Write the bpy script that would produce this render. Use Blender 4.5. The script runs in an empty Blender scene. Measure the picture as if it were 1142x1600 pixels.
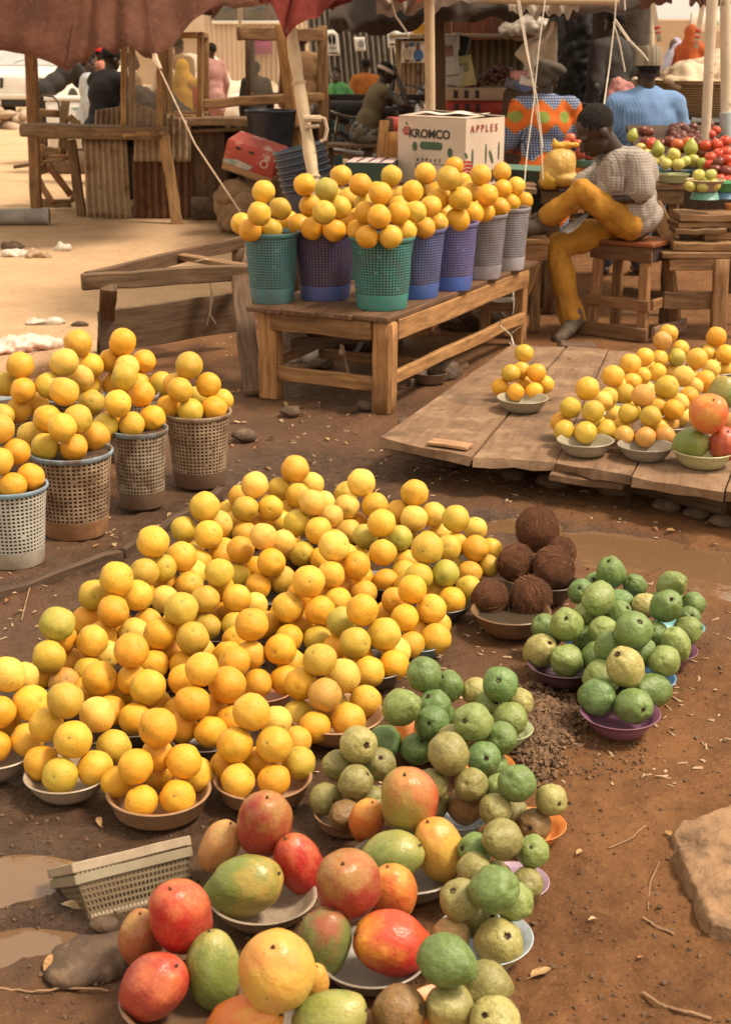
import bpy, bmesh, math, random
import numpy as np
from mathutils import Vector, Matrix, Euler, noise as mnoise
scene = bpy.context.scene
R = math.radians
# ------------------------------------------------------------------ camera, sky, sun, exposure
CAM_H, PITCH, FPX = 1.70, R(17.98), 2311.0
cam_data = bpy.data.cameras.new('camera'); cam = bpy.data.objects.new('camera', cam_data)
scene.collection.objects.link(cam)
cam.location = (0, 0, CAM_H); cam.rotation_euler = (R(90) - PITCH, 0, 0)
cam_data.sensor_fit = 'VERTICAL'; cam_data.sensor_height = 36.0; cam_data.lens = 36.0 * FPX / 1600.0
cam_data.clip_start = 0.05; cam_data.clip_end = 2000
cam_data.dof.use_dof = True; cam_data.dof.focus_distance = 4.2; cam_data.dof.aperture_fstop = 8.0
scene.camera = cam
world = bpy.data.worlds.new('World'); scene.world = world; world.use_nodes = True
wn, wl = world.node_tree.nodes, world.node_tree.links
bg = wn['Background']
sky = wn.new('ShaderNodeTexSky'); sky.sky_type = 'NISHITA'; sky.sun_disc = False
SUN_EL, SUN_AZ = R(58), R(100)      # azimuth measured from +Y, towards +X
sky.sun_elevation = SUN_EL; sky.sun_rotation = SUN_AZ
sky.dust_density = 3.0; sky.air_density = 1.0; sky.ozone_density = 0.3
hs = wn.new('ShaderNodeHueSaturation'); hs.inputs['Saturation'].default_value = 0.25; hs.inputs['Value'].default_value = 1.45
tint = wn.new('ShaderNodeMix'); tint.data_type = 'RGBA'; tint.blend_type = 'MULTIPLY'
tint.inputs[0].default_value = 1.0; tint.inputs[7].default_value = (1.0, 0.84, 0.65, 1)
wl.new(sky.outputs[0], hs.inputs['Color']); wl.new(hs.outputs[0], tint.inputs[6])
haze = wn.new('ShaderNodeMix'); haze.data_type = 'RGBA'; haze.inputs[0].default_value = 0.55; haze.inputs[7].default_value = (6.5, 5.65, 4.4, 1)   # dusty harmattan overcast
wl.new(tint.outputs[2], haze.inputs[6]); wl.new(haze.outputs[2], bg.inputs['Color'])
bg.inputs['Strength'].default_value = 0.15
sl = bpy.data.lights.new('sun', 'SUN'); sun = bpy.data.objects.new('sun', sl); scene.collection.objects.link(sun)
sl.energy = 3.0; sl.angle = R(12); sl.color = (1.0, 0.86, 0.68)
sd = Vector((math.sin(SUN_AZ) * math.cos(SUN_EL), math.cos(SUN_AZ) * math.cos(SUN_EL), math.sin(SUN_EL)))
sun.rotation_euler = sd.to_track_quat('Z', 'Y').to_euler(); sun.location = (9, -3, 14)
scene.view_settings.view_transform = 'Standard'; scene.view_settings.look = 'None'
scene.view_settings.exposure = 0.58; scene.view_settings.gamma = 1.0
scene.cycles.max_bounces = 6; scene.cycles.diffuse_bounces = 3; scene.cycles.transparent_max_bounces = 12
# ------------------------------------------------------------------ placing helpers (photo measurements -> world points)
cp, sp = math.cos(PITCH), math.sin(PITCH)
def ray(px, py):
 a, b = px - 571.0, 800.0 - py
 return Vector((a, FPX * cp + b * sp, -FPX * sp + b * cp))
def G(px, py, z=0.0):               # point of the level z under a measured image position
 d = ray(px, py); t = (z - CAM_H) / d.z
 return Vector((d.x * t, d.y * t, z))
def V(px, py, Y):                   # point at distance Y
 d = ray(px, py); t = Y / d.y
 return Vector((d.x * t, Y, CAM_H + d.z * t))
def ppm(p):                         # image px per metre at a point
 return FPX / (p.y * cp + (CAM_H - p.z) * sp)
rng = random.Random(7)
# ------------------------------------------------------------------ scene-graph helpers
def link(o, parent=None):
 scene.collection.objects.link(o)
 if parent is not None: o.parent = parent
 return o
def tag(o, label=None, cat=None, group=None, kind=None):
 if label: o['label'] = label
 if cat: o['category'] = cat
 if group: o['group'] = group
 if kind: o['kind'] = kind
 return o
def empty(name, loc, label, cat, group=None, rz=0.0):
 o = bpy.data.objects.new(name, None); o.location = loc; o.rotation_euler = (0, 0, rz); o.empty_display_size = 0.1
 link(o); tag(o, label, cat, group); return o
def obj(name, me, m=None, parent=None, loc=None, rot=None, color=None):
 o = bpy.data.objects.new(name, me); link(o, parent)
 if m is not None and len(me.materials) == 0: me.materials.append(m)
 if loc is not None: o.location = loc
 if rot is not None: o.rotation_euler = rot
 if color is not None: o.color = (*color[:3], 1.0)
 return o
def at_root(o, root):               # keep world place while parenting to an unrotated empty
 o.parent = root; o.location = Vector(o.location) - Vector(root.location); return o
# ------------------------------------------------------------------ mesh builder
class MB:
 def __init__(s): s.v = []; s.f = []; s.uv = []
 def add(s, vs, fs, uvs=None):
  b = len(s.v); s.v += [tuple(p) for p in vs]
  for i, f in enumerate(fs):
   s.f.append(tuple(b + k for k in f))
   s.uv.append(uvs[i] if uvs else None)
  return s
 def box(s, c, size, rot=None):
  M = Matrix.Translation(Vector(c)) @ (rot.to_4x4() if rot is not None else Matrix.Identity(4))
  x, y, z = (k / 2 for k in size)
  ch = min(x, y, z) * 0.12
  return s.plank(M @ Vector((0, 0, -z)), M @ Vector((0, 0, z)), 2 * x, 2 * y, M.to_3x3() @ Vector((1, 0, 0)), wob=0, segs=1, ch=ch)
 def plank(s, p0, p1, w, t, side=None, segs=5, wob=0.004, ch=None, rg=None):
  """sawn timber from p0 to p1: width w along side, thickness t; grain runs along"""
  rg = rg or rng
  p0, p1 = Vector(p0), Vector(p1); d = p1 - p0; L = d.length; d.normalize()
  side = Vector(side) if side is not None else Vector((0, 0, 1))
  side = side - d * side.dot(d)
  if side.length < 1e-6: side = d.orthogonal()
  side.normalize(); n = d.cross(side)
  c = ch if ch is not None else min(w, t) * 0.14
  prof = [(-w/2 + c, -t/2), (w/2 - c, -t/2), (w/2, -t/2 + c), (w/2, t/2 - c), (w/2 - c, t/2), (-w/2 + c, t/2), (-w/2, t/2 - c), (-w/2, -t/2 + c)]
  per = [0]
  for i in range(8):
   a, b = prof[i], prof[(i + 1) % 8]; per.append(per[-1] + math.hypot(a[0] - b[0], a[1] - b[1]))
  vs, fs, uv = [], [], []
  u0, v0 = rg.uniform(0, 50), rg.uniform(0, 50)
  rings = [(-0.0, 0.9)] + [(k / segs, 1.0) for k in range(segs + 1)] + [(1.0, 0.9)]
  ds = [0.0] + [k / segs * L for k in range(segs + 1)] + [L]
  ds[0] = 0.0; ds[1] = min(c, L * .2); ds[-2] = L - min(c, L * .2)
  if segs == 1: pass
  ox = oy = 0
  for k, (q, sc) in enumerate(rings):
   ex = rg.uniform(-wob, wob) if 0 < k < len(rings) - 1 else ox
   ey = rg.uniform(-wob, wob) * .6 if 0 < k < len(rings) - 1 else oy
   ox, oy = ex, ey
   ww = 1 + (rg.uniform(-wob, wob) / max(w, .01)) * .8
   for (a, b) in prof:
    ka = a * ww if sc == 1 else math.copysign(max(abs(a) - c * .7, 0), a)
    kb = b if sc == 1 else math.copysign(max(abs(b) - c * .7, 0), b)
    vs.append(p0 + d * ds[k] + side * (ka + ex) + n * (kb + ey))
  m = len(rings)
  for k in range(m - 1):
   for i in range(8):
    j = (i + 1) % 8
    fs.append((k*8+i, k*8+j, (k+1)*8+j, (k+1)*8+i))
    uv.append([(u0+per[i], v0+ds[k]), (u0+per[i+1], v0+ds[k]), (u0+per[i+1], v0+ds[k+1]), (u0+per[i], v0+ds[k+1])])
  fs.append(tuple(range(7, -1, -1))); uv.append([(u0 + prof[i][0], v0 + prof[i][1] * .2) for i in range(7, -1, -1)])
  e = (m-1)*8
  fs.append(tuple(e + i for i in range(8))); uv.append([(u0 + p[0], v0 + p[1] * .2) for p in prof])
  return s.add(vs, fs, uv)
 def tube(s, pts, rad, n=10, cap=True):
  pts = [Vector(p) for p in pts]
  rad = rad if hasattr(rad, '__len__') else [rad] * len(pts)
  vs, fs = [], []; up = None
  for k, p in enumerate(pts):
   t = (pts[min(k+1, len(pts)-1)] - pts[max(k-1, 0)])
   t = t.normalized() if t.length > 1e-9 else Vector((0, 0, 1))
   if up is None: up = t.orthogonal().normalized()
   up = (up - t * up.dot(t)); up = up.normalized() if up.length > 1e-6 else t.orthogonal().normalized()
   w = t.cross(up)
   for i in range(n):
    a = 2 * math.pi * i / n
    vs.append(p + (up * math.cos(a) + w * math.sin(a)) * rad[k])
  for k in range(len(pts) - 1):
   for i in range(n):
    j = (i + 1) % n
    fs.append((k*n+i, k*n+j, (k+1)*n+j, (k+1)*n+i))
  if cap:
   fs.append(tuple(range(n-1, -1, -1))); e = (len(pts)-1)*n; fs.append(tuple(e+i for i in range(n)))
  return s.add(vs, fs)
 def lathe(s, prof, n=32, c=(0, 0, 0), wob=0.0, closed=False):
  c = Vector(c); vs, fs = [], []
  ph = [rng.uniform(0, 6.28) for _ in range(3)]
  for (r, z) in prof:
   for i in range(n):
    a = 2 * math.pi * i / n
    k = 1 + wob * (math.sin(2*a+ph[0]) + .6*math.sin(3*a+ph[1]))
    vs.append(c + Vector((r*k*math.cos(a), r*k*math.sin(a), z + wob*.12*math.sin(2*a+ph[2]))))
  m = len(prof)
  for k in range(m - 1 if not closed else m):
   for i in range(n):
    j = (i+1) % n; k2 = (k+1) % m
    fs.append((k*n+i, k*n+j, k2*n+j, k2*n+i))
  return s.add(vs, fs)
 def ball(s, c, r, n=16, m=10, rot=None, f=None):
  c = Vector(c); r = r if hasattr(r, '__len__') else (r, r, r)
  vs, fs = [], []
  for k in range(m + 1):
   th = math.pi * k / m
   for i in range(n):
    a = 2*math.pi*i/n
    d = Vector((math.sin(th)*math.cos(a), math.sin(th)*math.sin(a), math.cos(th)))
    p = Vector((d.x*r[0], d.y*r[1], d.z*r[2]))
    if f: p = f(d, p)
    vs.append(c + (rot @ p if rot is not None else p))
  for k in range(m):
   for i in range(n):
    j = (i+1) % n
    if k == 0: fs.append((i, (k+1)*n+i, (k+1)*n+j))
    elif k == m-1: fs.append((k*n+i, (k+1)*n+i, k*n+j))
    else: fs.append((k*n+i, (k+1)*n+i, (k+1)*n+j, k*n+j))
  return s.add(vs, fs)
 def grid(s, P, nu, nv, uv=True):
  vs = [P(i/(nu-1), j/(nv-1)) for j in range(nv) for i in range(nu)]
  fs, uvs = [], []
  for j in range(nv-1):
   for i in range(nu-1):
    fs.append((j*nu+i, j*nu+i+1, (j+1)*nu+i+1, (j+1)*nu+i))
    uvs.append([(i/(nu-1), j/(nv-1)), ((i+1)/(nu-1), j/(nv-1)), ((i+1)/(nu-1), (j+1)/(nv-1)), (i/(nu-1), (j+1)/(nv-1))])
  return s.add(vs, fs, uvs)
 def mesh(s, name, smooth=True, angle=40, origin=None):
  me = bpy.data.meshes.new(name)
  v = s.v if origin is None else [(p[0]-origin[0], p[1]-origin[1], p[2]-origin[2]) for p in s.v]
  me.from_pydata(v, [], s.f)
  if any(u for u in s.uv):
   l = me.uv_layers.new(name='UVMap'); flat = []
   for f, u in zip(s.f, s.uv):
    for k in range(len(f)): flat += list(u[k]) if u else [0.0, 0.0]
   l.data.foreach_set('uv', flat)
  me.update()
  if smooth:
   me.polygons.foreach_set('use_smooth', [True] * len(me.polygons))
   if angle < 180: me.set_sharp_from_angle(angle=R(angle))
  return me
 def build(s, name, m, parent=None, smooth=True, angle=40, origin=None, color=None, solid=0.0):
  """one mesh object; with a parent empty (unrotated) the mesh is stored relative to it"""
  if origin is None and parent is not None: origin = world_loc(parent)
  me = s.mesh(name, smooth, angle, origin)
  o = obj(name, me, m, parent, color=color)
  if parent is None and origin is not None: o.location = origin
  if solid:
   md = o.modifiers.new('thickness', 'SOLIDIFY'); md.thickness = solid; md.offset = 0
  return o
def world_loc(o):
 p = Vector(o.location); q = o.parent
 while q is not None: p = p + Vector(q.location); q = q.parent
 return p
def fuse(name, prims, voxel=0.012, smooth=6, disp=None, origin=(0, 0, 0)):
 """one continuous surface grown over capsules ('c', p0, p1, r0, r1) and ellipsoids ('e', centre, radii, rotation)"""
 b = MB()
 for q in prims:
  if q[0] == 'c':
   _, p0, p1, r0, r1 = q; p0, p1 = Vector(p0), Vector(p1)
   L = (p1 - p0).length; k = max(2, int(L / 0.05) + 1)
   pts = [p0.lerp(p1, i / k) for i in range(k + 1)]
   b.tube(pts, [r0 + (r1 - r0) * i / k for i in range(k + 1)], 14)
   b.ball(p0, r0, 14, 8); b.ball(p1, r1, 14, 8)
  elif q[0] == 'm': b.add(q[2], q[3])
  else:
   b.ball(q[1], q[2], 18, 12, q[3] if len(q) > 3 else None)
 me = b.mesh(name + '_rough', False, origin=origin)
 t = bpy.data.objects.new('t', me); scene.collection.objects.link(t)
 rm = t.modifiers.new('r', 'REMESH'); rm.mode = 'VOXEL'; rm.voxel_size = voxel
 if smooth:
  sm = t.modifiers.new('s', 'SMOOTH'); sm.iterations = smooth; sm.factor = 0.5
 dg = bpy.context.evaluated_depsgraph_get()
 out = bpy.data.meshes.new_from_object(t.evaluated_get(dg)); out.name = name
 bpy.data.objects.remove(t); bpy.data.meshes.remove(me)
 if disp:
  n = len(out.vertices); co = np.empty(n*3); no = np.empty(n*3)
  out.vertices.foreach_get('co', co); out.vertex_normals.foreach_get('vector', no)
  co = co.reshape(-1, 3); no = no.reshape(-1, 3)
  amp, sc = disp[0], disp[1]; seed = disp[2] if len(disp) > 2 else 0
  ax = disp[3] if len(disp) > 3 else (1, 1, 1)
  d = np.array([mnoise.noise(Vector((c[0]*sc*ax[0]+seed, c[1]*sc*ax[1], c[2]*sc*ax[2]))) + .5*mnoise.noise(Vector((c[0]*2.3*sc*ax[0], c[1]*2.3*sc*ax[1]+seed, c[2]*2.3*sc*ax[2]))) for c in co])
  co = co + no * (d * amp)[:, None]
  out.vertices.foreach_set('co', co.ravel()); out.update()
 out.polygons.foreach_set('use_smooth', [True]*len(out.polygons))
 return out
# ------------------------------------------------------------------ materials
def newmat(name):
 m = bpy.data.materials.new(name); m.use_nodes = True
 nt = m.node_tree; return m, nt, nt.nodes, nt.links, nt.nodes['Principled BSDF']
def coords(nt, kind='Object', rand=True, scale=None):
 tc = nt.nodes.new('ShaderNodeTexCoord'); src = tc.outputs[kind]
 if rand:
  oi = nt.nodes.new('ShaderNodeObjectInfo'); mu = nt.nodes.new('ShaderNodeMath'); mu.operation = 'MULTIPLY'
  mu.inputs[1].default_value = 37.0; nt.links.new(oi.outputs['Random'], mu.inputs[0])
  ad = nt.nodes.new('ShaderNodeVectorMath'); ad.operation = 'ADD'
  nt.links.new(src, ad.inputs[0]); nt.links.new(mu.outputs[0], ad.inputs[1]); src = ad.outputs[0]
 if scale:
  mp = nt.nodes.new('ShaderNodeMapping'); mp.inputs['Scale'].default_value = scale
  nt.links.new(src, mp.inputs['Vector']); src = mp.outputs[0]
 return src
def tex(nt, src, scale, detail=4, rough=.55, kind='NOISE'):
 n = nt.nodes.new('ShaderNodeTexNoise'); n.inputs['Scale'].default_value = scale
 n.inputs['Detail'].default_value = detail; n.inputs['Roughness'].default_value = rough
 nt.links.new(src, n.inputs['Vector']); return n.outputs['Fac']
def voro(nt, src, scale, feature='F1'):
 n = nt.nodes.new('ShaderNodeTexVoronoi'); n.feature = feature; n.inputs['Scale'].default_value = scale
 nt.links.new(src, n.inputs['Vector']); return n.outputs['Distance']
def remap(nt, src, a, b, c=0.0, d=1.0):
 n = nt.nodes.new('ShaderNodeMapRange'); n.inputs[1].default_value = a; n.inputs[2].default_value = b
 n.inputs[3].default_value = c; n.inputs[4].default_value = d; nt.links.new(src, n.inputs[0]); return n.outputs[0]
def mix(nt, fac, a, b, blend='MIX'):
 n = nt.nodes.new('ShaderNodeMix'); n.data_type = 'RGBA'; n.blend_type = blend
 for s_, v in ((0, fac), (6, a), (7, b)):
  if hasattr(v, 'is_linked') or hasattr(v, 'node'): nt.links.new(v, n.inputs[s_])
  elif s_ == 0: n.inputs[0].default_value = v
  else: n.inputs[s_].default_value = (*v[:3], 1)
 return n.outputs[2]
def math_(nt, op, a, b=None, c=None):
 n = nt.nodes.new('ShaderNodeMath'); n.operation = op
 for i, v in enumerate((a, b, c)):
  if v is None: continue
  if hasattr(v, 'node'): nt.links.new(v, n.inputs[i])
  else: n.inputs[i].default_value = v
 return n.outputs[0]
def bump(nt, h, strength, dist=0.01, prev=None):
 n = nt.nodes.new('ShaderNodeBump'); n.inputs['Strength'].default_value = strength; n.inputs['Distance'].default_value = dist
 nt.links.new(h, n.inputs['Height'])
 if prev is not None: nt.links.new(prev, n.inputs['Normal'])
 return n.outputs[0]
def objcol(nt):
 return nt.nodes.new('ShaderNodeObjectInfo').outputs['Color']
def simple(name, c1, c2=None, rough=.6, sc=12, b=(60, .15), fac=(.35, .65), spec=.4, useobj=False, metal=0, coat=0, sheen=0, stain=None):
 m, nt, ns, ls, P = newmat(name); s = coords(nt)
 f = remap(nt, tex(nt, s, sc, 5), fac[0], fac[1])
 if useobj:
  oc = objcol(nt); col = mix(nt, f, oc, mix(nt, 1.0, oc, c1, 'MULTIPLY'))
 else: col = mix(nt, f, c1, c2 or c1)
 if stain: col = mix(nt, remap(nt, tex(nt, s, stain[1], 6, .65), stain[2], stain[3]), col, stain[0])
 ls.new(col, P.inputs['Base Color'])
 P.inputs['Roughness'].default_value = rough; P.inputs['Specular IOR Level'].default_value = spec; P.inputs['Metallic'].default_value = metal
 if coat: P.inputs['Coat Weight'].default_value = coat
 if b: ls.new(bump(nt, tex(nt, s, b[0], 4), b[1]), P.inputs['Normal'])
 return m
M = {}
def wood(name, tintc, dirt=.5, dusty=False):
 m, nt, ns, ls, P = newmat(name)
 tc = ns.new('ShaderNodeTexCoord'); mp = ns.new('ShaderNodeMapping'); mp.inputs['Scale'].default_value = (14, 1.3, 1)
 ls.new(tc.outputs['UV'], mp.inputs['Vector'])
 g = tex(nt, mp.outputs[0], 3.2, 7, .62)
 mp2 = ns.new('ShaderNodeMapping'); mp2.inputs['Scale'].default_value = (90, 3.0, 1); ls.new(tc.outputs['UV'], mp2.inputs['Vector'])
 g2 = tex(nt, mp2.outputs[0], 3.0, 3)
 oc = objcol(nt)
 dark = mix(nt, 1.0, oc, tuple(.42 * k for k in (1, .92, .82)), 'MULTIPLY')
 col = mix(nt, remap(nt, g, .36, .66), oc, dark)
 col = mix(nt, remap(nt, g2, .5, .75, 0, .35), col, mix(nt, 1.0, oc, (1.3, 1.25, 1.15), 'MULTIPLY'))
 s = coords(nt)
 col = mix(nt, remap(nt, tex(nt, s, 5, 6, .65), .52, .72, 0, dirt), col, (.07, .045, .028))
 if dusty:
  col = mix(nt, remap(nt, tex(nt, s, 2.6, 7, .7), .36, .62, 0, .85), col, (.215, .125, .07)); col = mix(nt, remap(nt, tex(nt, s, 6, 7, .7), .50, .62, 0, .7), col, (.31, .20, .12)); col = mix(nt, remap(nt, tex(nt, s, 3.1, 5, .6), .57, .66, 0, .8), col, (.10, .06, .036))
 vk = voro(nt, mp.outputs[0], .55)
 col = mix(nt, remap(nt, vk, .0, .09, .75, 0), col, (.05, .03, .018))
 ls.new(col, P.inputs['Base Color']); P.inputs['Roughness'].default_value = .72; P.inputs['Specular IOR Level'].default_value = .3
 ls.new(bump(nt, g2, .35, .004, bump(nt, g, .3, .006)), P.inputs['Normal'])
 return m
M['wood'] = wood('sawn_wood', None)
M['board'] = wood('dusty_board', None, .25, True)
WOOD, WDARK, WNEW, WGREY = (.36, .19, .08), (.13, .07, .035), (.52, .26, .085), (.30, .19, .11)
# ================================================================== GROUND
def vnoise(x, y, seed=0):
 xi, yi = np.floor(x).astype(np.int64), np.floor(y).astype(np.int64); fx, fy = x - xi, y - yi
 def h(a, b):
  n = (a * 374761393 + b * 668265263 + seed * 974711) & 0x7fffffff
  n = ((n ^ (n >> 13)) * 1274126177) & 0x7fffffff
  return ((n ^ (n >> 16)) & 0xffff) / 65535.0 * 2 - 1
 u, w = fx*fx*(3-2*fx), fy*fy*(3-2*fy)
 return (h(xi, yi)*(1-u)+h(xi+1, yi)*u)*(1-w) + (h(xi, yi+1)*(1-u)+h(xi+1, yi+1)*u)*w
def fbm(x, y, sc, oct=4, seed=0, ridged=False):
 t, a, s = 0, 1.0, 0
 for o in range(oct):
  n = vnoise(x*sc*2**o, y*sc*2**o, seed+o*17)
  if ridged: n = 1 - 2*np.abs(n)
  t = t + n*a; s += a; a *= .5
 return t / s
def smooth01(t): t = np.clip(t, 0, 1); return t*t*(3-2*t)
def ell(px, py, rx, ry, rot=0): c = G(px, py); return (c.x, c.y, rx, ry, rot)
PUDDLES = [ell(8, 1368, .17, .10, .5), ell(20, 1462, .13, .075, .4), ell(790, 812, .22, .10, -.2), ell(930, 842, .34, .15, -.15), ell(1060, 868, .33, .17, -.1), ell(1170, 905, .3, .2, 0), ell(55, 905, .25, .06, .7)]
def puddle_field(x, y):
 best = np.zeros_like(x)
 nx, ny = fbm(x, y, 4, 3, 5), fbm(x, y, 4, 3, 9)
 for (cx, cy, rx, ry, rot) in PUDDLES:
  dx, dy = x - cx + nx*.10, y - cy + ny*.10
  c, s = math.cos(rot), math.sin(rot)
  d = np.sqrt(((dx*c+dy*s)/rx)**2 + ((-dx*s+dy*c)/ry)**2)
  best = np.maximum(best, smooth01((1.15 - d)/.5))
 return best
SAND_LINE = [(-400, 640), (0, 580), (150, 545), (300, 500), (392, 440), (398, 395), (372, 345), (340, 335)]
def seg_side(x, y):
 pts = [G(*q) for q in SAND_LINE]
 d = np.full_like(x, 1e9); side = np.zeros_like(x)
 for a, b in zip(pts[:-1], pts[1:]):
  ex, ey = b.x-a.x, b.y-a.y; L2 = ex*ex+ey*ey
  t = np.clip(((x-a.x)*ex+(y-a.y)*ey)/L2, 0, 1)
  dx, dy = x-(a.x+t*ex), y-(a.y+t*ey); dd = np.hypot(dx, dy)
  cr = ex*(y-a.y)-ey*(x-a.x)
  m = dd < d; d = np.where(m, dd, d); side = np.where(m, np.sign(cr), side)
 return d*side
def ground_h(x, y):
 near = smooth01((9.5 - y)/3.0)
 h = fbm(x, y, 1.1, 3, 1)*.012 + fbm(x, y, 9, 4, 2)*.011*near + fbm(x, y, 30, 4, 3)*.0055*near - np.clip(fbm(x, y, 5.5, 2, 51)-.35, 0, .25)*.05*near
 c = G(60, 950); clod = np.exp(-(((x-c.x)/.45)**2 + ((y-c.y)/.45)**2))
 c2 = G(110, 1520); clod = clod + .8*np.exp(-(((x-c2.x)/.22)**2 + ((y-c2.y)/.2)**2))
 h = h + clod*(np.maximum(fbm(x, y, 13, 3, 11, True), -.2)*.028 + .006)
 c3 = G(1010, 1420); dry = np.exp(-(((x-c3.x)/.5)**2 + ((y-c3.y)/.8)**2))
 h = h + dry*np.maximum(fbm(x, y, 26, 3, 21), 0)*.010
 h = h - puddle_field(x, y)*.040
 return np.minimum(h, .022) - .006
def build_ground():
 def axis(segs):
  out = [segs[0][0]]
  for a, b, st in segs:
   n = max(1, int(round((b-a)/st))); out += [a+(b-a)*(k+1)/n for k in range(n)]
  return np.array(out)
 xs = axis([(-260, -60, 40), (-60, -12, 6), (-12, -3, .6), (-3, -1.3, .06), (-1.3, 1.5, .0125), (1.5, 3, .05), (3, 12, .6), (12, 60, 6), (60, 260, 40)])
 ys = axis([(-30, 0, 6), (0, 2.0, .25), (2.0, 4.2, .012), (4.2, 7.2, .018), (7.2, 10, .05), (10, 18, .25), (18, 40, 2), (40, 400, 40)])
 X, Y = np.meshgrid(xs, ys); x, y = X.ravel(), Y.ravel()
 z = ground_h(x, y)
 co = np.stack([x, y, z], 1)
 nx, ny = len(xs), len(ys)
 idx = np.arange(nx*ny).reshape(ny, nx)
 q = np.stack([idx[:-1, :-1], idx[:-1, 1:], idx[1:, 1:], idx[1:, :-1]], -1).reshape(-1, 4)
 me = bpy.data.meshes.new('ground')
 me.vertices.add(len(co)); me.vertices.foreach_set('co', co.ravel())
 me.loops.add(q.size); me.loops.foreach_set('vertex_index', q.ravel())
 me.polygons.add(len(q)); me.polygons.foreach_set('loop_start', np.arange(0, q.size, 4))
 me.polygons.foreach_set('use_smooth', np.ones(len(q), bool))
 me.update(); me.validate()
 sd_ = seg_side(x, y)
 sand = smooth01((sd_ + fbm(x, y, 2.2, 4, 31)*.28)/.35 + .5)
 sand = np.maximum(sand, smooth01((y - 17.5)/2))
 wl_ = G(500, 900); wet = np.exp(-(((x-wl_.x+.2)/.95)**2 + ((y-wl_.y)/2.0)**2))*1.3
 wet = wet + puddle_field(x, y)*.9 + fbm(x, y, 3.2, 4, 41)*.35
 p = G(90, 1330); wet = wet + .8*np.exp(-(((x-p.x)/.5)**2 + ((y-p.y)/.55)**2))
 p = G(560, 600); wet = wet + .45*np.exp(-(((x-p.x)/1.0)**2 + ((y-p.y)/1.3)**2))
 p = G(1010, 1420); wet = wet - .9*np.exp(-(((x-p.x)/.5)**2 + ((y-p.y)/.9)**2))
 wet = np.clip(wet, 0, 1)*(1-sand)
 for nm, arr in (('sand', sand), ('wet', wet)):
  a = me.attributes.new(nm, 'FLOAT', 'POINT'); a.data.foreach_set('value', arr.astype(np.float32))
 m, nt, ns, ls, P = newmat('trodden_earth')
 s = coords(nt, rand=False)
 def attr(n): a = ns.new('ShaderNodeAttribute'); a.attribute_name = n; return a.outputs['Fac']
 n1, n2, n3 = tex(nt, s, 2.2, 8, .65), tex(nt, s, 17, 8, .7), tex(nt, s, 95, 5, .7)
 dry = mix(nt, remap(nt, n1, .35, .65), (.24, .112, .048), (.155, .070, .031))
 dry = mix(nt, remap(nt, n2, .5, .72, 0, .7), dry, (.29, .145, .062))
 dry = mix(nt, remap(nt, tex(nt, s, 5.5, 9, .72), .50, .66, 0, .5), dry, (.08, .039, .02)); dry = mix(nt, remap(nt, tex(nt, s, 31, 6, .75), .56, .70, 0, .55), dry, (.07, .034, .018))
 wetc = mix(nt, remap(nt, n2, .35, .65), (.105, .052, .025), (.060, .030, .015))
 sandc = mix(nt, remap(nt, n1, .3, .7), (.62, .42, .25), (.50, .32, .18))
 sandc = mix(nt, remap(nt, n2, .55, .75, 0, .6), sandc, (.33, .215, .135))
 col = mix(nt, attr('wet'), dry, wetc); col = mix(nt, attr('sand'), col, sandc)
 # grit: small pale and dark specks lying in the soil
 vs_ = voro(nt, s, 70); col = mix(nt, remap(nt, vs_, .05, .16, .55, 0), col, (.36, .23, .14))
 vs2 = voro(nt, s, 41); col = mix(nt, remap(nt, vs2, .04, .13, .6, 0), col, (.05, .03, .02))
 ls.new(col, P.inputs['Base Color'])
 rr = math_(nt, 'SUBTRACT', .88, math_(nt, 'MULTIPLY', attr('wet'), remap(nt, n2, .3, .7, .46, .72)))
 ls.new(rr, P.inputs['Roughness']); ls.new(math_(nt, 'MULTIPLY_ADD', attr('wet'), .4, .12), P.inputs['Specular IOR Level'])
 ls.new(bump(nt, n3, .7, .007, bump(nt, n2, .9, .035)), P.inputs['Normal'])
 g = obj('ground', me, m); tag(g, 'trodden brown earth, wet and muddy among the bowls', None, None, 'structure')
 # puddle water: level sheets that the hollows in the ground cut to shape
 w, nt, ns, ls, P = newmat('muddy_water')
 s = coords(nt, rand=False); P.inputs['Base Color'].default_value = (.15, .085, .043, 1); P.inputs['Roughness'].default_value = .03
 P.inputs['Specular IOR Level'].default_value = 1.0; P.inputs['IOR'].default_value = 1.4
 ls.new(bump(nt, tex(nt, s, 16, 3), .12, .02), P.inputs['Normal'])
 for grp in (PUDDLES[0:2], PUDDLES[2:6], PUDDLES[6:7]):
  b = MB()
  x0 = min(e[0]-e[2]*1.3 for e in grp); x1 = max(e[0]+e[2]*1.3 for e in grp); y0 = min(e[1]-max(e[3], e[2]*.6)*1.2 for e in grp); y1 = max(e[1]+max(e[3], e[2]*.6)*1.2 for e in grp)
  pts = [G(0, 1200)]; cx, cy = (x0+x1)/2, (y0+y1)/2
  vs = [(cx+(x1-x0)/2*math.cos(t*.2618)*1.05, cy+(y1-y0)/2*math.sin(t*.2618)*1.05, -.0285) for t in range(24)]
  b.add(vs, [tuple(range(24))]); o = b.build('puddle', w); tag(o, 'shallow brown puddle lying in a hollow of the mud', None, None, 'structure')
build_ground()
def gz(x, y): return float(ground_h(np.array([x]), np.array([y]))[0])
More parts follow.
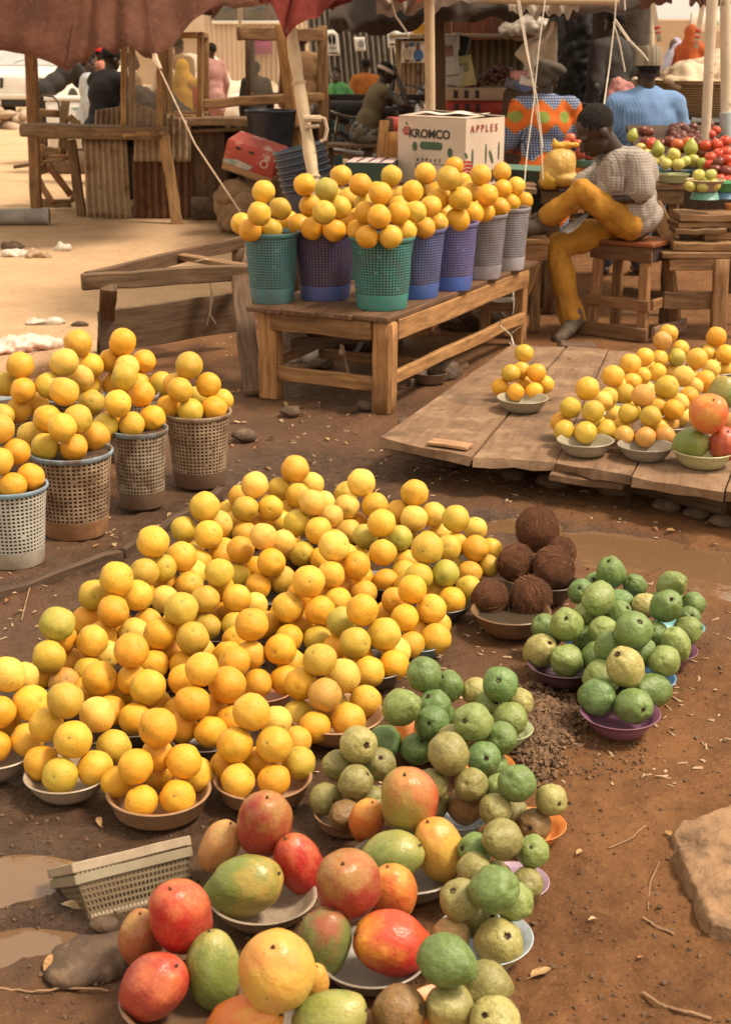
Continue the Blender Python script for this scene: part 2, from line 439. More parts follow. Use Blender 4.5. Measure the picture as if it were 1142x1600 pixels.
# ================================================================== FRUIT MATERIALS AND MESHES
def fruit_mat(name, attr=None, mott=(.55, .35, .16), blem=(.10, .05, .02), bs=(42, .25), rough=.47, speck=True, sss=.0, tintf=.45, bl=(.61, .70)):
 m, nt, ns, ls, P = newmat(name)
 if attr: a = ns.new('ShaderNodeAttribute'); a.attribute_name = attr; oc = a.outputs['Color']
 else: oc = objcol(nt)
 s = coords(nt, rand=attr is None)
 f = remap(nt, tex(nt, s, 1.6, 3, .5), .38, .68, 0, tintf)
 col = mix(nt, f, oc, mix(nt, 1.0, oc, mott, 'MULTIPLY'))
 f2 = remap(nt, tex(nt, s, 7, 5, .65), .48, .8, 0, .35); col = mix(nt, f2, col, (.66, .42, .11))
 if speck:
  v = voro(nt, s, 4.2); v2 = tex(nt, s, 3.5, 2)
  k = math_(nt, 'MULTIPLY', remap(nt, v, .10, .19, 1, 0), remap(nt, v2, .50, .55)); col = mix(nt, math_(nt, 'MULTIPLY', k, .8), col, blem)
  b2 = remap(nt, tex(nt, s, 3.4, 7, .75), bl[0], bl[1], 0, .7); col = mix(nt, b2, col, tuple(2.2*c for c in blem))
 if speck and not attr:
  so = ns.new('ShaderNodeSeparateXYZ'); ls.new(coords(nt, rand=False), so.inputs[0]); rr_ = math_(nt, 'ADD', math_(nt, 'MULTIPLY', so.outputs['X'], so.outputs['X']), math_(nt, 'MULTIPLY', so.outputs['Y'], so.outputs['Y']))
  tp_ = math_(nt, 'MULTIPLY', remap(nt, rr_, .004, .010, 1, 0), math_(nt, 'GREATER_THAN', so.outputs['Z'], 0)); col = mix(nt, math_(nt, 'MULTIPLY', tp_, .85), col, (.16, .10, .035))
  col = mix(nt, math_(nt, 'MULTIPLY', remap(nt, rr_, .01, .22, 1, 0), .38), col, mix(nt, 1.0, oc, (.66, .78, .7), 'MULTIPLY'))
 ls.new(col, P.inputs['Base Color']); P.inputs['Roughness'].default_value = rough; P.inputs['Specular IOR Level'].default_value = .38
 if sss:
  P.inputs['Subsurface Weight'].default_value = sss; P.inputs['Subsurface Radius'].default_value = (1, .45, .1); P.inputs['Subsurface Scale'].default_value = .008
 ls.new(bump(nt, voro(nt, s, bs[0]), bs[1], .002, bump(nt, tex(nt, s, 6, 4), .25, .006)), P.inputs['Normal'])
 return m
M['orange'] = fruit_mat('orange_peel', mott=(.86, .70, .35), sss=.12)
M['orange_many'] = fruit_mat('orange_peel_many', 'Col', mott=(.86, .70, .35))
M['apple'] = fruit_mat('apple_skin', mott=(.75, .5, .3), rough=.25, bs=(300, .01))
def orange_mesh(k):
 sx = Vector((k*7.3, k*3.1, 2)); dim = rng.uniform(.05, .10)
 fl = rng.uniform(.93, 1.03)
 def f(d, p):
  n = mnoise.noise(d*1.3 + sx)*.065 + mnoise.noise(d*2.8 + sx)*.024
  top = math.exp(-((1-d.z)/.018)) * dim + math.exp(-((1+d.z)/.008))*.05
  q = p * (1 + n - top); q.z *= fl; return q
 b = MB().ball((0, 0, 0), 1.0, 26, 17, None, f)
 return b.mesh('orange', angle=180)
ORANGE = [orange_mesh(k) for k in range(7)]
for me in ORANGE: me.materials.append(M['orange'])
ORC = {'y': ((.70, .405, .045), 'yellow'), 'o': ((.70, .35, .026), 'vivid'), 'p': ((.74, .48, .095), 'pale yellow'),
       'g': ((.42, .38, .065), 'greenish'), 'b': ((.56, .30, .07), 'brown-blotched'), 'm': ((.54, .37, .045), 'dull yellow')}
# ------------------------------------------------------------------ bowls
def plastic(name, dirt=.35, rough=.38, lo=.42):
 m, nt, ns, ls, P = newmat(name); s = coords(nt); oc = objcol(nt)
 col = mix(nt, remap(nt, tex(nt, s, 9, 6, .7), lo, lo+.24, 0, dirt), oc, (.13, .072, .036))
 col = mix(nt, remap(nt, tex(nt, s, 60, 4), .35, .7, 0, .25), col, mix(nt, 1.0, oc, (.7, .65, .6), 'MULTIPLY'))
 ls.new(col, P.inputs['Base Color']); P.inputs['Roughness'].default_value = rough; P.inputs['Specular IOR Level'].default_value = .42
 ls.new(bump(nt, tex(nt, s, 45, 4), .1, .004), P.inputs['Normal']); return m
M['plastic'] = plastic('scuffed_plastic')
M['plastic_dirty'] = plastic('muddy_plastic', .75, .5)
BOWLC = {'tan': (.42, .25, .14), 'white': (.38, .30, .22), 'grey': (.28, .24, .20), 'dark': (.07, .06, .055), 'teal': (.10, .20, .22), 'pink': (.52, .26, .14),
         'cream': (.47, .46, .26), 'green': (.52, .60, .33), 'orange': (.72, .24, .05), 'blue': (.10, .28, .50), 'purple': (.22, .09, .17), 'dpurple': (.10, .055, .08),
         'lblue': (.46, .54, .60), 'cyan': (.14, .42, .45), 'lilac': (.47, .33, .45), 'brown': (.16, .09, .05), 'steel': (.33, .30, .22)}
BOWLME = {}
def bowl_mesh(style):
 if style in BOWLME: return BOWLME[style]
 b = MB()
 if style == 'round':   # rolled rim, curved wall, foot ring
  prof = [(0, .03), (.45, .03), (.64, .10), (.80, .30), (.93, .50), (.97, .545), (1.0, .55), (1.02, .53), (1.0, .50), (.96, .46), (.86, .26), (.70, .06), (.62, 0), (.52, 0), (.50, .015), (0, .015)]
 elif style == 'step':  # washing-bowl shape with a stepped lip
  prof = [(0, .03), (.50, .03), (.60, .08), (.78, .34), (.82, .42), (.93, .50), (1.0, .56), (1.02, .55), (1.0, .52), (.92, .44), (.87, .41), (.84, .33), (.66, .04), (.60, 0), (0, 0)]
 else:                  # straight-sided tub
  prof = [(0, .03), (.72, .03), (.80, .07), (.93, .44), (.95, .47), (1.0, .48), (1.01, .46), (.97, .43), (.86, .05), (.80, 0), (0, 0)]
 b.lathe(prof, 44, wob=.010); me = b.mesh('bowl', angle=50); me.materials.append(M['plastic']); BOWLME[style] = me
 return me
def bowl(c, r, col, label, style='round', hk=1.0, group=None, name='bowl', flip=False, cat='bowl'):
 o = obj(name, bowl_mesh(style), None, None, c, (math.pi if flip else 0, 0, rng.uniform(0, 6.28)), BOWLC.get(col, col))
 o.scale = (r, r, r*hk); tag(o, label, cat, group); return o
# ------------------------------------------------------------------ piles of fruit
FR = []          # every round fruit: dict(p, r, code, tier, phrase, me, kind)
def pile(phrase, s, base=0.0, rest=.018, kind='orange', rk=1.0, step=1.5):
 toks = []
 for t in s.split():
  q = t.split(','); code = 'y' if kind == 'orange' else ''
  if not q[-1][-1].isdigit(): code = q[-1][-1]; q[-1] = q[-1][:-1]
  toks.append([float(q[0]), float(q[1]), float(q[2]), int(q[3]), code])
 rs = [t[2] / ppm(G(t[0], t[1], base + .05)) for t in toks if t[3] > 0] or [t[2]/ppm(G(t[0], t[1], base+.05)) for t in toks]
 Rm = sum(rs) / len(rs) * rk; out = []
 for x, y, r, tier, code in toks:
  z = base + rest + Rm + tier*step*Rm
  p = G(x, y, z); rr = r/ppm(p)*rk
  rr = min(max(rr, Rm*.90), Rm*1.10)
  d = dict(p=p, r=rr, code=code, tier=tier, phrase=phrase, px=x, rpx=r, kind=kind, base=base+rest); FR.append(d); out.append(d)
 return out
def centre(pl):
 t = [d for d in pl if d['tier'] == max(q['tier'] for q in pl)]
 c = sum((d['p'] for d in t), Vector()) / len(t); m = sum((d['p'] for d in pl), Vector()) / len(pl)
 return c*.7 + m*.3
def relax(items, it=40):
 n = len(items); P = np.array([list(d['p']) for d in items]); r = np.array([d['r'] for d in items]); fl = np.array([d['base'] for d in items]) + r
 for _ in range(it):
  D = P[:, None] - P[None]; L = np.linalg.norm(D, axis=2) + np.eye(n)*9
  ov = np.clip((r[:, None]+r[None])*.975 - L, 0, None)
  if ov.max() < 1e-4: break
  P += ((D/L[..., None])*(ov*.38)[..., None]).sum(1)
  P[:, 2] = np.maximum(P[:, 2], fl)
 for d, q in zip(items, P): d['p'] = Vector(q)
ORDN = ['first', 'second', 'third', 'fourth', 'fifth', 'sixth', 'seventh', 'eighth', 'ninth']
def place_words(items):
 """says which fruit of its pile each one is"""
 by = {}
 for d in items: by.setdefault((d['phrase'], d['tier']), []).append(d)
 for (ph, t), L in by.items():
  L.sort(key=lambda d: d['px']); n = len(L); top = max(d['tier'] for d in items if d['phrase'] == ph)
  lay = 'top' if t == top else ('bottom layer' if t == 0 else 'middle layer')
  for i, d in enumerate(L):
   if t == top and n == 1: d['where'] = 'topmost'
   elif n == 1: d['where'] = lay
   elif n == 2: d['where'] = ('left' if i == 0 else 'right') + ' in ' + lay
   elif n == 3: d['where'] = ('left', 'middle', 'right')[i] + ' in ' + lay
   else: d['where'] = ORDN[i] + ' from left in ' + lay
# ================================================================== THE MOUND OF ORANGES ON THE GROUND
# phrase, fruits "x,y,r,tier[colour]", bowl (px, py, r px, colour, style) or colour only
MOUND = [
 ('pile cut off by the picture edge', '13,1055,29,2p 40,1100,29,1 38,1059,24,1p 8,1110,26,1o 34,1157,26,0 8,1130,23,0o -2,1162,26,0o -30,1150,26,0', (-12, 1178, 72, 'white', 'round')),
 ('pile in the dirty white front bowl', '103,1094,30,2m 115,1156,30,1 152,1117,29,1p 72,1132,27,1 66,1193,27,0o 94,1211,28,0m 149,1200,27,0 178,1167,28,0m', (106, 1212, 66, 'white', 'round')),
 ('pile topped by a green fruit', '90,975,28,2g 78,1028,26,1m 138,1002,26,1 104,1000,22,1o 62,1058,23,0o 99,1064,24,0b 138,1050,24,0m 110,1034,22,0o 166,1024,22,0p', 'dark'),
 ('pile behind the dirty white bowl', '205,1021,28,2o 164,1060,27,1o 228,1073,28,1 203,1060,22,1o 189,1085,23,0o 211,1122,26,0o 251,1102,24,0 174,1112,24,0o 138,1080,22,0o', (213, 1128, 56, 'dark', 'round')),
 ('pile beside the green-topped one', '183,905,28,2 177,957,26,1o 215,933,25,1 147,932,24,1m 137,968,23,0o 168,992,22,0 224,972,23,0 204,990,22,0p 190,975,20,0o', 'dark'),
 ('wide-topped pile by the mud clods', '241,850,26,2 226,897,24,1m 282,872,24,1 254,884,20,1m 254,936,22,0p 291,914,22,0 262,910,20,0o 303,896,20,0p 226,930,18,0o', 'dark'),
 ('dull-topped pile inside the mound', '283,952,27,2m 251,991,26,1o 300,1001,26,1m 276,975,20,1 333,1023,21,0o 250,1038,24,0o 278,1022,20,0o 310,1022,18,0 238,1020,20,0p', (290, 1045, 52, 'dark', 'round')),
 ('pile behind the tray-side tan bowl', '315,1048,28,2 301,1099,28,1o 355,1075,30,1o 288,1065,23,1o 326,1142,26,0o 288,1135,24,0o 336,1110,21,0o 358,1122,21,0o 272,1108,20,0o 282,1035,18,0o', (322, 1150, 56, 'dark', 'round')),
 ('pile in the tan bowl by the tray', '247,1143,31,2o 215,1198,29,1o 281,1188,28,1o 250,1180,22,1o 184,1222,26,0o 221,1251,27,0o 278,1246,28,0o 315,1207,27,0 249,1205,24,0o', (249, 1238, 82, 'tan', 'tub')),
 ('pile in the tan bowl behind mangoes', '391,1116,30,2 368,1164,29,1o 429,1166,29,1 431,1128,23,1p 372,1219,28,0 428,1217,27,0o 467,1193,27,0m 348,1197,23,0o 401,1192,22,0o 462,1158,22,0', (411, 1216, 77, 'tan', 'tub')),
 ('pile in the chipped pinkish bowl', '393,980,27,2o 372,1032,26,1o 429,1018,25,1o 396,1020,20,1 405,1068,23,0o 442,1061,23,0o 456,1036,20,0 369,1000,20,0o 352,1058,20,0o', (408, 1072, 52, 'pink', 'tub')),
 ('pile in wide tan bowl by guavas', '499,1032,27,2m 507,1086,27,1b 534,1060,28,1p 471,1071,26,1o 491,1137,26,0o 544,1125,28,0 571,1096,26,0 466,1116,23,0m 520,1098,22,0m', (525, 1124, 74, 'tan', 'round')),
 ('pile next to the teal-rimmed bowl', '566,953,26,2o 555,1005,26,1m 600,991,27,1m 534,974,22,1g 576,1050,25,0 615,1039,24,0o 527,1012,20,0o 624,1016,22,0p 560,1028,22,0o', (580, 1042, 57, 'dark', 'round')),
 ('pile in the teal-rimmed bowl', '644,921,23,2o 632,966,22,1o 673,952,24,1 616,938,20,1o 642,1008,22,0 675,999,24,0 603,960,20,0o 685,976,20,0 650,985,18,0o', (652, 1000, 47, 'teal', 'round')),
 ('pile with a dull green left fruit', '320,792,24,2m 288,829,21,1m 326,839,23,1 344,818,19,1p 315,875,22,0 344,864,20,0o 357,824,19,0m 300,862,18,0m', 'dark'),
 ('pale pile left of the mound peak', '398,758,22,2p 383,799,21,1m 423,794,20,1 376,776,18,1 380,832,20,0 360,822,19,0 402,820,19,0o 438,815,18,0 358,800,17,0', 'dark'),
 ('highest pile at the mound back', '461,733,22,2 437,764,20,1m 466,774,20,1 487,757,19,1p 451,800,18,0 424,790,17,0 480,795,18,0 505,785,18,0p', 'dark'),
 ('pale pile just before the highest', '488,786,22,2p 464,818,21,1m 497,829,22,1 517,807,19,1p 479,867,20,0m 496,872,18,0o 520,846,18,0o 452,845,18,0', 'dark'),
 ('pale-topped pile with vivid middle fruits', '412,840,22,2p 376,862,22,1o 424,880,23,1o 442,848,20,1p 405,915,20,0o 376,897,19,0m 440,907,23,0m 457,854,19,0 396,890,18,0o 346,862,19,0', (408, 930, 48, 'dark', 'round')),
 ('pile over a slate-rimmed bowl', '343,896,23,2m 321,939,23,1m 370,935,23,1 346,920,19,1o 329,977,21,0m 363,976,21,0m 399,945,18,0p 348,955,18,0o 300,965,18,0', (346, 985, 48, 'dark', 'round')),
 ('pile in the middle of the mound', '522,854,25,2p 517,899,22,1 556,887,23,1o 540,870,19,1 528,939,20,0 563,922,21,0 588,905,20,0o 502,925,18,0o 548,915,17,0o', 'dark'),
 ('pile left of a blemished top fruit', '483,912,26,2 450,949,25,1 499,954,24,1o 470,930,20,1o 452,998,22,0o 496,997,22,0m 421,973,21,0o 516,980,19,0o 472,976,20,0o 437,965,18,0', (474, 1010, 50, 'dark', 'round')),
 ('pile flanked by two green fruits', '596,818,23,2 598,864,22,1 570,839,20,1g 624,843,21,1g 615,900,21,0m 585,905,20,0o 634,877,20,0 560,870,18,0', (602, 908, 46, 'dark', 'round')),
 ('pale pile right of the highest', '566,757,22,2p 542,793,20,1p 585,792,21,1 541,771,17,1m 547,828,20,0p 524,806,18,0p 566,820,18,0o 590,822,18,0', 'dark'),
 ('pale pile nearest the wooden platform', '647,771,22,2 649,812,22,1p 623,801,20,1 675,805,19,1p 688,832,18,0p 660,845,19,0 635,838,19,0m 615,828,17,0', 'dark'),
 ('dull green pile in the dark bowl', '667,857,26,2m 696,896,22,1g 654,901,22,1m 700,856,21,1m 705,939,20,0o 732,920,21,0m 680,925,18,0m 636,915,18,0', (690, 942, 46, 'dark', 'round')),
 ('pile beside the coconuts', '712,815,22,2m 736,855,21,1o 743,826,18,1p 718,850,18,1 732,894,19,0 762,884,19,0m 767,858,18,0 712,885,18,0m', 'dark'),
]
BOWL_W = {'white': 'dirty white', 'tan': 'tan', 'dark': 'dark', 'teal': 'teal-rimmed', 'pink': 'chipped pinkish', 'steel': 'steel'}
for ph, s, bw in MOUND:
 pl = pile(ph, s)
 if isinstance(bw, tuple):
  c = G(bw[0], bw[1], .045); r = bw[2]/ppm(c); col, st = bw[3], bw[4]
 else:
  c = centre(pl); r = .100; col, st = bw, 'round'
 c.z = .002
 bowl(c, r, col, f'{BOWL_W[col]} bowl under the {ph}', st, .95 if st == 'round' else .9, 'bowls under the oranges')
# ================================================================== BASKETS
def lattice_mesh(rt, rb, h, n, rows):
 b = MB(); z0, z1 = h*.21, h*.945
 def rad(z, a=0.0): return (rb + (rt-rb)*(z/h))*(1+.014*math.sin(2*a+1+z*9)*math.sin(3.14*z/h)+.008*math.sin(5*a+z*30))
 vs, fs = [], []
 hw, hh = .62, .60
 for k in range(rows):
  za, zb = z0+(z1-z0)*k/rows, z0+(z1-z0)*(k+1)/rows
  for i in range(n):
   a0, a1 = 2*math.pi*i/n, 2*math.pi*(i+1)/n; am, da = (a0+a1)/2, (a1-a0)/2*hw
   zm, dz = (za+zb)/2, (zb-za)/2*hh
   if rng.random() < .012: dz *= .05
   def P(a, z): r = rad(z, a); return (r*math.cos(a), r*math.sin(a), z)
   o = [P(a0, za), P(a1, za), P(a1, zb), P(a0, zb)]; q = [P(am-da, zm-dz), P(am+da, zm-dz), P(am+da, zm+dz), P(am-da, zm+dz)]
   e = len(vs); vs += o+q
   for j in range(4): fs.append((e+j, e+(j+1) % 4, e+4+(j+1) % 4, e+4+j))
 return b.add(vs, fs).mesh('lattice', False)
def rim_mesh(rt, h):
 b = MB(); b.lathe([(rt*.955, h*.93), (rt*1.0, h*.935), (rt*1.035, h*.955), (rt*1.06, h*.985), (rt*1.05, h*1.0), (rt*1.01, h*1.003), (rt*.975, h*.985)], 56, closed=True)
 for z, k in ((.60, 1.006), (.40, 1.006)):
  pass
 return b.mesh('rim', angle=60)
def base_mesh(rt, rb, h):
 b = MB(); r2 = rb+(rt-rb)*.21
 b.lathe([(0, .006), (rb*.93, .006), (r2*.985, h*.20), (r2*1.004, h*.215), (r2*1.004, h*.19), (rb*1.0, h*.03), (rb*.97, 0), (0, 0)], 56)
 return b.mesh('base', angle=50)
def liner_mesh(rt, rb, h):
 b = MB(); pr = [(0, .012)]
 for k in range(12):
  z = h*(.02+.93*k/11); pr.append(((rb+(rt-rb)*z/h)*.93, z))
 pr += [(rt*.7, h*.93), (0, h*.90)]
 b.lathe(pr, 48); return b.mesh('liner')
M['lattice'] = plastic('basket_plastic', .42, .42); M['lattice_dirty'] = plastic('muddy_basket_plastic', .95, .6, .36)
M['liner'] = simple('dark_lining', (.11, .06, .03), (.035, .02, .012), .9, 40, (120, .6))  # dark brown shell inside the baskets, keeps the lattice holes dark
BK = {}
def basket(c, rt, h, col, label, group, base_col=None, dirty=False, rim_col=None, n=52, rows=17, rbk=.80, tilt=None, full=True):
 key = (dirty, n, rows, rbk)
 if key not in BK:
  rt0, h0 = .14, .30; m = M['lattice_dirty' if dirty else 'lattice']
  ms = (lattice_mesh(rt0, rt0*rbk, h0, n, rows), rim_mesh(rt0, h0), base_mesh(rt0, rt0*rbk, h0), liner_mesh(rt0, rt0*rbk, h0))
  for q in ms[:3]: q.materials.append(m)
  ms[3].materials.append(M['liner']); BK[key] = ms
 ms = BK[key]; root = empty('basket', c, label, 'basket', group); k = rt/.14, rt/.14, h/.30
 rz = rng.uniform(0, 6.28)
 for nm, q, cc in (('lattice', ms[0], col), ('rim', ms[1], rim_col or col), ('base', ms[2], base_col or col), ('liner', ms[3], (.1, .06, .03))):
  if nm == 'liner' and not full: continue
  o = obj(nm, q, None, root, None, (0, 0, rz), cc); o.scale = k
  if nm == 'lattice':
   md = o.modifiers.new('thickness', 'SOLIDIFY'); md.thickness = .003; md.offset = -1
 if tilt: root.rotation_euler = tilt
 return root
# ---- four (and three more behind) baskets standing on the mud at the left
TEAL, NAVY, PURP, GREYB, LGREY = (.075, .20, .22), (.06, .08, .22), (.085, .07, .15), (.17, .16, .22), (.33, .33, .35)
LB = [  # rim centre px, half width px, height m, colours, phrase, fruits
 ((17, 757), 58, .27, (.50, .48, .42), (.38, .34, .28), (.24, .36, .44), False, 'blue-rimmed basket cut by the picture edge', '0,671,24,2 26,705,22,1o 0,722,22,1 20,758,22,0o 48,746,22,0o -20,752,22,0 -24,700,20,1', 'pale grey lattice basket with blue rim, cut by the picture edge'),
 ((112, 703), 65, .302, (.46, .33, .22), (.34, .17, .08), (.26, .38, .46), True, 'mud-stained basket with repaired rim', '101,612,24,2 75,655,23,1o 122,656,24,1m 72,698,21,0m 115,698,22,0o 150,682,23,0o 49,680,19,0m 98,668,20,1', 'mud-stained white basket with a tied, repaired blue rim'),
 ((217, 668), 46, .298, (.46, .38, .28), (.16, .11, .08), (.26, .36, .42), True, 'muddy-based basket between two others', '195,589,22,2m 185,632,22,1 223,617,21,1o 204,600,18,1 167,665,19,0m 204,663,21,0 238,652,21,0o 182,655,18,0o', 'muddy-based pale lattice basket standing between two others'),
 ((309, 642), 53, .292, (.42, .30, .20), (.13, .075, .045), (.44, .34, .25), True, 'brown-rimmed basket nearest the wooden frame', '296,571,22,2m 282,611,20,1 326,602,20,1o 274,600,17,1 264,636,18,0o 298,641,20,0m 334,637,20,0o 347,626,17,0 308,622,17,0m', 'brown-stained lattice basket with pale rim, nearest the wooden frame'),
]
for rc, hw, h, col, bc, rcol, dirty, ph, s, lab in LB:
 p = G(rc[0], rc[1], h); r = hw/ppm(p)/1.05
 basket((p.x, p.y, 0.0), r, h, col, lab, 'baskets of oranges on the mud', bc, dirty, rcol, 46, 15, .80)
 pile(ph, s, h - .035, .0)
LBB = [((20, 628), 46, 'hidden basket at the picture edge', '32,571,22,2 10,600,20,1m 43,610,19,1o 4,650,20,0m 30,640,19,0o 58,632,18,0'),
       ((112, 618), 46, 'basket behind the mud-stained one', '124,539,22,2 101,566,23,2p 142,571,20,1 71,604,20,1m 128,592,20,1p 143,628,20,0m 88,610,18,0 160,600,17,0'),
       ((205, 615), 44, 'basket behind the muddy-based one', '192,537,22,2o 173,567,19,1o 225,565,19,1o 198,572,20,1p 242,600,18,0m 170,600,17,0o 215,600,18,0 ')]
for rc, hw, ph, s in LBB:
 p = G(rc[0], rc[1], .27); basket((p.x, p.y, 0), hw/ppm(p)/1.05, .27, (.42, .36, .28), 'lattice basket mostly hidden: ' + ph, 'baskets of oranges on the mud', (.2, .14, .1), True, (.3, .36, .4), 46, 15, .80)
 pile(ph, s, .27 - .035, 0)
# ---- the low wooden table and its baskets
TZ = .456
N_, R_, L_ = G(609, 497, TZ), G(838, 409, TZ), G(394, 476, TZ)
ex, ey = (R_-N_).normalized(), (L_-N_).normalized()
root = empty('market_table', (N_.x, N_.y, 0), 'low plank table carrying the coloured lattice baskets of oranges', 'table')
LX, LY = (R_-N_).length, (L_-N_).length
def tp(a, b, z): return N_ + ex*a + ey*b + Vector((0, 0, z - TZ))
wd = LY/4
for k in range(4):
 b = MB(); off = rng.uniform(-.03, .03) if k else .02
 b.plank(tp(-.03+off, wd*(k+.5), TZ-.012), tp(LX+.02+off, wd*(k+.5), TZ-.012), wd*.97, .024, ey, 10, .003)
 b.build('top_plank', M['wood'], root, color=(.16, .085, .045))
legs = [(.05, .05), (LX-.1, .05), (LX-.1, LY-.07), (.05, LY-.07)]
for i, (a, c) in enumerate(legs):
 b = MB(); b.plank(tp(a, c, -.01), tp(a, c, TZ-.026), .085 if i != 1 else .06, .10 if i != 1 else .06, ex, 5, .003)
 b.build('leg', M['wood'], root, color=(.42, .215, .085))
for nm, p0, p1, w, t, cc in (
   ('apron', tp(.10, .012, TZ-.075), tp(LX-.12, .012, TZ-.075), .095, .028, (.40, .21, .085)),
   ('apron', tp(.01, .10, TZ-.07), tp(.01, LY-.10, TZ-.07), .085, .028, (.27, .14, .06)),
   ('apron', tp(.10, LY-.02, TZ-.075), tp(LX-.12, LY-.02, TZ-.075), .09, .028, (.3, .16, .07)),
   ('apron', tp(LX-.09, .1, TZ-.07), tp(LX-.09, LY-.10, TZ-.07), .085, .028, (.3, .16, .07)),
   ('stretcher', tp(.10, .03, .155), tp(LX-.12, .03, .155), .06, .03, (.44, .23, .09)),
   ('stretcher', tp(.04, .10, .13), tp(.04, LY-.10, .13), .07, .03, (.36, .19, .08)),
   ('stretcher', tp(.10, LY-.05, .165), tp(LX-.12, LY-.05, .165), .05, .03, (.30, .16, .075)),
   ('stretcher', tp(.55, .06, .125), tp(.55, LY-.07, .125), .05, .025, (.30, .16, .075)),
   ('stretcher', tp(LX-.1, .10, .2), tp(LX-.1, LY-.10, .2), .05, .025, (.30, .16, .075))):
 b = MB(); b.plank(p0, p1, w, t, (0, 0, 1), 6, .004); b.build(nm, M['wood'], root, color=cc)
TB = [  # rim centre px, half width px, colour, base colour, phrase, fruits, label
 ((424, 362), 44, TEAL, (.07, .18, .20), 'teal basket at the table corner', '412,300,18,2 405,334,17,1 438,326,17,1m 392,360,15,0o 423,358,18,0m 451,347,17,0o 378,350,14,0', 'teal lattice basket at the far corner of the low table'),
 ((507, 358), 51, PURP, (.07, .10, .30), 'purple basket with blue base', '510,296,18,2g 477,290,17,2o 506,332,18,1m 485,320,16,1o 530,326,17,1m 468,352,15,0o 488,357,17,0o 522,358,18,0o 545,348,15,0o', 'dark purple lattice basket with blue base between two teal ones'),
 ((597, 369), 52, (.055, .21, .20), (.04, .24, .22), 'front teal basket', '594,303,19,2o 592,339,18,1o 622,333,17,1o 572,333,17,1o 560,361,16,0o 576,370,17,0o 608,370,18,0 633,362,17,0', 'teal lattice basket standing nearest on the table corner'),
 ((650, 356), 47, (.10, .13, .30), (.05, .12, .42), 'blue-based basket behind the front teal one', '644,299,18,2o 649,331,16,1m 673,322,17,1 625,322,15,1o 663,356,17,0o 684,348,16,0 638,352,15,0', 'indigo lattice basket with bright blue base beside the teal one'),
 ((706, 347), 42, (.14, .14, .34), (.06, .13, .48), 'fifth table basket, blue at the base', '701,279,19,2m 717,311,18,1 687,309,16,1o 715,342,17,0o 737,334,15,0o 694,338,14,0', 'violet-blue lattice basket, fifth along the table edge'),
 ((755, 334), 38, (.24, .22, .26), (.30, .28, .33), 'grey basket second from table end', '751,274,17,2 761,305,15,1o 735,300,15,1 757,331,14,0o 780,325,14,0o 741,325,13,0', 'grey lattice basket second from the far table end'),
 ((796, 324), 33, (.30, .29, .33), (.36, .34, .38), 'grey basket at the table end', '784,268,15,2 785,296,14,1o 806,291,14,1 798,318,14,0o 818,314,13,0o 781,312,12,0', 'pale grey lattice basket standing at the far table end'),
]
for rc, hw, col, bc, ph, s, lab in TB:
 H = .335; p = G(rc[0], rc[1], TZ + H); r = hw/ppm(p)/1.05
 basket((p.x, p.y, TZ + .002), r, H, col, lab, 'baskets of oranges on the table', bc, False, None, 54, 19, .80)
 pile(ph, s, TZ + H - .04, 0)
TB2 = [((545, 333), 40, TEAL, 'hidden basket in the table back row', '532,275,17,2 563,289,18,2o 545,310,17,1 520,305,15,1 572,318,15,1m 552,335,15,0'),
       ((612, 322), 38, PURP, 'basket hidden at mid table', '611,277,17,2m 605,305,16,1o 628,308,16,1 590,300,14,1m'),
       ((670, 312), 36, GREYB, 'basket hidden behind the indigo one', '664,271,17,2 655,297,14,1m 682,300,15,1o'),
       ((722, 300), 34, GREYB, 'hidden basket before the white carton', '709,260,15,2o 722,285,15,1 735,290,14,1')]
for rc, hw, col, ph, s in TB2:
 H = .335; p = G(rc[0], rc[1], TZ + H)
 basket((p.x, p.y, TZ + .002), hw/ppm(p)/1.05, H, col, 'lattice ' + ph, 'baskets of oranges on the table', None, False, None, 54, 19, .80)
 pile(ph, s, TZ + H - .04, 0)
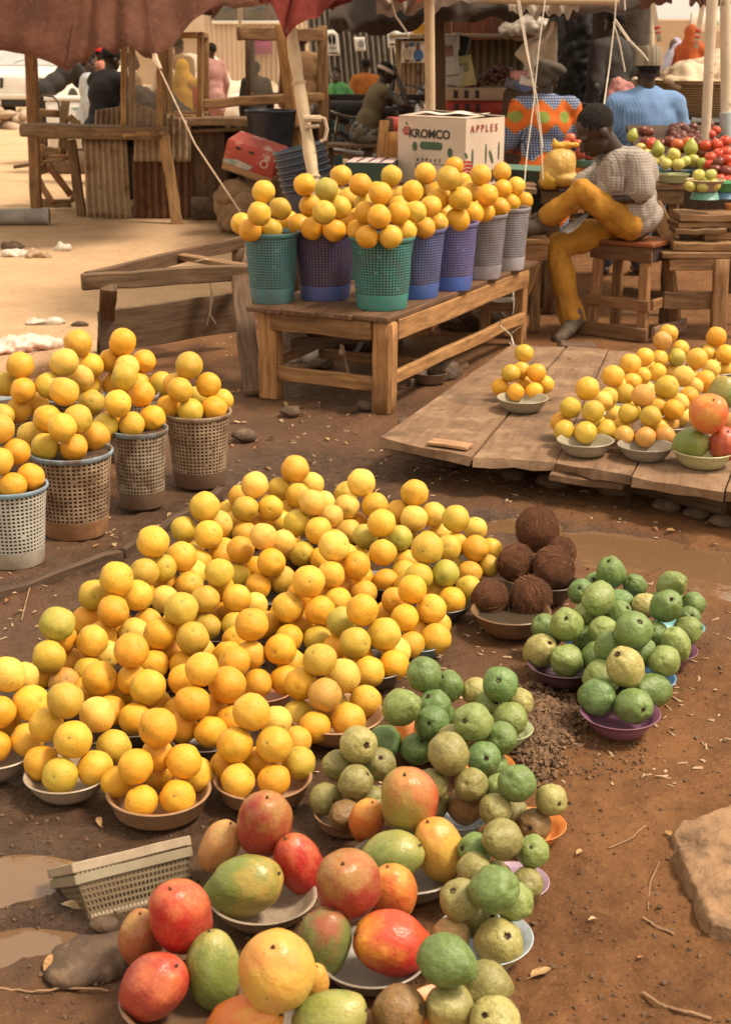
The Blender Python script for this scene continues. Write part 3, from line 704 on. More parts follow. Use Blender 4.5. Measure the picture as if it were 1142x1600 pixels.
# ================================================================== WOODEN PLATFORM at the right with its bowls
PZ = .155
platform_pts = [((592, 684), (800, 538), (885, 540), (735, 715)), ((738, 716), (888, 540), (950, 545), (868, 722)), ((868, 722), (952, 545), (1075, 560), (985, 745)), ((986, 746), (1078, 560), (1200, 570), (1130, 770)), ((1132, 770), (1203, 570), (1320, 590), (1300, 790))]
root = empty('plank_platform', G(800, 640), 'low platform of worn wide boards on blocks', 'platform')
for a, b_, c_, d_ in platform_pts:
 q = [G(*k, PZ) for k in (a, b_, c_, d_)]; m0, m1 = (q[0]+q[3])/2, (q[1]+q[2])/2
 b = MB(); w0 = ((q[0]-q[3]).length*.5 + (q[1]-q[2]).length*.5)
 top = [Vector(k) for k in q]; cen = sum(top, Vector())/4
 top = [cen + (k-cen)*.992 for k in top]; bot = [k - Vector((0, 0, .034)) for k in top]
 nl, ds = 14, []
 vs, fs, uv = [], [], []
 for z in (0, 1):
  for j in range(nl+1):
   for i in range(5):
    P0 = top[0].lerp(top[1], j/nl); P1 = top[3].lerp(top[2], j/nl); p = P0.lerp(P1, i/4)
    if j in (0, nl): p = p + (top[1]-top[0]).normalized()*rng.uniform(-.026, .008)
    vs.append(p - Vector((0, 0, .034*z + (mnoise.noise(p*6)*.004 if z == 0 else 0))))
 for j in range(nl):
  for i in range(4):
   e = j*5+i; L = (top[1]-top[0]).length
   fs.append((e, e+1, e+6, e+5)); uv.append([(i/4*w0, j/nl*L), ((i+1)/4*w0, j/nl*L), ((i+1)/4*w0, (j+1)/nl*L), (i/4*w0, (j+1)/nl*L)])
 o = (nl+1)*5; ring = [i for i in range(5)] + [5*j+4 for j in range(1, nl+1)] + [nl*5+i for i in range(3, -1, -1)] + [5*j for j in range(nl-1, 0, -1)]
 for k in range(len(ring)):
  i, j = ring[k], ring[(k+1) % len(ring)]; fs.append((j, i, i+o, j+o)); uv.append([(k*.05, 0), (k*.05+.05, 0), (k*.05+.05, .03), (k*.05, .03)])
 b.add(vs, fs, uv); b.build('board', M['board'], root, angle=35, color=(.22, .13, .078))
for (x, y, w) in ((790, 742, .10), (962, 775, .13), (1105, 800, .12), (640, 700, .1), (1130, 600, .2), (900, 575, .2)):
 p = G(x, y - 25, .06); b = MB(); b.plank(p + Vector((-w/2, 0, 0)), p + Vector((w/2, 0, 0)), .118, .10, (0, 0, 1), 3, .006); b.build('block', M['wood'], root, color=(.13, .075, .045))
b = MB(); p0, p1 = G(865, 738, .105), G(980, 752, .10); b.plank(p0, p1, .16, .03, (0, 1, 0), 4, .005); b.build('board', M['board'], root, color=(.15, .085, .05))
b = MB(); p0, p1 = G(930, 742, .06), G(1130, 792, .06); b.plank(p0, p1, .06, .05, (0, 0, 1), 6, .006); b.build('bearer', M['wood'], root, color=(.11, .065, .04))
tag(obj('offcut', MB().plank(G(672, 690, PZ+.012), G(734, 698, PZ+.012), .07, .012, (0, 1, 0), 2, .003).mesh('offcut'), M['wood'], color=(.5, .29, .16)), 'pale square board offcut lying at the platform edge', 'board')
RP = [
 ('front left bowl on the platform', '917,607,19,2 891,637,17,1m 926,643,18,1m 941,627,15,1p 881,673,17,0m 914,676,18,0m 947,672,17,0m 876,660,13,0o 930,660,14,0m', (914, 690, 44, 'steel', 'round')),
 ('brown-topped pile in a grey bowl', '1004,618,19,2b 982,646,17,1m 1016,651,17,1m 1030,636,14,1 977,681,15,0b 1005,683,17,0b 1038,681,16,0b 1044,663,15,0b 970,668,13,0', (1008, 697, 43, 'grey', 'round')),
 ('second pile along the board edge', '957,588,18,2 977,616,16,1m 950,622,16,1m 982,598,14,1 960,648,15,0p 985,640,14,0', 'grey'),
 ('third pile along the board edge', '984,569,17,2 1002,588,15,1 968,600,14,1p 1010,610,14,0p 990,615,14,0', 'grey'),
 ('pile in the middle of the board', '1007,558,15,2 1026,582,15,1 1012,575,13,1p 1036,600,14,0p', 'grey'),
 ('pile topped by a brown fruit', '1034,534,15,2b 1033,559,14,1 1053,559,14,1g 1044,521,15,2 1062,545,14,1 1048,580,13,0p', 'grey'),
 ('greenish-topped pile by mango bowl', '1041,606,19,2m 1049,640,17,1o 1060,630,14,1p 1068,652,14,0p 1030,668,14,0', 'grey'),
 ('pile next to the mango bowl', '1067,588,17,2p 1075,620,16,1o 1084,604,13,1p 1092,655,14,0o 1070,640,13,0', 'grey'),
 ('pile near the far green fruits', '1087,563,17,2 1101,596,18,1o 1111,577,14,1p 1080,588,13,1p 1120,600,14,0p', 'grey'),
 ('pile cut by the right picture edge', '1118,527,16,2o 1105,552,14,1 1132,555,15,1o 1135,578,13,0 1122,572,13,0', 'grey'),
]
for ph, s, bw in RP:
 pl = pile(ph, s, PZ)
 if isinstance(bw, tuple): c = G(bw[0], bw[1], PZ+.05); r = bw[2]/ppm(c); col, st = bw[3], bw[4]
 else: c = centre(pl); r = .11; col, st = bw, 'round'
 c.z = PZ + .003
 bowl(c, r, col, f'{"olive enamel" if col == "steel" else "grey"} bowl under the {ph}', st, .95, 'bowls on the wooden platform')
pl = pile('small pile alone on the boards', '818,554,15,2m 800,583,15,1m 832,582,15,1o 817,580,12,1o 782,605,14,0o 805,613,14,0o 834,611,14,0o 851,601,14,0 818,600,12,0o', PZ)
c = G(816, 624, PZ+.05); c.z = PZ+.003
bowl(c, 40/ppm(c), 'steel', 'olive enamel bowl standing alone on the wooden platform', 'round', .95)
# ---- place all oranges: the 296 that show largest are things of their own, the rest one mass
relax(FR); place_words(FR)
FR.sort(key=lambda d: -d['rpx'] - (4 if d['tier'] else 0))
rest = MB(); rcol = []
COLW = {k: v[1] for k, v in ORC.items()}
for i, d in enumerate(FR):
 base = ORC[d['code']][0]; jit = rng.uniform(.88, 1.10); jg = rng.uniform(.93, 1.07)
 col = (base[0]*jit, base[1]*jit*jg, base[2]*jit)
 eul = Euler((rng.uniform(-1.0, 1.7), rng.uniform(-1.2, 1.2), rng.uniform(0, 6.28)))
 if i < 296:
  o = obj('orange', ORANGE[i % 7], None, None, d['p'], eul, col); o.scale = [d['r']]*3
  tag(o, f"{COLW[d['code']]} orange, {d['where']}, {d['phrase']}", 'orange', 'oranges stacked in bowls and baskets')
 else:
  me = ORANGE[i % 7]; Mx = eul.to_matrix()
  rest.add([d['p'] + Mx @ (v.co*d['r']) for v in me.vertices], [tuple(p.vertices) for p in me.polygons]); rcol += [col]*len(me.vertices)
me = rest.mesh('oranges', angle=180); a = me.attributes.new('Col', 'FLOAT_COLOR', 'POINT'); a.data.foreach_set('color', np.array([(*c, 1) for c in rcol], np.float32).ravel())
tag(obj('oranges', me, M['orange_many']), 'remaining small oranges in the gaps and back rows of the piles', None, None, 'stuff')
# ================================================================== GUAVAS
def guava_mat():
 m, nt, ns, ls, P = newmat('guava_skin'); s = coords(nt); oc = objcol(nt)
 col = mix(nt, remap(nt, tex(nt, s, 2.2, 5, .6), .36, .66), oc, mix(nt, 1.0, oc, (.66, .66, .55), 'MULTIPLY'))
 col = mix(nt, remap(nt, tex(nt, s, 9, 6, .72), .45, .70, 0, .75), col, mix(nt, 1.0, oc, (1.4, 1.25, 1.15), 'MULTIPLY'))
 col = mix(nt, remap(nt, tex(nt, s, 4, 7, .75), .57, .67, 0, .6), col, (.13, .075, .03))
 v = voro(nt, s, 4.6); k = math_(nt, 'MULTIPLY', remap(nt, v, .07, .16, .85, 0), remap(nt, tex(nt, s, 3, 2), .5, .56)); col = mix(nt, k, col, (.045, .03, .015))
 ls.new(col, P.inputs['Base Color']); P.inputs['Roughness'].default_value = .40; P.inputs['Specular IOR Level'].default_value = .4
 ls.new(bump(nt, tex(nt, s, 15, 4, .6), .25, .004, bump(nt, tex(nt, s, 5, 3), .3, .010)), P.inputs['Normal']); return m
M['guava'] = guava_mat()
M['calyx'] = simple('dry_calyx', (.10, .05, .025), (.035, .02, .012), .85, 60, (160, .6))
M['calyx_hole'] = M['calyx']
def guava_mesh(k):
 sx = Vector((k*5.1, 9, k*2.2)); pear = (.04, .16, .0, .26, .10)[k % 5]
 def f(d, p):
  n = mnoise.noise(d*1.5+sx)*.075 + mnoise.noise(d*4+sx)*.030 + mnoise.noise(d*8+sx)*.012
  n += .018*math.cos(5*math.atan2(d.y, d.x)+k)*(1-d.z*d.z)*max(0, d.z)
  q = p*(1+n - math.exp(-(1-d.z)/.02)*.10 - math.exp(-(1+d.z)/.012)*.07)
  s = 1 - pear*max(0, -d.z)*1.2
  return Vector((q.x*s, q.y*s, q.z*(1.02+pear*.6)))
 return MB().ball((0, 0, 0), 1, 44, 30, None, f).mesh('guava', angle=180)
GUA = [guava_mesh(k) for k in range(6)]
for q in GUA: q.materials.append(M['guava'])
def calyx_mesh(k):   # dried flower remains: a ragged little crown round a dark hollow
 b = MB(); n = 12; vs = []
 for ring, (rr, z) in enumerate(((.0, .955), (.06, .95), (.12, .985), (.165, 1.02), (.225, .97))):
  for i in range(n):
   a = 6.283*i/n; q = rr*(.72+.22*math.sin(5*a+k)*(ring > 2)+rng.uniform(-.18, .18))
   vs.append((q*math.cos(a), q*math.sin(a), z+rng.uniform(-.012, .02)*(ring > 0)))
 fs = [(r_*n+i, r_*n+(i+1) % n, (r_+1)*n+(i+1) % n, (r_+1)*n+i) for r_ in range(4) for i in range(n)]
 return b.add(vs, fs).mesh('calyx', angle=180)
CAL = [calyx_mesh(k) for k in range(4)]
for q in CAL: q.materials.append(M['calyx'])
GC = {'g': ((.145, .22, .07), 'green'), 'l': ((.22, .285, .09), 'light green'), 'd': ((.13, .22, .075), 'dark green'), 'o': ((.25, .23, .085), 'olive'), 'b': ((.25, .15, .06), 'brownish'), 'y': ((.36, .33, .12), 'yellow-green'), 't': ((.40, .27, .12), 'tan')}
# phrase, fruits "x,y,r,tier,colour" (+ ';dx;dy' where the calyx faces), bowl
GP = [
 ('pile in the mauve front bowl', '977,1043,31,1y 931,1089,28,0d 989,1103,29,0g 1018,1077,21,0g 941,1056,20,0l', (968, 1117, 62, 'purple', 'step', 'mauve plastic bowl of guavas nearest the bare earth')),
 ('pile in the dark plum bowl', '885,977,27,1l 847,1018,27,0y 899,1030,26,0l 925,1001,21,0g 856,985,20,0g 920,1030,18,0g', (881, 1040, 57, 'dpurple', 'step', 'dark plum plastic bowl of guavas left of the others')),
 ('pile above the dark plum bowl', '933,937,29,2l 908,925,22,1d 942,987,23,1l 962,962,21,1g 915,960,19,1l 955,1000,20,0l', 'blue'),
 ('pile with a round guava at the back', '954,895,24,2g 992,917,19,1g 975,942,21,1d 930,912,18,1d 1000,940,17,0g', 'blue'),
 ('pile with a pear-shaped guava on top', '990,990,33,2g 1032,1032,26,1l 951,1016,21,1g 1003,1020,22,1g 960,1045,18,0g', (1003, 1058, 52, 'blue', 'round', 'bright blue plastic bowl half hidden by guavas')),
 ('guava pile at the far end', '1048,916,25,2l 1082,945,19,1g 1075,966,20,1g 1030,940,18,1g 1062,948,18,0g', (1060, 976, 40, 'cyan', 'round', 'cyan plastic bowl at the far end of the guavas')),
 ('pile in the violet bowl', '1038,952,28,2g 1056,1009,24,1l 1073,985,22,1l 1003,945,20,1y 1025,985,19,1g 1040,1030,18,0g', (1042, 1014, 46, 'purple', 'step', 'violet plastic bowl under the pile of big guavas')),
 ('green pile beside the oranges', '663,1055,28,2g 629,1104,30,2l 702,1076,25,1g 679,1102,24,1d 673,1133,27,1d 606,1161,27,0d 649,1167,25,0d 690,1118,20,0d', (668, 1150, 58, 'orange', 'round', 'orange plastic bowl nearly hidden by dark green guavas')),
 ('pile in the pale green bowl', '779,1073,28,2d 797,1124,27,1l 742,1082,21,1y 810,1098,22,1y 764,1098,22,1l 780,1140,20,0g', (786, 1134, 46, 'green', 'step', 'pale green plastic bowl beside the gravel')),
 ('pile in the white-rimmed orange bowl', '738,1130,31,2l 781,1159,25,1g 755,1185,27,1d 708,1157,26,1o 770,1195,18,0g', (758, 1190, 46, 'orange', 'step', 'orange plastic bowl with pale rim among the green guavas')),
 ('pile behind the uppermost mango', '698,1193,34,2o 740,1232,26,1o 712,1260,29,0b 680,1228,24,1o 690,1258,20,0o', (716, 1268, 46, 'lblue', 'step', 'pale blue plastic bowl right behind the mangoes')),
 ('olive pile beside the tan orange bowl', '560,1165,30,2y 527,1195,25,1o 556,1224,27,1o 592,1193,26,1o 509,1248,24,0o 539,1275,26,0b 580,1252,20,0o', (545, 1262, 54, 'tan', 'tub', 'tan bowl of olive guavas beside the oranges')),
 ('pile in the bright orange bowl', '808,1226,33,2g 856,1256,25,1y 775,1264,26,1o 836,1289,27,0b 775,1236,20,1l 800,1270,20,0o', (832, 1284, 52, 'orange', 'step', 'bright orange plastic bowl of guavas at the outer edge')),
 ('pile in the lilac bowl', '783,1311,37,2o 832,1331,26,1l 742,1327,23,1g 816,1380,26,0o 741,1358,26,1o 780,1372,24,0o', (802, 1372, 55, 'lilac', 'step', 'lilac plastic bowl of guavas between orange and pale blue ones')),
 ('pile in the pale blue front bowl', '765,1392,39,2g 720,1417,33,1o 800,1417,26,1l 781,1473,38,0y 710,1459,29,0t 745,1440,24,0o', (755, 1466, 77, 'lblue', 'step', 'pale blue plastic bowl of large guavas at the front')),
 ('pile at the bottom picture edge', '700,1518,43,1g 761,1541,32,0o 659,1578,37,0b 732,1586,38,0y 705,1580,24,0o', (705, 1592, 84, 'orange', 'step', 'orange plastic bowl cut by the bottom picture edge')),
]
GF = []
for ph, s, bw in GP:
 n0 = len(FR); pl = pile(ph, s, 0, .02, 'guava', step=1.35); del FR[n0:]; GF += pl
 if isinstance(bw, tuple): c = G(bw[0], bw[1], .045); r = bw[2]/ppm(c); lab = bw[5]; col, st = bw[3], bw[4]
 else: c = centre(pl); r = .085; col, st, lab = bw, 'round', f'{bw} plastic bowl hidden under the {ph}'
 c.z = .003; bowl(c, r, col, lab, st, .92, 'plastic bowls under the guavas')
relax(GF); place_words(GF)
for i, d in enumerate(GF):
 base, w = GC[d['code'] or 'g']; j = rng.uniform(.9, 1.12); k = i % 6
 # the crown end mostly looks up or towards the buyer
 dr = Vector((rng.uniform(-.8, .8), rng.uniform(-1.0, -.1), rng.uniform(.1, 1.0))).normalized()
 if i % 4 == 3: dr = Vector((rng.uniform(-1, 1), .6, rng.uniform(-.6, .2))).normalized()
 q = dr.to_track_quat('Z', 'Y'); q = q @ Euler((0, 0, rng.uniform(0, 6.28))).to_quaternion()
 o = obj('guava', GUA[k], None, None, d['p'], q.to_euler(), tuple(v*j for v in base)); o.scale = [d['r']]*3
 tag(o, f"{w} guava, {d['where']}, {d['phrase']}", 'guava', 'guavas piled in plastic bowls')
 if i % 5 != 3: c = obj('calyx', CAL[i % 4], None, o); u_ = rng.uniform(.65, 1.15); c.scale = (u_, u_*rng.uniform(.75, 1.1), 1)
 if i < 38 and i % 3 != 1: o.scale = (d['r']*.95, d['r']*.95, d['r']*1.16)
# ================================================================== MANGOES
def mango_mat(name, c1, c2, c3, spots=.5):
 m, nt, ns, ls, P = newmat(name); s = coords(nt, rand=False); sr = coords(nt)
 sep = ns.new('ShaderNodeSeparateXYZ'); ls.new(s, sep.inputs[0])
 n = tex(nt, sr, .9, 4, .6)
 g = math_(nt, 'ADD', math_(nt, 'MULTIPLY', sep.outputs['X'], .33), n)
 col = mix(nt, remap(nt, g, .36, .66), c1, c2)
 g2 = math_(nt, 'ADD', math_(nt, 'MULTIPLY', sep.outputs['Z'], .28), tex(nt, sr, 1.3, 3))
 col = mix(nt, remap(nt, g2, .55, .85, 0, .85), col, c3)
 col = mix(nt, remap(nt, tex(nt, sr, 8, 6, .65), .45, .75, 0, .35), col, tuple(.62*k for k in c1))
 v = voro(nt, sr, 11); col = mix(nt, remap(nt, v, .08, .19, .28, 0), col, (.78, .58, .30))
 v2 = voro(nt, sr, 3.2); k = math_(nt, 'MULTIPLY', remap(nt, v2, .06, .14, .9, 0), remap(nt, tex(nt, sr, 2.2, 2), .53, .58)); col = mix(nt, math_(nt, 'MULTIPLY', k, spots), col, (.05, .025, .012))
 ls.new(col, P.inputs['Base Color']); P.inputs['Roughness'].default_value = .36; P.inputs['Specular IOR Level'].default_value = .42
 P.inputs['Subsurface Weight'].default_value = .08; P.inputs['Subsurface Radius'].default_value = (1, .4, .15); P.inputs['Subsurface Scale'].default_value = .1
 ls.new(bump(nt, tex(nt, sr, 24, 4), .05, .004, bump(nt, tex(nt, sr, 3, 3), .2, .02)), P.inputs['Normal']); return m
RED, DRED, ORG, YEL, GRN, OLV, PNK = (.40, .026, .02), (.33, .055, .032), (.58, .17, .035), (.58, .33, .06), (.17, .21, .05), (.26, .22, .055), (.60, .17, .09)
MM = {'red': mango_mat('red_mango', RED, DRED, (.55, .16, .06)), 'dullred': mango_mat('dull_red_mango', (.30, .042, .026), (.33, .10, .04), (.34, .20, .06)), 'orangered': mango_mat('orange_red_mango', (.60, .13, .04), ORG, YEL),
      'redgreen': mango_mat('red_green_mango', (.30, .24, .06), (.42, .055, .03), (.46, .20, .06)), 'green': mango_mat('green_mango', GRN, (.29, .30, .08), (.36, .32, .10)), 'olive': mango_mat('olive_mango', OLV, GRN, (.45, .28, .06)),
      'yellow': mango_mat('yellow_mango', YEL, (.58, .36, .07), (.62, .24, .06), .9), 'redyellow': mango_mat('red_yellow_mango', RED, (.50, .07, .03), (.66, .30, .04)), 'greenred': mango_mat('green_red_mango', (.15, .17, .05), (.20, .19, .055), (.34, .08, .045)), 'orangebrown': mango_mat('orange_brown_mango', (.48, .22, .08), (.55, .28, .10), (.45, .30, .10))}
def mango_mesh(k):
 sx = Vector((k*3.7, 4, k*1.9)); bk = (.10, .16, .06, .22)[k % 4]
 def f(d, p):
  n = mnoise.noise(d*1.2+sx)*.075 + mnoise.noise(d*3+sx)*.022
  beak = math.exp(-((d - Vector((.30, 0, -.95)).normalized()).length/.33)**2)*bk
  dim = math.exp(-(1-d.z)/.02)*.07
  q = p*(1+n+beak-dim); q.x += .10*math.cos(math.pi*d.z*.5)*.6; return q
 return MB().ball((0, 0, 0), 1, 34, 24, None, f).mesh('mango', angle=180)
MG = [mango_mesh(k) for k in range(4)]
M['stem'] = simple('stem_stub', (.14, .08, .035), (.06, .035, .018), .8, 40, (120, .5))
def stem_mesh():
 b = MB(); b.lathe([(0, .90), (.10, .925), (.075, .95), (.06, 1.01), (.045, 1.045), (0, 1.05)], 10, wob=.05); return b.mesh('stem')
STEM = stem_mesh(); STEM.materials.append(M['stem'])
# x, y, rx px, ry px (long half), tilt of the long axis in the picture (deg, 0 upright), height z m, lean towards viewer, skin, stem shown, label
MAN = [
 (412, 1288, 44, 59, 8, .150, .35, 'dullred', 'tall dull red mango standing on top of the pile by tan orange bowl'),
 (343, 1322, 31, 46, 25, .085, .0, 'orangebrown', 'orange-brown mango half hidden at the back of the upper left mango bowl'),
 (467, 1351, 38, 54, -22, .085, .1, 'red', 'crimson mango on the right of the upper left mango bowl'),
 (384, 1386, 49, 60, 62, .080, .1, 'olive', 'olive-green mango lying in front in the upper left mango bowl'),
 (281, 1433, 50, 66, -8, .155, .35, 'red', 'bright red mango standing on top near the slatted trays'),
 (241, 1541, 50, 60, 40, .075, .2, 'red', 'crimson mango lying lowest at the left of the mangoes'),
 (332, 1514, 43, 58, -5, .080, -.3, 'green', 'light green mango right of the red one below the bright red top'),
 (222, 1466, 36, 48, 0, .080, .1, 'dullred', 'dark red mango peeping out behind the bright red top one'),
 (430, 1516, 61, 66, 0, .170, .5, 'yellow', 'large spotted yellow mango on top at the bottom centre'),
 (386, 1592, 40, 58, 70, .075, .3, 'orangered', 'spotted orange-red mango under the large yellow one'),
 (516, 1590, 45, 60, 72, .080, .1, 'green', 'pale green mango cut by the bottom picture edge'),
 (490, 1538, 24, 36, 10, .085, .1, 'yellow', 'small yellow mango peeping out behind the large yellow one'),
 (543, 1384, 52, 62, -6, .165, .55, 'dullred', 'dusty red-brown mango on top with its stem towards the viewer'),
 (507, 1474, 43, 60, 12, .080, -.1, 'greenred', 'dull green mango with reddish shoulder below the dusty red top'),
 (613, 1394, 38, 48, -10, .085, .0, 'orangered', 'orange mango wedged behind the dusty red top one'),
 (611, 1476, 50, 61, -66, .080, .15, 'redyellow', 'fiery red mango with a yellow beak lying on its side'),
 (637, 1251, 46, 58, -6, .165, .4, 'redgreen', 'half red half yellow-green mango at the very top of the mango piles'),
 (575, 1282, 28, 37, 10, .085, .2, 'orangered', 'vivid orange mango with black blotches behind the green one'),
 (610, 1343, 43, 54, 58, .080, .1, 'green', 'smooth green mango lying in front below the red and yellow-green top'),
 (688, 1327, 40, 56, -22, .080, .1, 'yellow', 'yellow mango with a pinkish shoulder beside the olive guavas'),
 (1108, 646, 31, 28, 0, PZ+.215, .7, 'orangered', 'orange-red mango on top of the platform mango bowl'),
 (1080, 692, 25, 28, 80, PZ+.09, .1, 'green', 'grey-green mango lying in the platform mango bowl'),
 (1131, 694, 25, 26, 0, PZ+.09, .6, 'red', 'crimson mango beside the grey-green one on the platform'),
 (1128, 614, 24, 28, 15, PZ+.20, .0, 'olive', 'pale olive mango behind the orange-red one on the platform'),
 (1142, 668, 20, 24, 0, PZ+.13, .0, 'orangebrown', 'orange-brown mango cut by the right picture edge'),
]
for i, (x, y, rx, ry, tilt, z, lean, skin, lab) in enumerate(MAN):
 p = G(x, y, z); k = ppm(p); a, l = rx/k, ry/k
 # long axis: in the picture plane tilted, then leaned towards the camera
 ax = Vector((math.sin(R(tilt)), -lean, math.cos(R(tilt)))).normalized()
 q = ax.to_track_quat('Z', 'Y') @ Euler((0, 0, rng.uniform(0, 6.28))).to_quaternion()
 me = MG[i % 4].copy() if MG[i % 4].users else MG[i % 4]; me.materials.clear(); me.materials.append(MM[skin])
 o = obj('mango', me, None, None, p, q.to_euler()); l2 = l*(1+.25*abs(lean)); o.scale = (a, a*.97, l2)
 tag(o, lab, 'mango', 'mangoes piled in bowls')
 s = obj('stem', STEM, None, o); s.scale = (.8, .8, .98)
for (x, y, r, col, st, lab) in (
  (410, 1398, 84, 'white', 'round', 'whitish bowl of mangoes below the dull red mango'), (283, 1560, 96, 'brown', 'round', 'dark brown bowl under the bright red mango'),
  (448, 1630, 104, 'grey', 'round', 'grey bowl cut by the bottom picture edge under the yellow mango'), (583, 1492, 84, 'grey', 'round', 'grey bowl under the dusty red and fiery red mangoes'),
  (636, 1352, 92, 'grey', 'round', 'grey-white bowl under the uppermost mango pile')):
 c = G(x, y, .05); rr = r/ppm(c); c.z = .003; bowl(c, rr, col, lab, st, .85, 'bowls under the mangoes')
c = G(1098, 708, PZ+.05); rr = 47/ppm(c); c.z = PZ+.003; bowl(c, rr, (.46, .45, .24), 'pale green enamel bowl of mangoes at the platform edge', 'round', 1.0, 'bowls under the mangoes')
# ================================================================== COCONUTS
def coco_mat():
 m, nt, ns, ls, P = newmat('coconut_husk'); s = coords(nt, scale=(9, 9, 1.1))
 n = tex(nt, s, 3.2, 8, .7); col = mix(nt, remap(nt, n, .35, .66), (.085, .030, .014), (.34, .135, .058))
 s2 = coords(nt); col = mix(nt, remap(nt, tex(nt, s2, 2.2, 4), .5, .75, 0, .6), col, (.05, .02, .011))
 ls.new(col, P.inputs['Base Color']); P.inputs['Roughness'].default_value = .8; P.inputs['Specular IOR Level'].default_value = .25
 ls.new(bump(nt, n, 1.0, .05), P.inputs['Normal']); return m
M['coco'] = coco_mat(); M['fibre'] = simple('husk_fibre', (.34, .16, .07), (.18, .075, .03), .7, 20, None)
def coco_mesh(k):
 def f(d, p):
  n = .03*math.cos(3*math.atan2(d.y, d.x)+k) + mnoise.noise(d*3+Vector((k, 0, 0)))*.04 + mnoise.noise(Vector((d.x*16, d.y*16, d.z*2.5)))*.02
  return p*(1+n+.10*max(0, d.z)**10)
 return MB().ball((0, 0, 0), 1, 48, 30, None, f).mesh('coconut', angle=180)
def fibres(k, n=70):
 b = MB(); rg = random.Random(k)
 for _ in range(n):
  th = rg.uniform(.1, 2.0); a = rg.uniform(0, 6.28) if _ % 3 else rg.gauss(k, .5); L = rg.uniform(.15, .7); pts = []
  da = rg.gauss(0, .16); lift = abs(rg.gauss(0, .09))
  for j in range(5):
   t = th + L*j/4; aa = a + da*j/4; r = 1.03 + lift*(j/4)**2
   pts.append((r*math.sin(t)*math.cos(aa), r*math.sin(t)*math.sin(aa), r*math.cos(t)))
  b.tube(pts, [.004, .007, .006, .004, .001], 4, False)
 for _ in range(16):
  a = rg.uniform(0, 6.28); t = rg.uniform(.1, .35); x, y = math.sin(t)*math.cos(a), math.sin(t)*math.sin(a)
  b.tube([(x*.9, y*.9, .95), (x*.8+rg.uniform(-.05, .05), y*.8, 1.08), (x*1.5+rg.uniform(-.2, .2), y*1.5, 1.15+rg.uniform(0, .12))], [.014, .010, .002], 4, False)
 return b.mesh('fibres', False)
for i, (x, y, rx, ry, z, ax, lab) in enumerate((
  (838, 827, 34, 37, .150, (0, -.1, 1), 'round shaggy coconut on top of the coconut pile'), (806, 880, 31, 29, .080, (-.8, -.4, .4), 'dark coconut at the left below the top one'),
  (864, 889, 36, 31, .080, (.9, -.5, .5), 'streaky coconut with pale fibres right below the top one'), (874, 862, 26, 24, .085, (.3, .7, .6), 'coconut peeping out behind the streaky one'),
  (765, 934, 30, 29, .075, (.9, -.5, .1), 'dark hairy coconut at the left of the brown clay-coloured bowl'), (828, 933, 34, 34, .078, (-.2, -.3, 1), 'reddish-brown coconut at the right of the brown clay-coloured bowl'))):
 p = G(x, y, z); k = ppm(p); q = Vector(ax).to_track_quat('Z', 'Y')
 me = coco_mesh(i); me.materials.append(M['coco']); o = obj('coconut', me, None, None, p, q.to_euler()); o.scale = (rx/k, rx/k, ry/k); tag(o, lab, 'coconut', 'coconuts in two bowls')
 fm = fibres(i); fm.materials.append(M['fibre']); obj('husk_hair', fm, None, o)
c = G(798, 962, .05); r = 62/ppm(c); c.z = .003; bowl(c, r, (.20, .115, .062), 'brown clay-coloured bowl with two coconuts and some water', 'round', 1.05)
wb = MB(); wb.add([(c.x+r*.83*math.cos(t*.196), c.y+r*.83*math.sin(t*.196), r*.40) for t in range(32)], [tuple(range(32))])
mw, nt, ns, ls, P = newmat('bowl_water'); P.inputs['Base Color'].default_value = (.06, .045, .03, 1); P.inputs['Roughness'].default_value = .05
tag(wb.build('water', mw), 'water standing in the brown bowl of coconuts', None, None, 'structure')
c = G(858, 912, .05); r = 44/ppm(c); c.z = .003; bowl(c, r, 'dark', 'dark bowl of coconuts behind the brown clay-coloured one', 'round', 1.2)
# ================================================================== SLATTED TRAYS, ROCKS, LITTER, LEAVES
def tray_mesh(w, d, h):
 """tapered rectangular tray of plastic slats: walls as lattice, floor as slats; returns walls, rim, floor"""
 k = .84; wall, rim, fl = MB(), MB(), MB()
 def corner(i, z):
  s = k + (1-k)*z/h; x, y = ((-1, -1), (1, -1), (1, 1), (-1, 1))[i % 4]; return Vector((x*w/2*s, y*d/2*s, z))
 for i in range(4):
  a0, a1, b0, b1 = corner(i, h*.06), corner(i+1, h*.06), corner(i, h*.90), corner(i+1, h*.90)
  nx, nz = (26 if i % 2 == 0 else 18), 7
  for r_ in range(nz):
   for c in range(nx):
    u0, u1, v0, v1 = c/nx, (c+1)/nx, r_/nz, (r_+1)/nz
    def P(u, v): return a0.lerp(a1, u).lerp(b0.lerp(b1, u), v)
    um, vm, du, dv = (u0+u1)/2, (v0+v1)/2, (u1-u0)*.34, (v1-v0)*.30
    vs = [P(u0, v0), P(u1, v0), P(u1, v1), P(u0, v1), P(um-du, vm-dv), P(um+du, vm-dv), P(um+du, vm+dv), P(um-du, vm+dv)]
    wall.add(vs, [(j, (j+1) % 4, 4+(j+1) % 4, 4+j) for j in range(4)])
  p0, p1 = corner(i, h*.96), corner(i+1, h*.96); dirv = (p1-p0).normalized()
  rim.plank(p0-dirv*.006, p1+dirv*.006, .020, .012, (0, 0, 1), 3, .0008)
  q0, q1 = corner(i, h*.03), corner(i+1, h*.03); rim.plank(q0, q1, .012, .008, (0, 0, 1), 2, 0)
 for j in range(12):
  y = -d/2*k + d*k*(j+.5)/12; fl.plank((-w/2*k, y, .004), (w/2*k, y, .004), d*k/12*.7, .004, (0, 1, 0), 1, 0)
 return wall, rim, fl
M['traymat'] = plastic('weathered_tray_plastic', .5, .5)
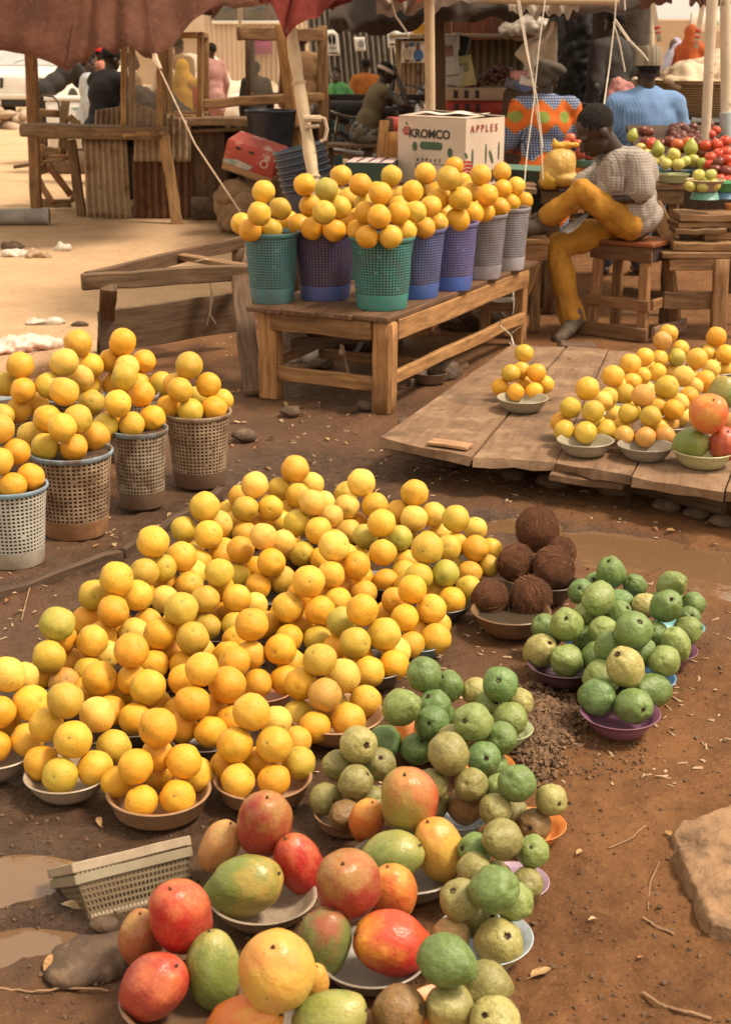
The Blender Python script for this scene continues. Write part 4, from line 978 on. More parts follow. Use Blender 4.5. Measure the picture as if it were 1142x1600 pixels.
def tray(loc, rot, w, d, h, col, rimcol, label):
 root = empty('slatted_tray', (0, 0, 0), label, 'tray', 'slatted trays'); a, b, c = tray_mesh(w, d, h)
 for nm, q, cc in (('wall', a, col), ('rim', b, rimcol), ('floor', c, col)):
  o = q.build(nm, M['traymat'], root, False, color=cc)
  if nm == 'wall':
   md = o.modifiers.new('thickness', 'SOLIDIFY'); md.thickness = .003; md.offset = 0
 root.location = loc; root.rotation_euler = rot; return root
a, b_ = G(116, 1366, .10), G(304, 1309, .10); yaw = math.atan2(b_.y-a.y, b_.x-a.x); mid = (a+b_)/2; wdt = (b_-a).length
rot = (Euler((0, 0, yaw)).to_matrix() @ Euler((R(-31), 0, 0)).to_matrix() @ Euler((0, R(3), 0)).to_matrix()).to_euler()
base_off = Euler(rot).to_matrix() @ Vector((0, -.10, .11))
tray(mid - base_off + Vector((0, 0, -.012)), rot, wdt*.93, .17, .105, (.17, .13, .075), (.24, .20, .13), 'weathered cream slatted tray lying tipped on the mud, lower of two')
up = Euler(rot).to_matrix() @ Vector((0, .0, .026))
tray(mid - base_off + up*.9 + Vector((0, 0, -.012)), rot, wdt*.94, .17, .105, (.20, .16, .10), (.38, .30, .21), 'cream slatted tray nested in the other tipped tray, its rim uppermost')
M['rock'] = simple('dusty_rock', (.31, .185, .10), (.22, .125, .065), .9, 7, (60, .9), stain=((.13, .075, .04), 11, .50, .64))
M['stone'] = simple('muddy_stone', (.11, .066, .04), (.06, .036, .022), .75, 14, (60, .5), stain=((.16, .10, .06), 18, .55, .66))
def rock(name, prims, label, m, disp=(.02, 9), voxel=.012, cat='rock', group=None):
 c = Vector(prims[0][1]); c.z = 0
 me = fuse(name, prims, voxel, 3, disp, origin=c); o = obj(name, me, m, None, c); tag(o, label, cat, group); return o
g = lambda x, y, z=0: G(x, y, z)
RO = [(1050, 1300), (1064, 1284), (1108, 1268), (1150, 1250), (1230, 1262), (1300, 1330), (1290, 1420), (1210, 1470), (1150, 1452), (1108, 1440), (1096, 1402), (1082, 1384), (1068, 1345)]
tp5 = [G(x, y, .030) for x, y in RO]; bt5 = [Vector((p.x*1.0, p.y, -.02))+(p-G(1170, 1360, .030)).normalized()*.012 for p in tp5]; nR = len(RO)
rock('rock', [('m', g(1170, 1360), tp5+bt5, [tuple(range(nR-1, -1, -1)), tuple(nR+i for i in range(nR))]+[(i, (i+1) % nR, nR+(i+1) % nR, nR+i) for i in range(nR)])],
     'large flat tan rock at the right picture edge', M['rock'], (.012, 14), .007)
rock('stone', [('e', g(150, 1500, .005), (.085, .065, .036)), ('e', g(185, 1490, .0), (.05, .05, .035)), ('e', g(110, 1520, 0), (.05, .045, .025))], 'muddy brown stone beside the puddle and red mango', M['stone'], (.012, 16), .008, 'stone', 'stones in the mud')
for (x, y, r, lab) in ((160, 1445, .03, 'small dark stone under the tipped trays'), (572, 634, .055, 'brown stone under the low table edge'), (452, 643, .05, 'broken brick-like stone by the table leg'), (380, 680, .06, 'pale crumpled lump beside the brown-rimmed basket'),
                       (800, 742, .05, 'dark stone under the platform edge'), (862, 752, .07, 'dark stone beneath the platform boards'), (1040, 790, .06, 'dark stone below the platform mango bowl'), (1085, 802, .05, 'stone at the foot of the platform block'),
                       (1125, 815, .05, 'stone at the platform end by the picture edge'), (700, 725, .04, 'stone under the board offcut'), (350, 640, .03, 'small stone behind the brown-rimmed basket')):
 p = G(x, y, r*.3); rock('stone', [('e', p, (r, r*.8, r*.55)), ('e', p+Vector((r*.5, r*.2, 0)), (r*.6, r*.5, r*.4))], lab, M['stone'], (r*.22, .55/r), r*.12, 'stone', 'stones in the mud')
# gravel heap between the guavas and loose grit: uncountable
def pebble(b, p, r, rg):
 q = Euler((rg.uniform(0, 6), rg.uniform(0, 6), rg.uniform(0, 6))).to_matrix(); vs = []
 for a in ((1, 0, 0), (-1, 0, 0), (0, 1, 0), (0, -1, 0), (0, 0, 1), (0, 0, -1), (.6, .6, .5), (-.6, -.5, .55), (.5, -.6, -.4)):
  vs.append(Vector(p) + q @ (Vector(a)*r*rg.uniform(.75, 1.25)) * 1)
 b.add(vs, [(0, 6, 4), (0, 2, 6), (2, 4, 6), (2, 1, 4), (1, 7, 4), (1, 3, 7), (3, 4, 7), (0, 4, 3), (0, 8, 5), (0, 3, 8), (3, 5, 8), (3, 1, 5), (1, 2, 5), (2, 0, 5)])
rg = random.Random(3)
M['gravel'] = simple('brown_gravel', (.20, .115, .06), (.095, .052, .028), .8, 30, (90, .4))
b = MB()
pa, pb, pc = G(800, 1075), G(880, 1095), G(835, 1225)
for _ in range(2600):
 u, v = rg.random(), rg.random()
 if u+v > 1: u, v = 1-u, 1-v
 p = pa + (pb-pa)*u*1.25 + (pc-pa)*v + Vector((rg.gauss(0, .025), rg.gauss(0, .04), 0)); p.z = gz(p.x, p.y) + rg.uniform(0, .014)
 pebble(b, p, rg.uniform(.0035, .010), rg)
for _ in range(500):
 p = G(rg.uniform(820, 1010), rg.uniform(1010, 1215)); p.z = gz(p.x, p.y)+.002; pebble(b, p, rg.uniform(.002, .007), rg)
tag(b.build('gravel', M['gravel'], smooth=False), 'brown gravel and crumbs of soil spilled between the guava bowls', None, None, 'stuff')
M['crumb'] = simple('soil_crumbs', (.15, .085, .048), (.075, .042, .024), .85, 30, None)
b = MB()
for _ in range(2600):
 y = 640 + 960*rg.random()**.8; p = G(rg.uniform(-20, 1160), y)
 p.z = gz(p.x, p.y) + .001; pebble(b, p, rg.choice((.0012, .002, .003, .004, .006)) * rg.uniform(.7, 1.3), rg)
tag(b.build('dirt_crumbs', M['crumb'], smooth=False), 'crumbs of soil and tiny stones scattered over the earth', None, None, 'stuff')
M['chip'] = simple('pale_chips', (.42, .29, .18), (.28, .19, .11), .8, 30, None)
b = MB()
for _ in range(1500):
 y = 330 + 900*rg.random()**1.5; x = rg.uniform(-20, 1160) if y > 640 else rg.uniform(-20, 560)
 p = G(x, y); p.z = gz(p.x, p.y)+.002
 a, L, w = rg.uniform(0, 6.28), rg.uniform(.004, .02), rg.uniform(.002, .006); d = Vector((math.cos(a), math.sin(a), 0)); s = Vector((-d.y, d.x, 0))
 b.add([p-d*L-s*w, p+d*L-s*w*.4, p+d*L*.8+s*w+Vector((0, 0, .003)), p-d*L*.7+s*w], [(0, 1, 2, 3)])
tag(b.build('litter_chips', M['chip'], smooth=False), 'tiny pale chips and leaf scraps littering the earth', None, None, 'stuff')
# dry leaves, each a curled blade
def leaf_mesh(k):
 rg = random.Random(100+k); b = MB(); cu, tw = rg.uniform(.3, 1.0), rg.uniform(-.6, .6)
 def P(u, v):
  t = v; w = .30*math.sin(math.pi*min(1, t*1.02))**.8*(1-.25*t); x = (u-.5)*2*w
  z = abs(x)*.5*cu + .12*cu*math.sin(math.pi*t) + x*tw*t; return (x*(1-.25*cu), t-.5, z + .02*math.sin(9*t+k))
 b.grid(P, 5, 11); b.tube([(0, -.5, .0), (0, -.62, .02), (.02, -.74, .03)], .012, 4); return b.mesh('leaf', angle=180)
LEAF = [leaf_mesh(k) for k in range(5)]
M['leaf'] = simple('dry_leaf', (.5, .4, .3), rough=.7, sc=10, b=(40, .2), useobj=True)
for q in LEAF: q.materials.append(M['leaf'])
LCOL = ((.50, .33, .15), (.42, .24, .09), (.56, .42, .25), (.36, .17, .07))
spots = [(845, 1520, .055), (82, 1512, .050), (115, 1420, .050), (13, 950, .035), (155, 1285, .035), (150, 850, .03), (180, 850, .045), (122, 880, .03), (265, 805, .03), (400, 700, .03), (372, 717, .03), (470, 640, .04), (512, 685, .04), (540, 692, .03),
         (648, 738, .03), (607, 708, .03), (690, 735, .035), (612, 752, .04), (580, 705, .03), (770, 755, .03), (830, 762, .035), (1048, 828, .04), (960, 830, .035), (930, 770, .03), (380, 600, .05), (365, 612, .05), (440, 655, .035), (330, 665, .03), (500, 630, .035),
         (712, 742, .03), (1120, 790, .035), (890, 560, .03), (860, 625, .03), (690, 640, .025), (925, 1440, .02), (1000, 1490, .018), (905, 1330, .025), (1045, 1310, .03), (640, 690, .03), (1125, 760, .03), (35, 965, .025), (60, 990, .02), (30, 1345, .02)]
for i, (x, y, L) in enumerate(spots):
 onp = 790 < x < 900 and y < 640 or (x, y) == (690, 640)
 z = PZ if onp else 0; p = G(x, y, z); p.z = (PZ+.004) if onp else gz(p.x, p.y)+.006
 o = obj('leaf', LEAF[i % 5], None, None, p, (rg.uniform(-.25, .25), rg.uniform(-.25, .25), rg.uniform(0, 6.28)), LCOL[i % 4]); o.scale = (L, L, L)
 if i == 0: tag(o, 'large curled tan leaf on the bare earth by the front bowls', 'leaf', 'dry leaves on the ground')
 elif i == 1: tag(o, 'yellow leaf leaning against the muddy stone', 'leaf', 'dry leaves on the ground')
 elif i == 2: tag(o, 'ochre leaf lying under the tipped trays', 'leaf', 'dry leaves on the ground')
 else: tag(o, 'small dry leaf fallen on the ground or boards', 'leaf', 'small fallen leaves')
for i in range(64):
 x, y = rng.uniform(360, 1130), rng.uniform(640, 850); L = rng.uniform(.022, .046)
 if (590 < x and y < 745): x, y = rng.uniform(330, 590), rng.uniform(560, 760)
 p = G(x, y); p.z = gz(p.x, p.y)+.005; o = obj('leaf', LEAF[i % 5], None, None, p, (rng.uniform(-.3, .3), rng.uniform(-.3, .3), rng.uniform(0, 6.28)), LCOL[i % 4]); o.scale = (L, L, L); tag(o, 'small dry leaf fallen on the ground or boards', 'leaf', 'small fallen leaves')
# twigs
M['twig'] = simple('dry_twig', (.33, .20, .11), (.22, .13, .07), .8, 20, None)
for pts, r, lab in (([(950, 1325), (985, 1310), (1008, 1288)], .0014, 'thin straw arched on the bare earth'), ([(1004, 1433), (1025, 1450), (1052, 1460)], .0026, 'short crooked twig beside the flat rock'),
     ([(1005, 1540), (1030, 1565), (1060, 1580), (1110, 1592)], .0034, 'knotty root lying at the lower right'), ([(35, 980), (42, 950), (48, 925)], .0022, 'bent straw on the mud clods'), ([(1012, 1420), (1015, 1380), (1030, 1345)], .0012, 'thin dark stem next to the flat rock'),
     ([(0, 1545), (50, 1548), (100, 1540), (170, 1545)], .0022, 'long thin stem at the lower left')):
 P_ = [G(*q) for q in pts]
 for p in P_: p.z = gz(p.x, p.y) + r + .002
 P2 = []
 for a_, b2 in zip(P_[:-1], P_[1:]): P2 += [a_.lerp(b2, t/5) + Vector((0, 0, rg.uniform(0, .004))) for t in range(5)]
 P2.append(P_[-1]); tag(MB().tube(P2, r, 6).build('twig', M['twig']), lab, 'twig')
# sodden plank and drain edge beside the baskets
b = MB(); q = [G(-60, 955, .012), G(190, 868, .012), G(345, 772, .012)]
b.plank(q[0], q[1], .05, .03, (0, 0, 1), 8, .006); b.plank(q[1], q[2], .05, .028, (0, 0, 1), 8, .006)
tag(b.build('sodden_plank', M['wood'], color=(.10, .06, .038)), 'dark sodden plank lying in the mud along the baskets', 'plank')
# crumpled plastic litter on the sand
M['film'] = simple('dirty_plastic_film', (.68, .55, .45), (.55, .30, .24), .35, 14, (30, .8), fac=(.45, .6))
M['clearfilm'] = simple('clear_plastic_film', (.62, .54, .45), (.5, .42, .34), .3, 14, (30, .8))
def crumple(name, c, sx, sy, sz, m, label, seed, cat='plastic bag', vox=.012, amp=.03, rz=0, group=None):
 ro = Euler((0, 0, rz)).to_matrix()
 me = fuse(name, [('e', Vector((0, 0, sz*.45)), (sx, sy, sz), ro), ('e', ro @ Vector((sx*.55, sy*.2, sz*.3)), (sx*.6, sy*.7, sz*.6), ro), ('e', ro @ Vector((-sx*.5, -sy*.2, sz*.3)), (sx*.6, sy*.8, sz*.7), ro)], vox, 1, (amp, 14, seed))
 o = obj(name, me, m, None, c); tag(o, label, cat, group); return o
crumple('plastic_bag', G(35, 545), .22, .12, .05, M['film'], 'crumpled red and white plastic bag on the sand', 3, rz=.4)
crumple('plastic_bag', G(70, 505), .12, .05, .025, M['clearfilm'], 'thin clear plastic scrap behind the red and white bag', 8)
crumple('bottle', G(125, 509), .05, .018, .02, M['stone'], 'small dark flattened bottle lying on the sand', 5, 'bottle', .006, .003)
for i, (x, y, w) in enumerate(((30, 400, .13), (20, 388, .1), (60, 402, .1), (98, 390, .07))):
 crumple('rubbish', G(x, y), w, w*.5, .04, (M['clearfilm'], M['stone'], M['chip'], M['clearfilm'])[i], ('white rag in the rubbish near the pipe end', 'dark rubbish lump near the pipe end', 'tan rubbish lump below the pipe', 'flat white scrap on the sand beside the pipe')[i], i*3, 'rubbish')
# pipe lying on the sand
M['pipe'] = simple('grey_pipe', (.34, .31, .28), (.24, .21, .18), .6, 8, (50, .2))
pe, pf = G(78, 338, .07), V(-420, 395, G(78, 338, .07).y - .25)
pf = Vector((pf.x, pf.y, .07)); d = (pe-pf).normalized(); u = Vector((0, 0, 1)); w = d.cross(u)
b = MB(); n = 28; prof = [(pf, .075), (pe-d*.02, .075), (pe-d*.01, .084), (pe, .084), (pe, .066), (pe-d*.3, .066)]
vs = []
for p, r in prof: vs += [p+(u*math.cos(6.2832*i/n)+w*math.sin(6.2832*i/n))*r for i in range(n)]
b.add(vs, [(k*n+i, k*n+(i+1) % n, (k+1)*n+(i+1) % n, (k+1)*n+i) for k in range(5) for i in range(n)])
tag(b.build('pipe', M['pipe']), 'thick grey plastic pipe lying on the sand', 'pipe')
# ================================================================== THE OPEN TABLE FRAME at the left of the baskets
def beam_set(root, items):
 for nm, p0, p1, w, t, side, col in items:
  MB().plank(p0, p1, w, t, side, 7, .005).build(nm, M['wood'], root, color=col)
fl, fr = V(150, 440, 8.05), V(385, 425, 7.15)
A0, A1 = G(128, 440, .50), G(384, 425, .50); B0, B1 = G(128, 418, .5), G(378, 378, .5)
A0 = G(128, 441, .50);
root = empty('table_frame', (A1.x, A1.y, 0), 'unfinished open table frame of dark weathered planks', 'table frame')
U = (0, 0, 1); DK = (.14, .08, .045)
def down(p, z): return Vector((p.x, p.y, z))
beam_set(root, [
  ('rail', A0, A1+Vector((.02, 0, 0)), .085, .045, U, (.17, .10, .055)), ('rail', A0+Vector((.02, .04, .01)), B1, .075, .035, U, (.15, .085, .048)),
  ('crosspiece', (A0*.42+B1*.58)+Vector((-.02, 0, .01)), A1*.98+B1*.02+Vector((0, .06, .01)), .07, .03, (0, 1, 0), (.30, .17, .085)),
  ('leg', G(165, 548, 0)+Vector((0, 0, -.01)), A0+Vector((.13, .02, -.03)), .085, .05, (1, 0, 0), (.16, .095, .05)),
  ('leg', G(398, 618, 0)+Vector((.0, 0, -.01)), A1+Vector((-.03, -.03, -.03)), .10, .07, (1, 0, 0), DK),
  ('leg', down(B1+Vector((-.02, -.05, 0)), -.01), B1+Vector((-.02, -.05, -.03)), .07, .05, (1, 0, 0), DK),
  ('side_board', G(156, 520, .19), G(372, 440, .30)+Vector((.02, -.5, -.09)), .22, .025, U, (.135, .08, .045)),
  ('crosspiece', A1+Vector((-.02, -.02, -.02)), A1+Vector((-.02, .55, -.02)), .07, .04, U, DK)])
M['rope'] = simple('twine', (.55, .42, .30), (.42, .30, .20), .85, 40, None)
def sag(p0, p1, s=0.0, n=14): return [Vector(p0).lerp(Vector(p1), i/n) - Vector((0, 0, s*4*(i/n)*(1-i/n))) for i in range(n+1)]
b = MB(); c = V(322, 418, A1.y+.3)
b.tube([c+Vector((-.06, 0, .03)), c+Vector((0, -.03, .05)), c+Vector((.08, -.02, .03)), c+Vector((.02, -.05, 0)), c+Vector((.03, -.06, -.12)), c+Vector((.02, -.05, -.25)), c+Vector((.05, -.05, -.30))], .004, 5)
b.tube([c+Vector((0, -.04, .0)), c+Vector((.04, -.06, -.15)), c+Vector((.0, -.05, -.31))], .003, 5)
tag(b.build('twine', M['rope']), 'frayed twine hanging from the open table frame', 'twine')
# ================================================================== THE STALL of planks, tin and glass
def rusty_tin(name, c1, c2, c3, band=None):
 m, nt, ns, ls, P = newmat(name); s = coords(nt, scale=(1, 1, .25)); s2 = coords(nt)
 col = mix(nt, remap(nt, tex(nt, s, 5, 7, .65), .38, .64), c1, c2); col = mix(nt, remap(nt, tex(nt, s2, 9, 7, .7), .5, .68), col, c3)
 ls.new(col, P.inputs['Base Color']); P.inputs['Roughness'].default_value = .6; P.inputs['Metallic'].default_value = .15
 ls.new(bump(nt, tex(nt, s2, 30, 4), .25, .006), P.inputs['Normal']); return m
M['tin'] = rusty_tin('weathered_tin', (.44, .33, .22), (.33, .23, .14), (.19, .10, .05))
M['rusttin'] = rusty_tin('rusty_tin', (.22, .115, .055), (.16, .075, .035), (.085, .04, .022))
M['greytin'] = rusty_tin('grey_tin', (.26, .23, .19), (.20, .17, .14), (.15, .11, .08))
M['darktin'] = rusty_tin('dark_tin', (.10, .07, .045), (.06, .04, .028), (.04, .025, .018))
def corrugated(p00, p10, p01, p11, waves, amp, top=None, nz=10):
 """corrugated sheet spanned by bottom left/right and top left/right points"""
 p00, p10, p01, p11 = map(Vector, (p00, p10, p01, p11)); nrm = (p10-p00).cross(p01-p00).normalized(); b = MB()
 nu = waves*8+1
 def P(u, v):
  if top: v = v*(1 + top(u))
  p = p00.lerp(p10, u).lerp(p01.lerp(p11, u), v); return p + nrm*(amp*math.sin(u*waves*2*math.pi) + .012*mnoise.noise(Vector((u*3, v*3, waves))))
 return b.grid(P, nu, nz)
SY = 14.2
stall = empty('market_stall', V(200, 345, SY), 'market stall of rough planks and corrugated tin with glazed showcases', 'stall')
def pv(*a): return V(*a)
ORW, MID, OLDW = (.50, .27, .10), (.36, .20, .09), (.27, .16, .085)
def timber(nm, a, b_, w, t, side, col, parent=stall, segs=7, wob=.006):
 MB().plank(a, b_, w, t, side, segs, wob).build(nm, M['wood'], parent, color=col)
X_ = (1, 0, 0)
timber('counter_plank', pv(39, 203, SY+.2), pv(256, 207, SY), .115, .30, U, (.31, .20, .11))
timber('counter_plank', pv(234, 187, SY+.25), pv(460, 192, SY+.25), .075, .32, U, (.33, .215, .12))
timber('post', pv(58, 330, SY+.5), pv(47, 60, SY+.5), .11, .09, X_, MID)
timber('post', pv(128, 338, SY+.4), pv(112, 218, SY+.4), .09, .07, X_, OLDW)
timber('post', pv(278, 353, SY-.25), pv(256, 212, SY-.05), .10, .07, X_, (.42, .24, .105))
timber('post', pv(345, 345, SY+.6), pv(338, 195, SY+.6), .09, .08, X_, (.2, .12, .065))
timber('post', pv(465, 250, SY+.3), pv(437, 38, SY+.3), .10, .08, X_, ORW)
timber('post', pv(474, 250, SY+.5), pv(455, 60, SY+.5), .07, .06, X_, (.42, .23, .09))
timber('post', pv(506, 262, SY+.9), pv(504, 40, SY+.9), .10, .08, X_, (.36, .2, .09))
timber('beam', pv(372, 52, SY+.35), pv(506, 55, SY+.9), .12, .06, U, (.34, .19, .09))
timber('beam', pv(315, 163, SY+.35), pv(506, 150, SY+.9), .085, .08, U, (.40, .225, .10))
timber('rail', pv(255, 208, SY-.12), pv(192, 211, SY-.12), .03, .03, U, (.52, .33, .15))
corrugated(pv(136, 340, SY+.15), pv(205, 341, SY+.15), pv(131, 217, SY+.15), pv(198, 218, SY+.15), 7, .016).build('tin_panel', M['tin'], stall, solid=.003)
corrugated(pv(210, 252, SY+.1), pv(298, 253, SY+.1), pv(210, 160, SY+.1), pv(298, 190, SY+.1), 9, .014).build('tin_panel', M['tin'], stall, solid=.003)
corrugated(pv(148, 215, SY+.5), pv(192, 215, SY+.5), pv(150, 172, SY+.5), pv(190, 166, SY+.5), 5, .014).build('tin_panel', M['tin'], stall, solid=.003)
corrugated(pv(210, 345, SY+.22), pv(300, 348, SY+.22), pv(207, 240, SY+.22), pv(300, 245, SY+.22), 8, .02).build('rusty_panel', M['rusttin'], stall, solid=.003)
for k, (x0, x1, cc) in enumerate(((296, 318, (.24, .145, .075)), (316, 333, (.17, .10, .055)), (331, 352, (.13, .075, .045)))):
 timber('side_board', pv((x0+x1)/2+3, 346, SY+.3), pv((x0+x1)/2, 196, SY+.3), (x1-x0)/155, .025, X_, cc)
corrugated(pv(350, 330, SY+1.0), pv(510, 320, SY+1.2), pv(350, 190, SY+1.0), pv(510, 160, SY+1.2), 10, .02).build('dark_panel', M['darktin'], stall, solid=.003)
MB().add([pv(140, 215, SY+1.9), pv(510, 200, SY+1.9), pv(470, 198, SY+.1), pv(140, 212, SY+.2)], [(0, 1, 2, 3)]).build('shelf_board', M['wood'], stall, color=OLDW, solid=.03)
MB().box(pv(322, 325, SY+.1), (.28, .12, .20)).build('stone_block', M['stone'], stall)
MB().box(pv(100, 213, SY+1.2), (.55, .35, .03)).build('shelf', M['wood'], stall, color=OLDW)
# glazed showcases standing on the counter
def glassmat():
 m, nt, ns, ls, P = newmat('dusty_glass'); nt.nodes.remove(P)
 tr = ns.new('ShaderNodeBsdfTransparent'); tr.inputs[0].default_value = (.93, .90, .84, 1)
 gl = ns.new('ShaderNodeBsdfGlossy'); gl.inputs['Roughness'].default_value = .15; gl.inputs[0].default_value = (.9, .9, .9, 1)
 df = ns.new('ShaderNodeBsdfDiffuse'); df.inputs[0].default_value = (.55, .46, .35, 1)
 a, c = ns.new('ShaderNodeMixShader'), ns.new('ShaderNodeMixShader'); a.inputs[0].default_value = .06
 ls.new(tr.outputs[0], a.inputs[1]); ls.new(gl.outputs[0], a.inputs[2])
 s = coords(nt, rand=False); ls.new(remap(nt, tex(nt, s, 5, 5), .3, .8, .03, .22), c.inputs[0]); ls.new(a.outputs[0], c.inputs[1]); ls.new(df.outputs[0], c.inputs[2])
 ls.new(c.outputs[0], ns['Material Output'].inputs[0]); return m
M['glass'] = glassmat()
def showcase(x0, x1, ytop, ybot, Y, dep, col, label):
 a, b_ = pv(x0, ybot, Y), pv(x1, ybot, Y); c, d = pv(x0, ytop, Y), pv(x1, ytop, Y); c.z = d.z = max(c.z, d.z); back = Vector((0, dep, 0))
 root = empty('showcase', (a+b_)/2, label, 'showcase', 'glass showcases on the stall'); w = .055
 for p, q in ((a, c), (b_, d), (a+back, c+back), (b_+back, d+back)): timber('upright', p, q, w, w, X_, col, root, 4, .002)
 for p, q in ((a, b_), (c, d), (a+back, b_+back), (c+back, d+back)): timber('rail', p+Vector((w/2+.002, 0, 0)), q-Vector((w/2+.002, 0, 0)), w, w*.9, U, col, root, 4, .002)
 for p, q in ((a, a+back), (b_, b_+back), (c, c+back), (d, d+back)): timber('rail', p+Vector((0, w/2+.002, 0)), q-Vector((0, w/2+.002, 0)), w, w*.9, U, col, root, 3, .002)
 for off in (Vector((0, 0, 0)), back):
  MB().add([a+off, b_+off, d+off, c+off], [(0, 1, 2, 3)]).build('pane', M['glass'], root, False)
 MB().add([a, a+back, c+back, c], [(0, 1, 2, 3)]).build('pane', M['glass'], root, False); MB().add([b_, b_+back, d+back, d], [(0, 1, 2, 3)]).build('pane', M['glass'], root, False)
 return root
showcase(194, 250, 60, 206, SY-.02, .5, (.50, .32, .15), 'glass showcase with pale wooden frame beside the black-clad man')
showcase(254, 313, 55, 183, SY+.22, .55, (.48, .28, .12), 'glass showcase with wooden frame in front of the yellow headscarf')
showcase(388, 442, 58, 152, SY+1.1, .5, (.16, .095, .055), 'dark-framed glass showcase by the leaning orange post')
# broken wooden chair and boards at the stall's open end
ch = empty('broken_chair', pv(85, 330, SY+.9), 'broken wooden chair frame leaning at the open stall end', 'chair')
for a, b_, w in (((52, 155), (66, 225), .08), ((66, 225), (60, 260), .07), ((103, 157), (97, 250), .085), ((52, 176), (98, 178), .075), ((108, 182), (125, 198), .08), ((62, 238), (95, 238), .10), ((48, 250), (118, 243), .05), ((22, 262), (112, 246), .035), ((48, 270), (76, 262), .09), ((76, 258), (112, 305), .07), ((55, 270), (82, 318), .06), ((64, 318), (112, 318), .08), ((112, 315), (122, 290), .06)):
 timber('slat', pv(*a, SY+.9+rng.uniform(-.06, .06)), pv(*b_, SY+.9+rng.uniform(-.06, .06)), w, .035, (.3, 0, 1), (.34+rng.uniform(-.05, .05), .195, .095), ch, 4)
tag(MB().tube([pv(57, 180, SY+1.1), pv(60, 155, SY+1.1), pv(68, 149, SY+1.1), pv(84, 151, SY+1.1), pv(92, 160, SY+1.1), pv(94, 178, SY+1.1)], .012, 6).build('metal_hoop', M['darktin']), 'bent grey metal hoop behind the broken chair', 'hoop')
# ================================================================== CANOPIES, POLES, STRINGS
def cloth(name, c1, c2, rough=.9, sc=4, trans=.25, stripes=None):
 m, nt, ns, ls, P = newmat(name); s = coords(nt, rand=False)
 col = mix(nt, remap(nt, tex(nt, s, sc, 6, .6), .36, .66), c1, c2)
 col = mix(nt, remap(nt, tex(nt, s, sc*6, 5, .7), .52, .75, 0, .5), col, tuple(k*1.5+.02 for k in c1))
 ls.new(col, P.inputs['Base Color']); P.inputs['Roughness'].default_value = rough; P.inputs['Specular IOR Level'].default_value = .2
 b2 = bump(nt, tex(nt, s, 300, 2), .1, .002); ls.new(bump(nt, tex(nt, s, 7, 4, .6), .35, .05, b2), P.inputs['Normal'])
 if trans:
  tl = ns.new('ShaderNodeBsdfTranslucent'); ls.new(col, tl.inputs[0]); mx = ns.new('ShaderNodeMixShader'); mx.inputs[0].default_value = trans
  ls.new(P.outputs[0], mx.inputs[1]); ls.new(tl.outputs[0], mx.inputs[2]); ls.new(mx.outputs[0], ns['Material Output'].inputs[0])
 return m
M['canopy_brown'] = cloth('faded_red_brown_canvas', (.145, .060, .038), (.095, .042, .028)); M['canopy_red'] = cloth('red_canvas', (.21, .036, .026), (.13, .026, .022))
M['canopy_dark'] = cloth('dark_brown_canvas', (.045, .028, .02), (.03, .02, .015), trans=.05); M['canopy_grey'] = cloth('grey_torn_canvas', (.38, .31, .26), (.27, .21, .17))
def umbrella(label, tips, apex, mats, Y0, pole=None, drop=.10, seed=0):
 """canvas panels from the apex to neighbouring rib tips, each hanging a little between its ribs, with a hem and ribs underneath"""
 apex = Vector(apex); root = empty('market_umbrella', (apex.x, apex.y, 0), label, 'umbrella'); n = len(tips)
 for k in range(n):
  a, c = Vector(tips[k]), Vector(tips[(k+1) % n])
  def P(u, v, a=a, c=c, k=k):
   e = a.lerp(c, u); p = apex.lerp(e, min(v, 1.0)); s = math.sin(math.pi*u)
   p.z += .10*s*v*v + .05*math.sin(math.pi*min(v, 1)); w_ = u + .10*mnoise.noise(Vector((v*2, k*3.1, seed)))
   p += Vector((0, -.7, .5))*((abs(math.sin(w_*math.pi*(2+k % 2)+k))-.5)*.075*v*v*(.4+s) + .03*mnoise.noise(Vector((u*9+k, v*5, seed+4)))*v)
   f = .010*math.sin(u*14+k*2+seed)*v*v + .06*mnoise.noise(Vector((u*2.5+k*7, v*2.2, seed)))*v
   p += Vector((0, -.6, .8))*f
   if v > 1: p = p + Vector((0, 0, -(v-1)*drop*8*(1+.2*mnoise.noise(Vector((u*3+k*5, seed, 1)))+.25*s)))
   return p
  b = MB(); nu, nv = 26, 22
  b.grid(lambda u, w: P(u, w*1.12), nu, nv); b.build('panel', mats[k % len(mats)], root, angle=180)
  rib = MB().tube([apex.lerp(a, t/6) - Vector((0, 0, .025)) + Vector((0, 0, .05*math.sin(math.pi*t/6))) for t in range(7)], .009, 6); rib.build('rib', M['darktin'], root)
 if pole: MB().tube(pole[0], pole[1], 12).build('pole', pole[2], root)
 return root
def bamboo():
 m, nt, ns, ls, P = newmat('whitened_bamboo'); s = coords(nt, rand=False)
 col = mix(nt, remap(nt, tex(nt, s, 7, 5), .35, .65), (.56, .42, .26), (.44, .32, .19)); col = mix(nt, remap(nt, tex(nt, s, 19, 6, .7), .60, .70, 0, .8), col, (.13, .08, .045))
 ls.new(col, P.inputs['Base Color']); P.inputs['Roughness'].default_value = .5; ls.new(bump(nt, tex(nt, s, 25, 4), .2, .01), P.inputs['Normal']); return m
M['bamboo'] = bamboo(); M['palepole'] = simple('painted_pole', (.60, .50, .38), (.50, .40, .29), .5, 6, (30, .2), stain=((.22, .15, .10), 16, .6, .68))
ua = V(175, -330, 13.3)
tA = [V(-120, 70, 12.6), V(106, 98, 12.1), V(242, 82, 12.1), V(420, -8, 12.7), V(440, -30, 13.6), V(330, 18, 14.6), V(120, 24, 14.9), V(-60, 10, 14.4)]
umbrella('faded red-brown market umbrella spreading over the stall', tA, ua, [M['canopy_brown'], M['canopy_brown'], M['canopy_brown'], M['canopy_red']], 13, drop=.05, seed=1)
ub = V(560, -420, 9.6)
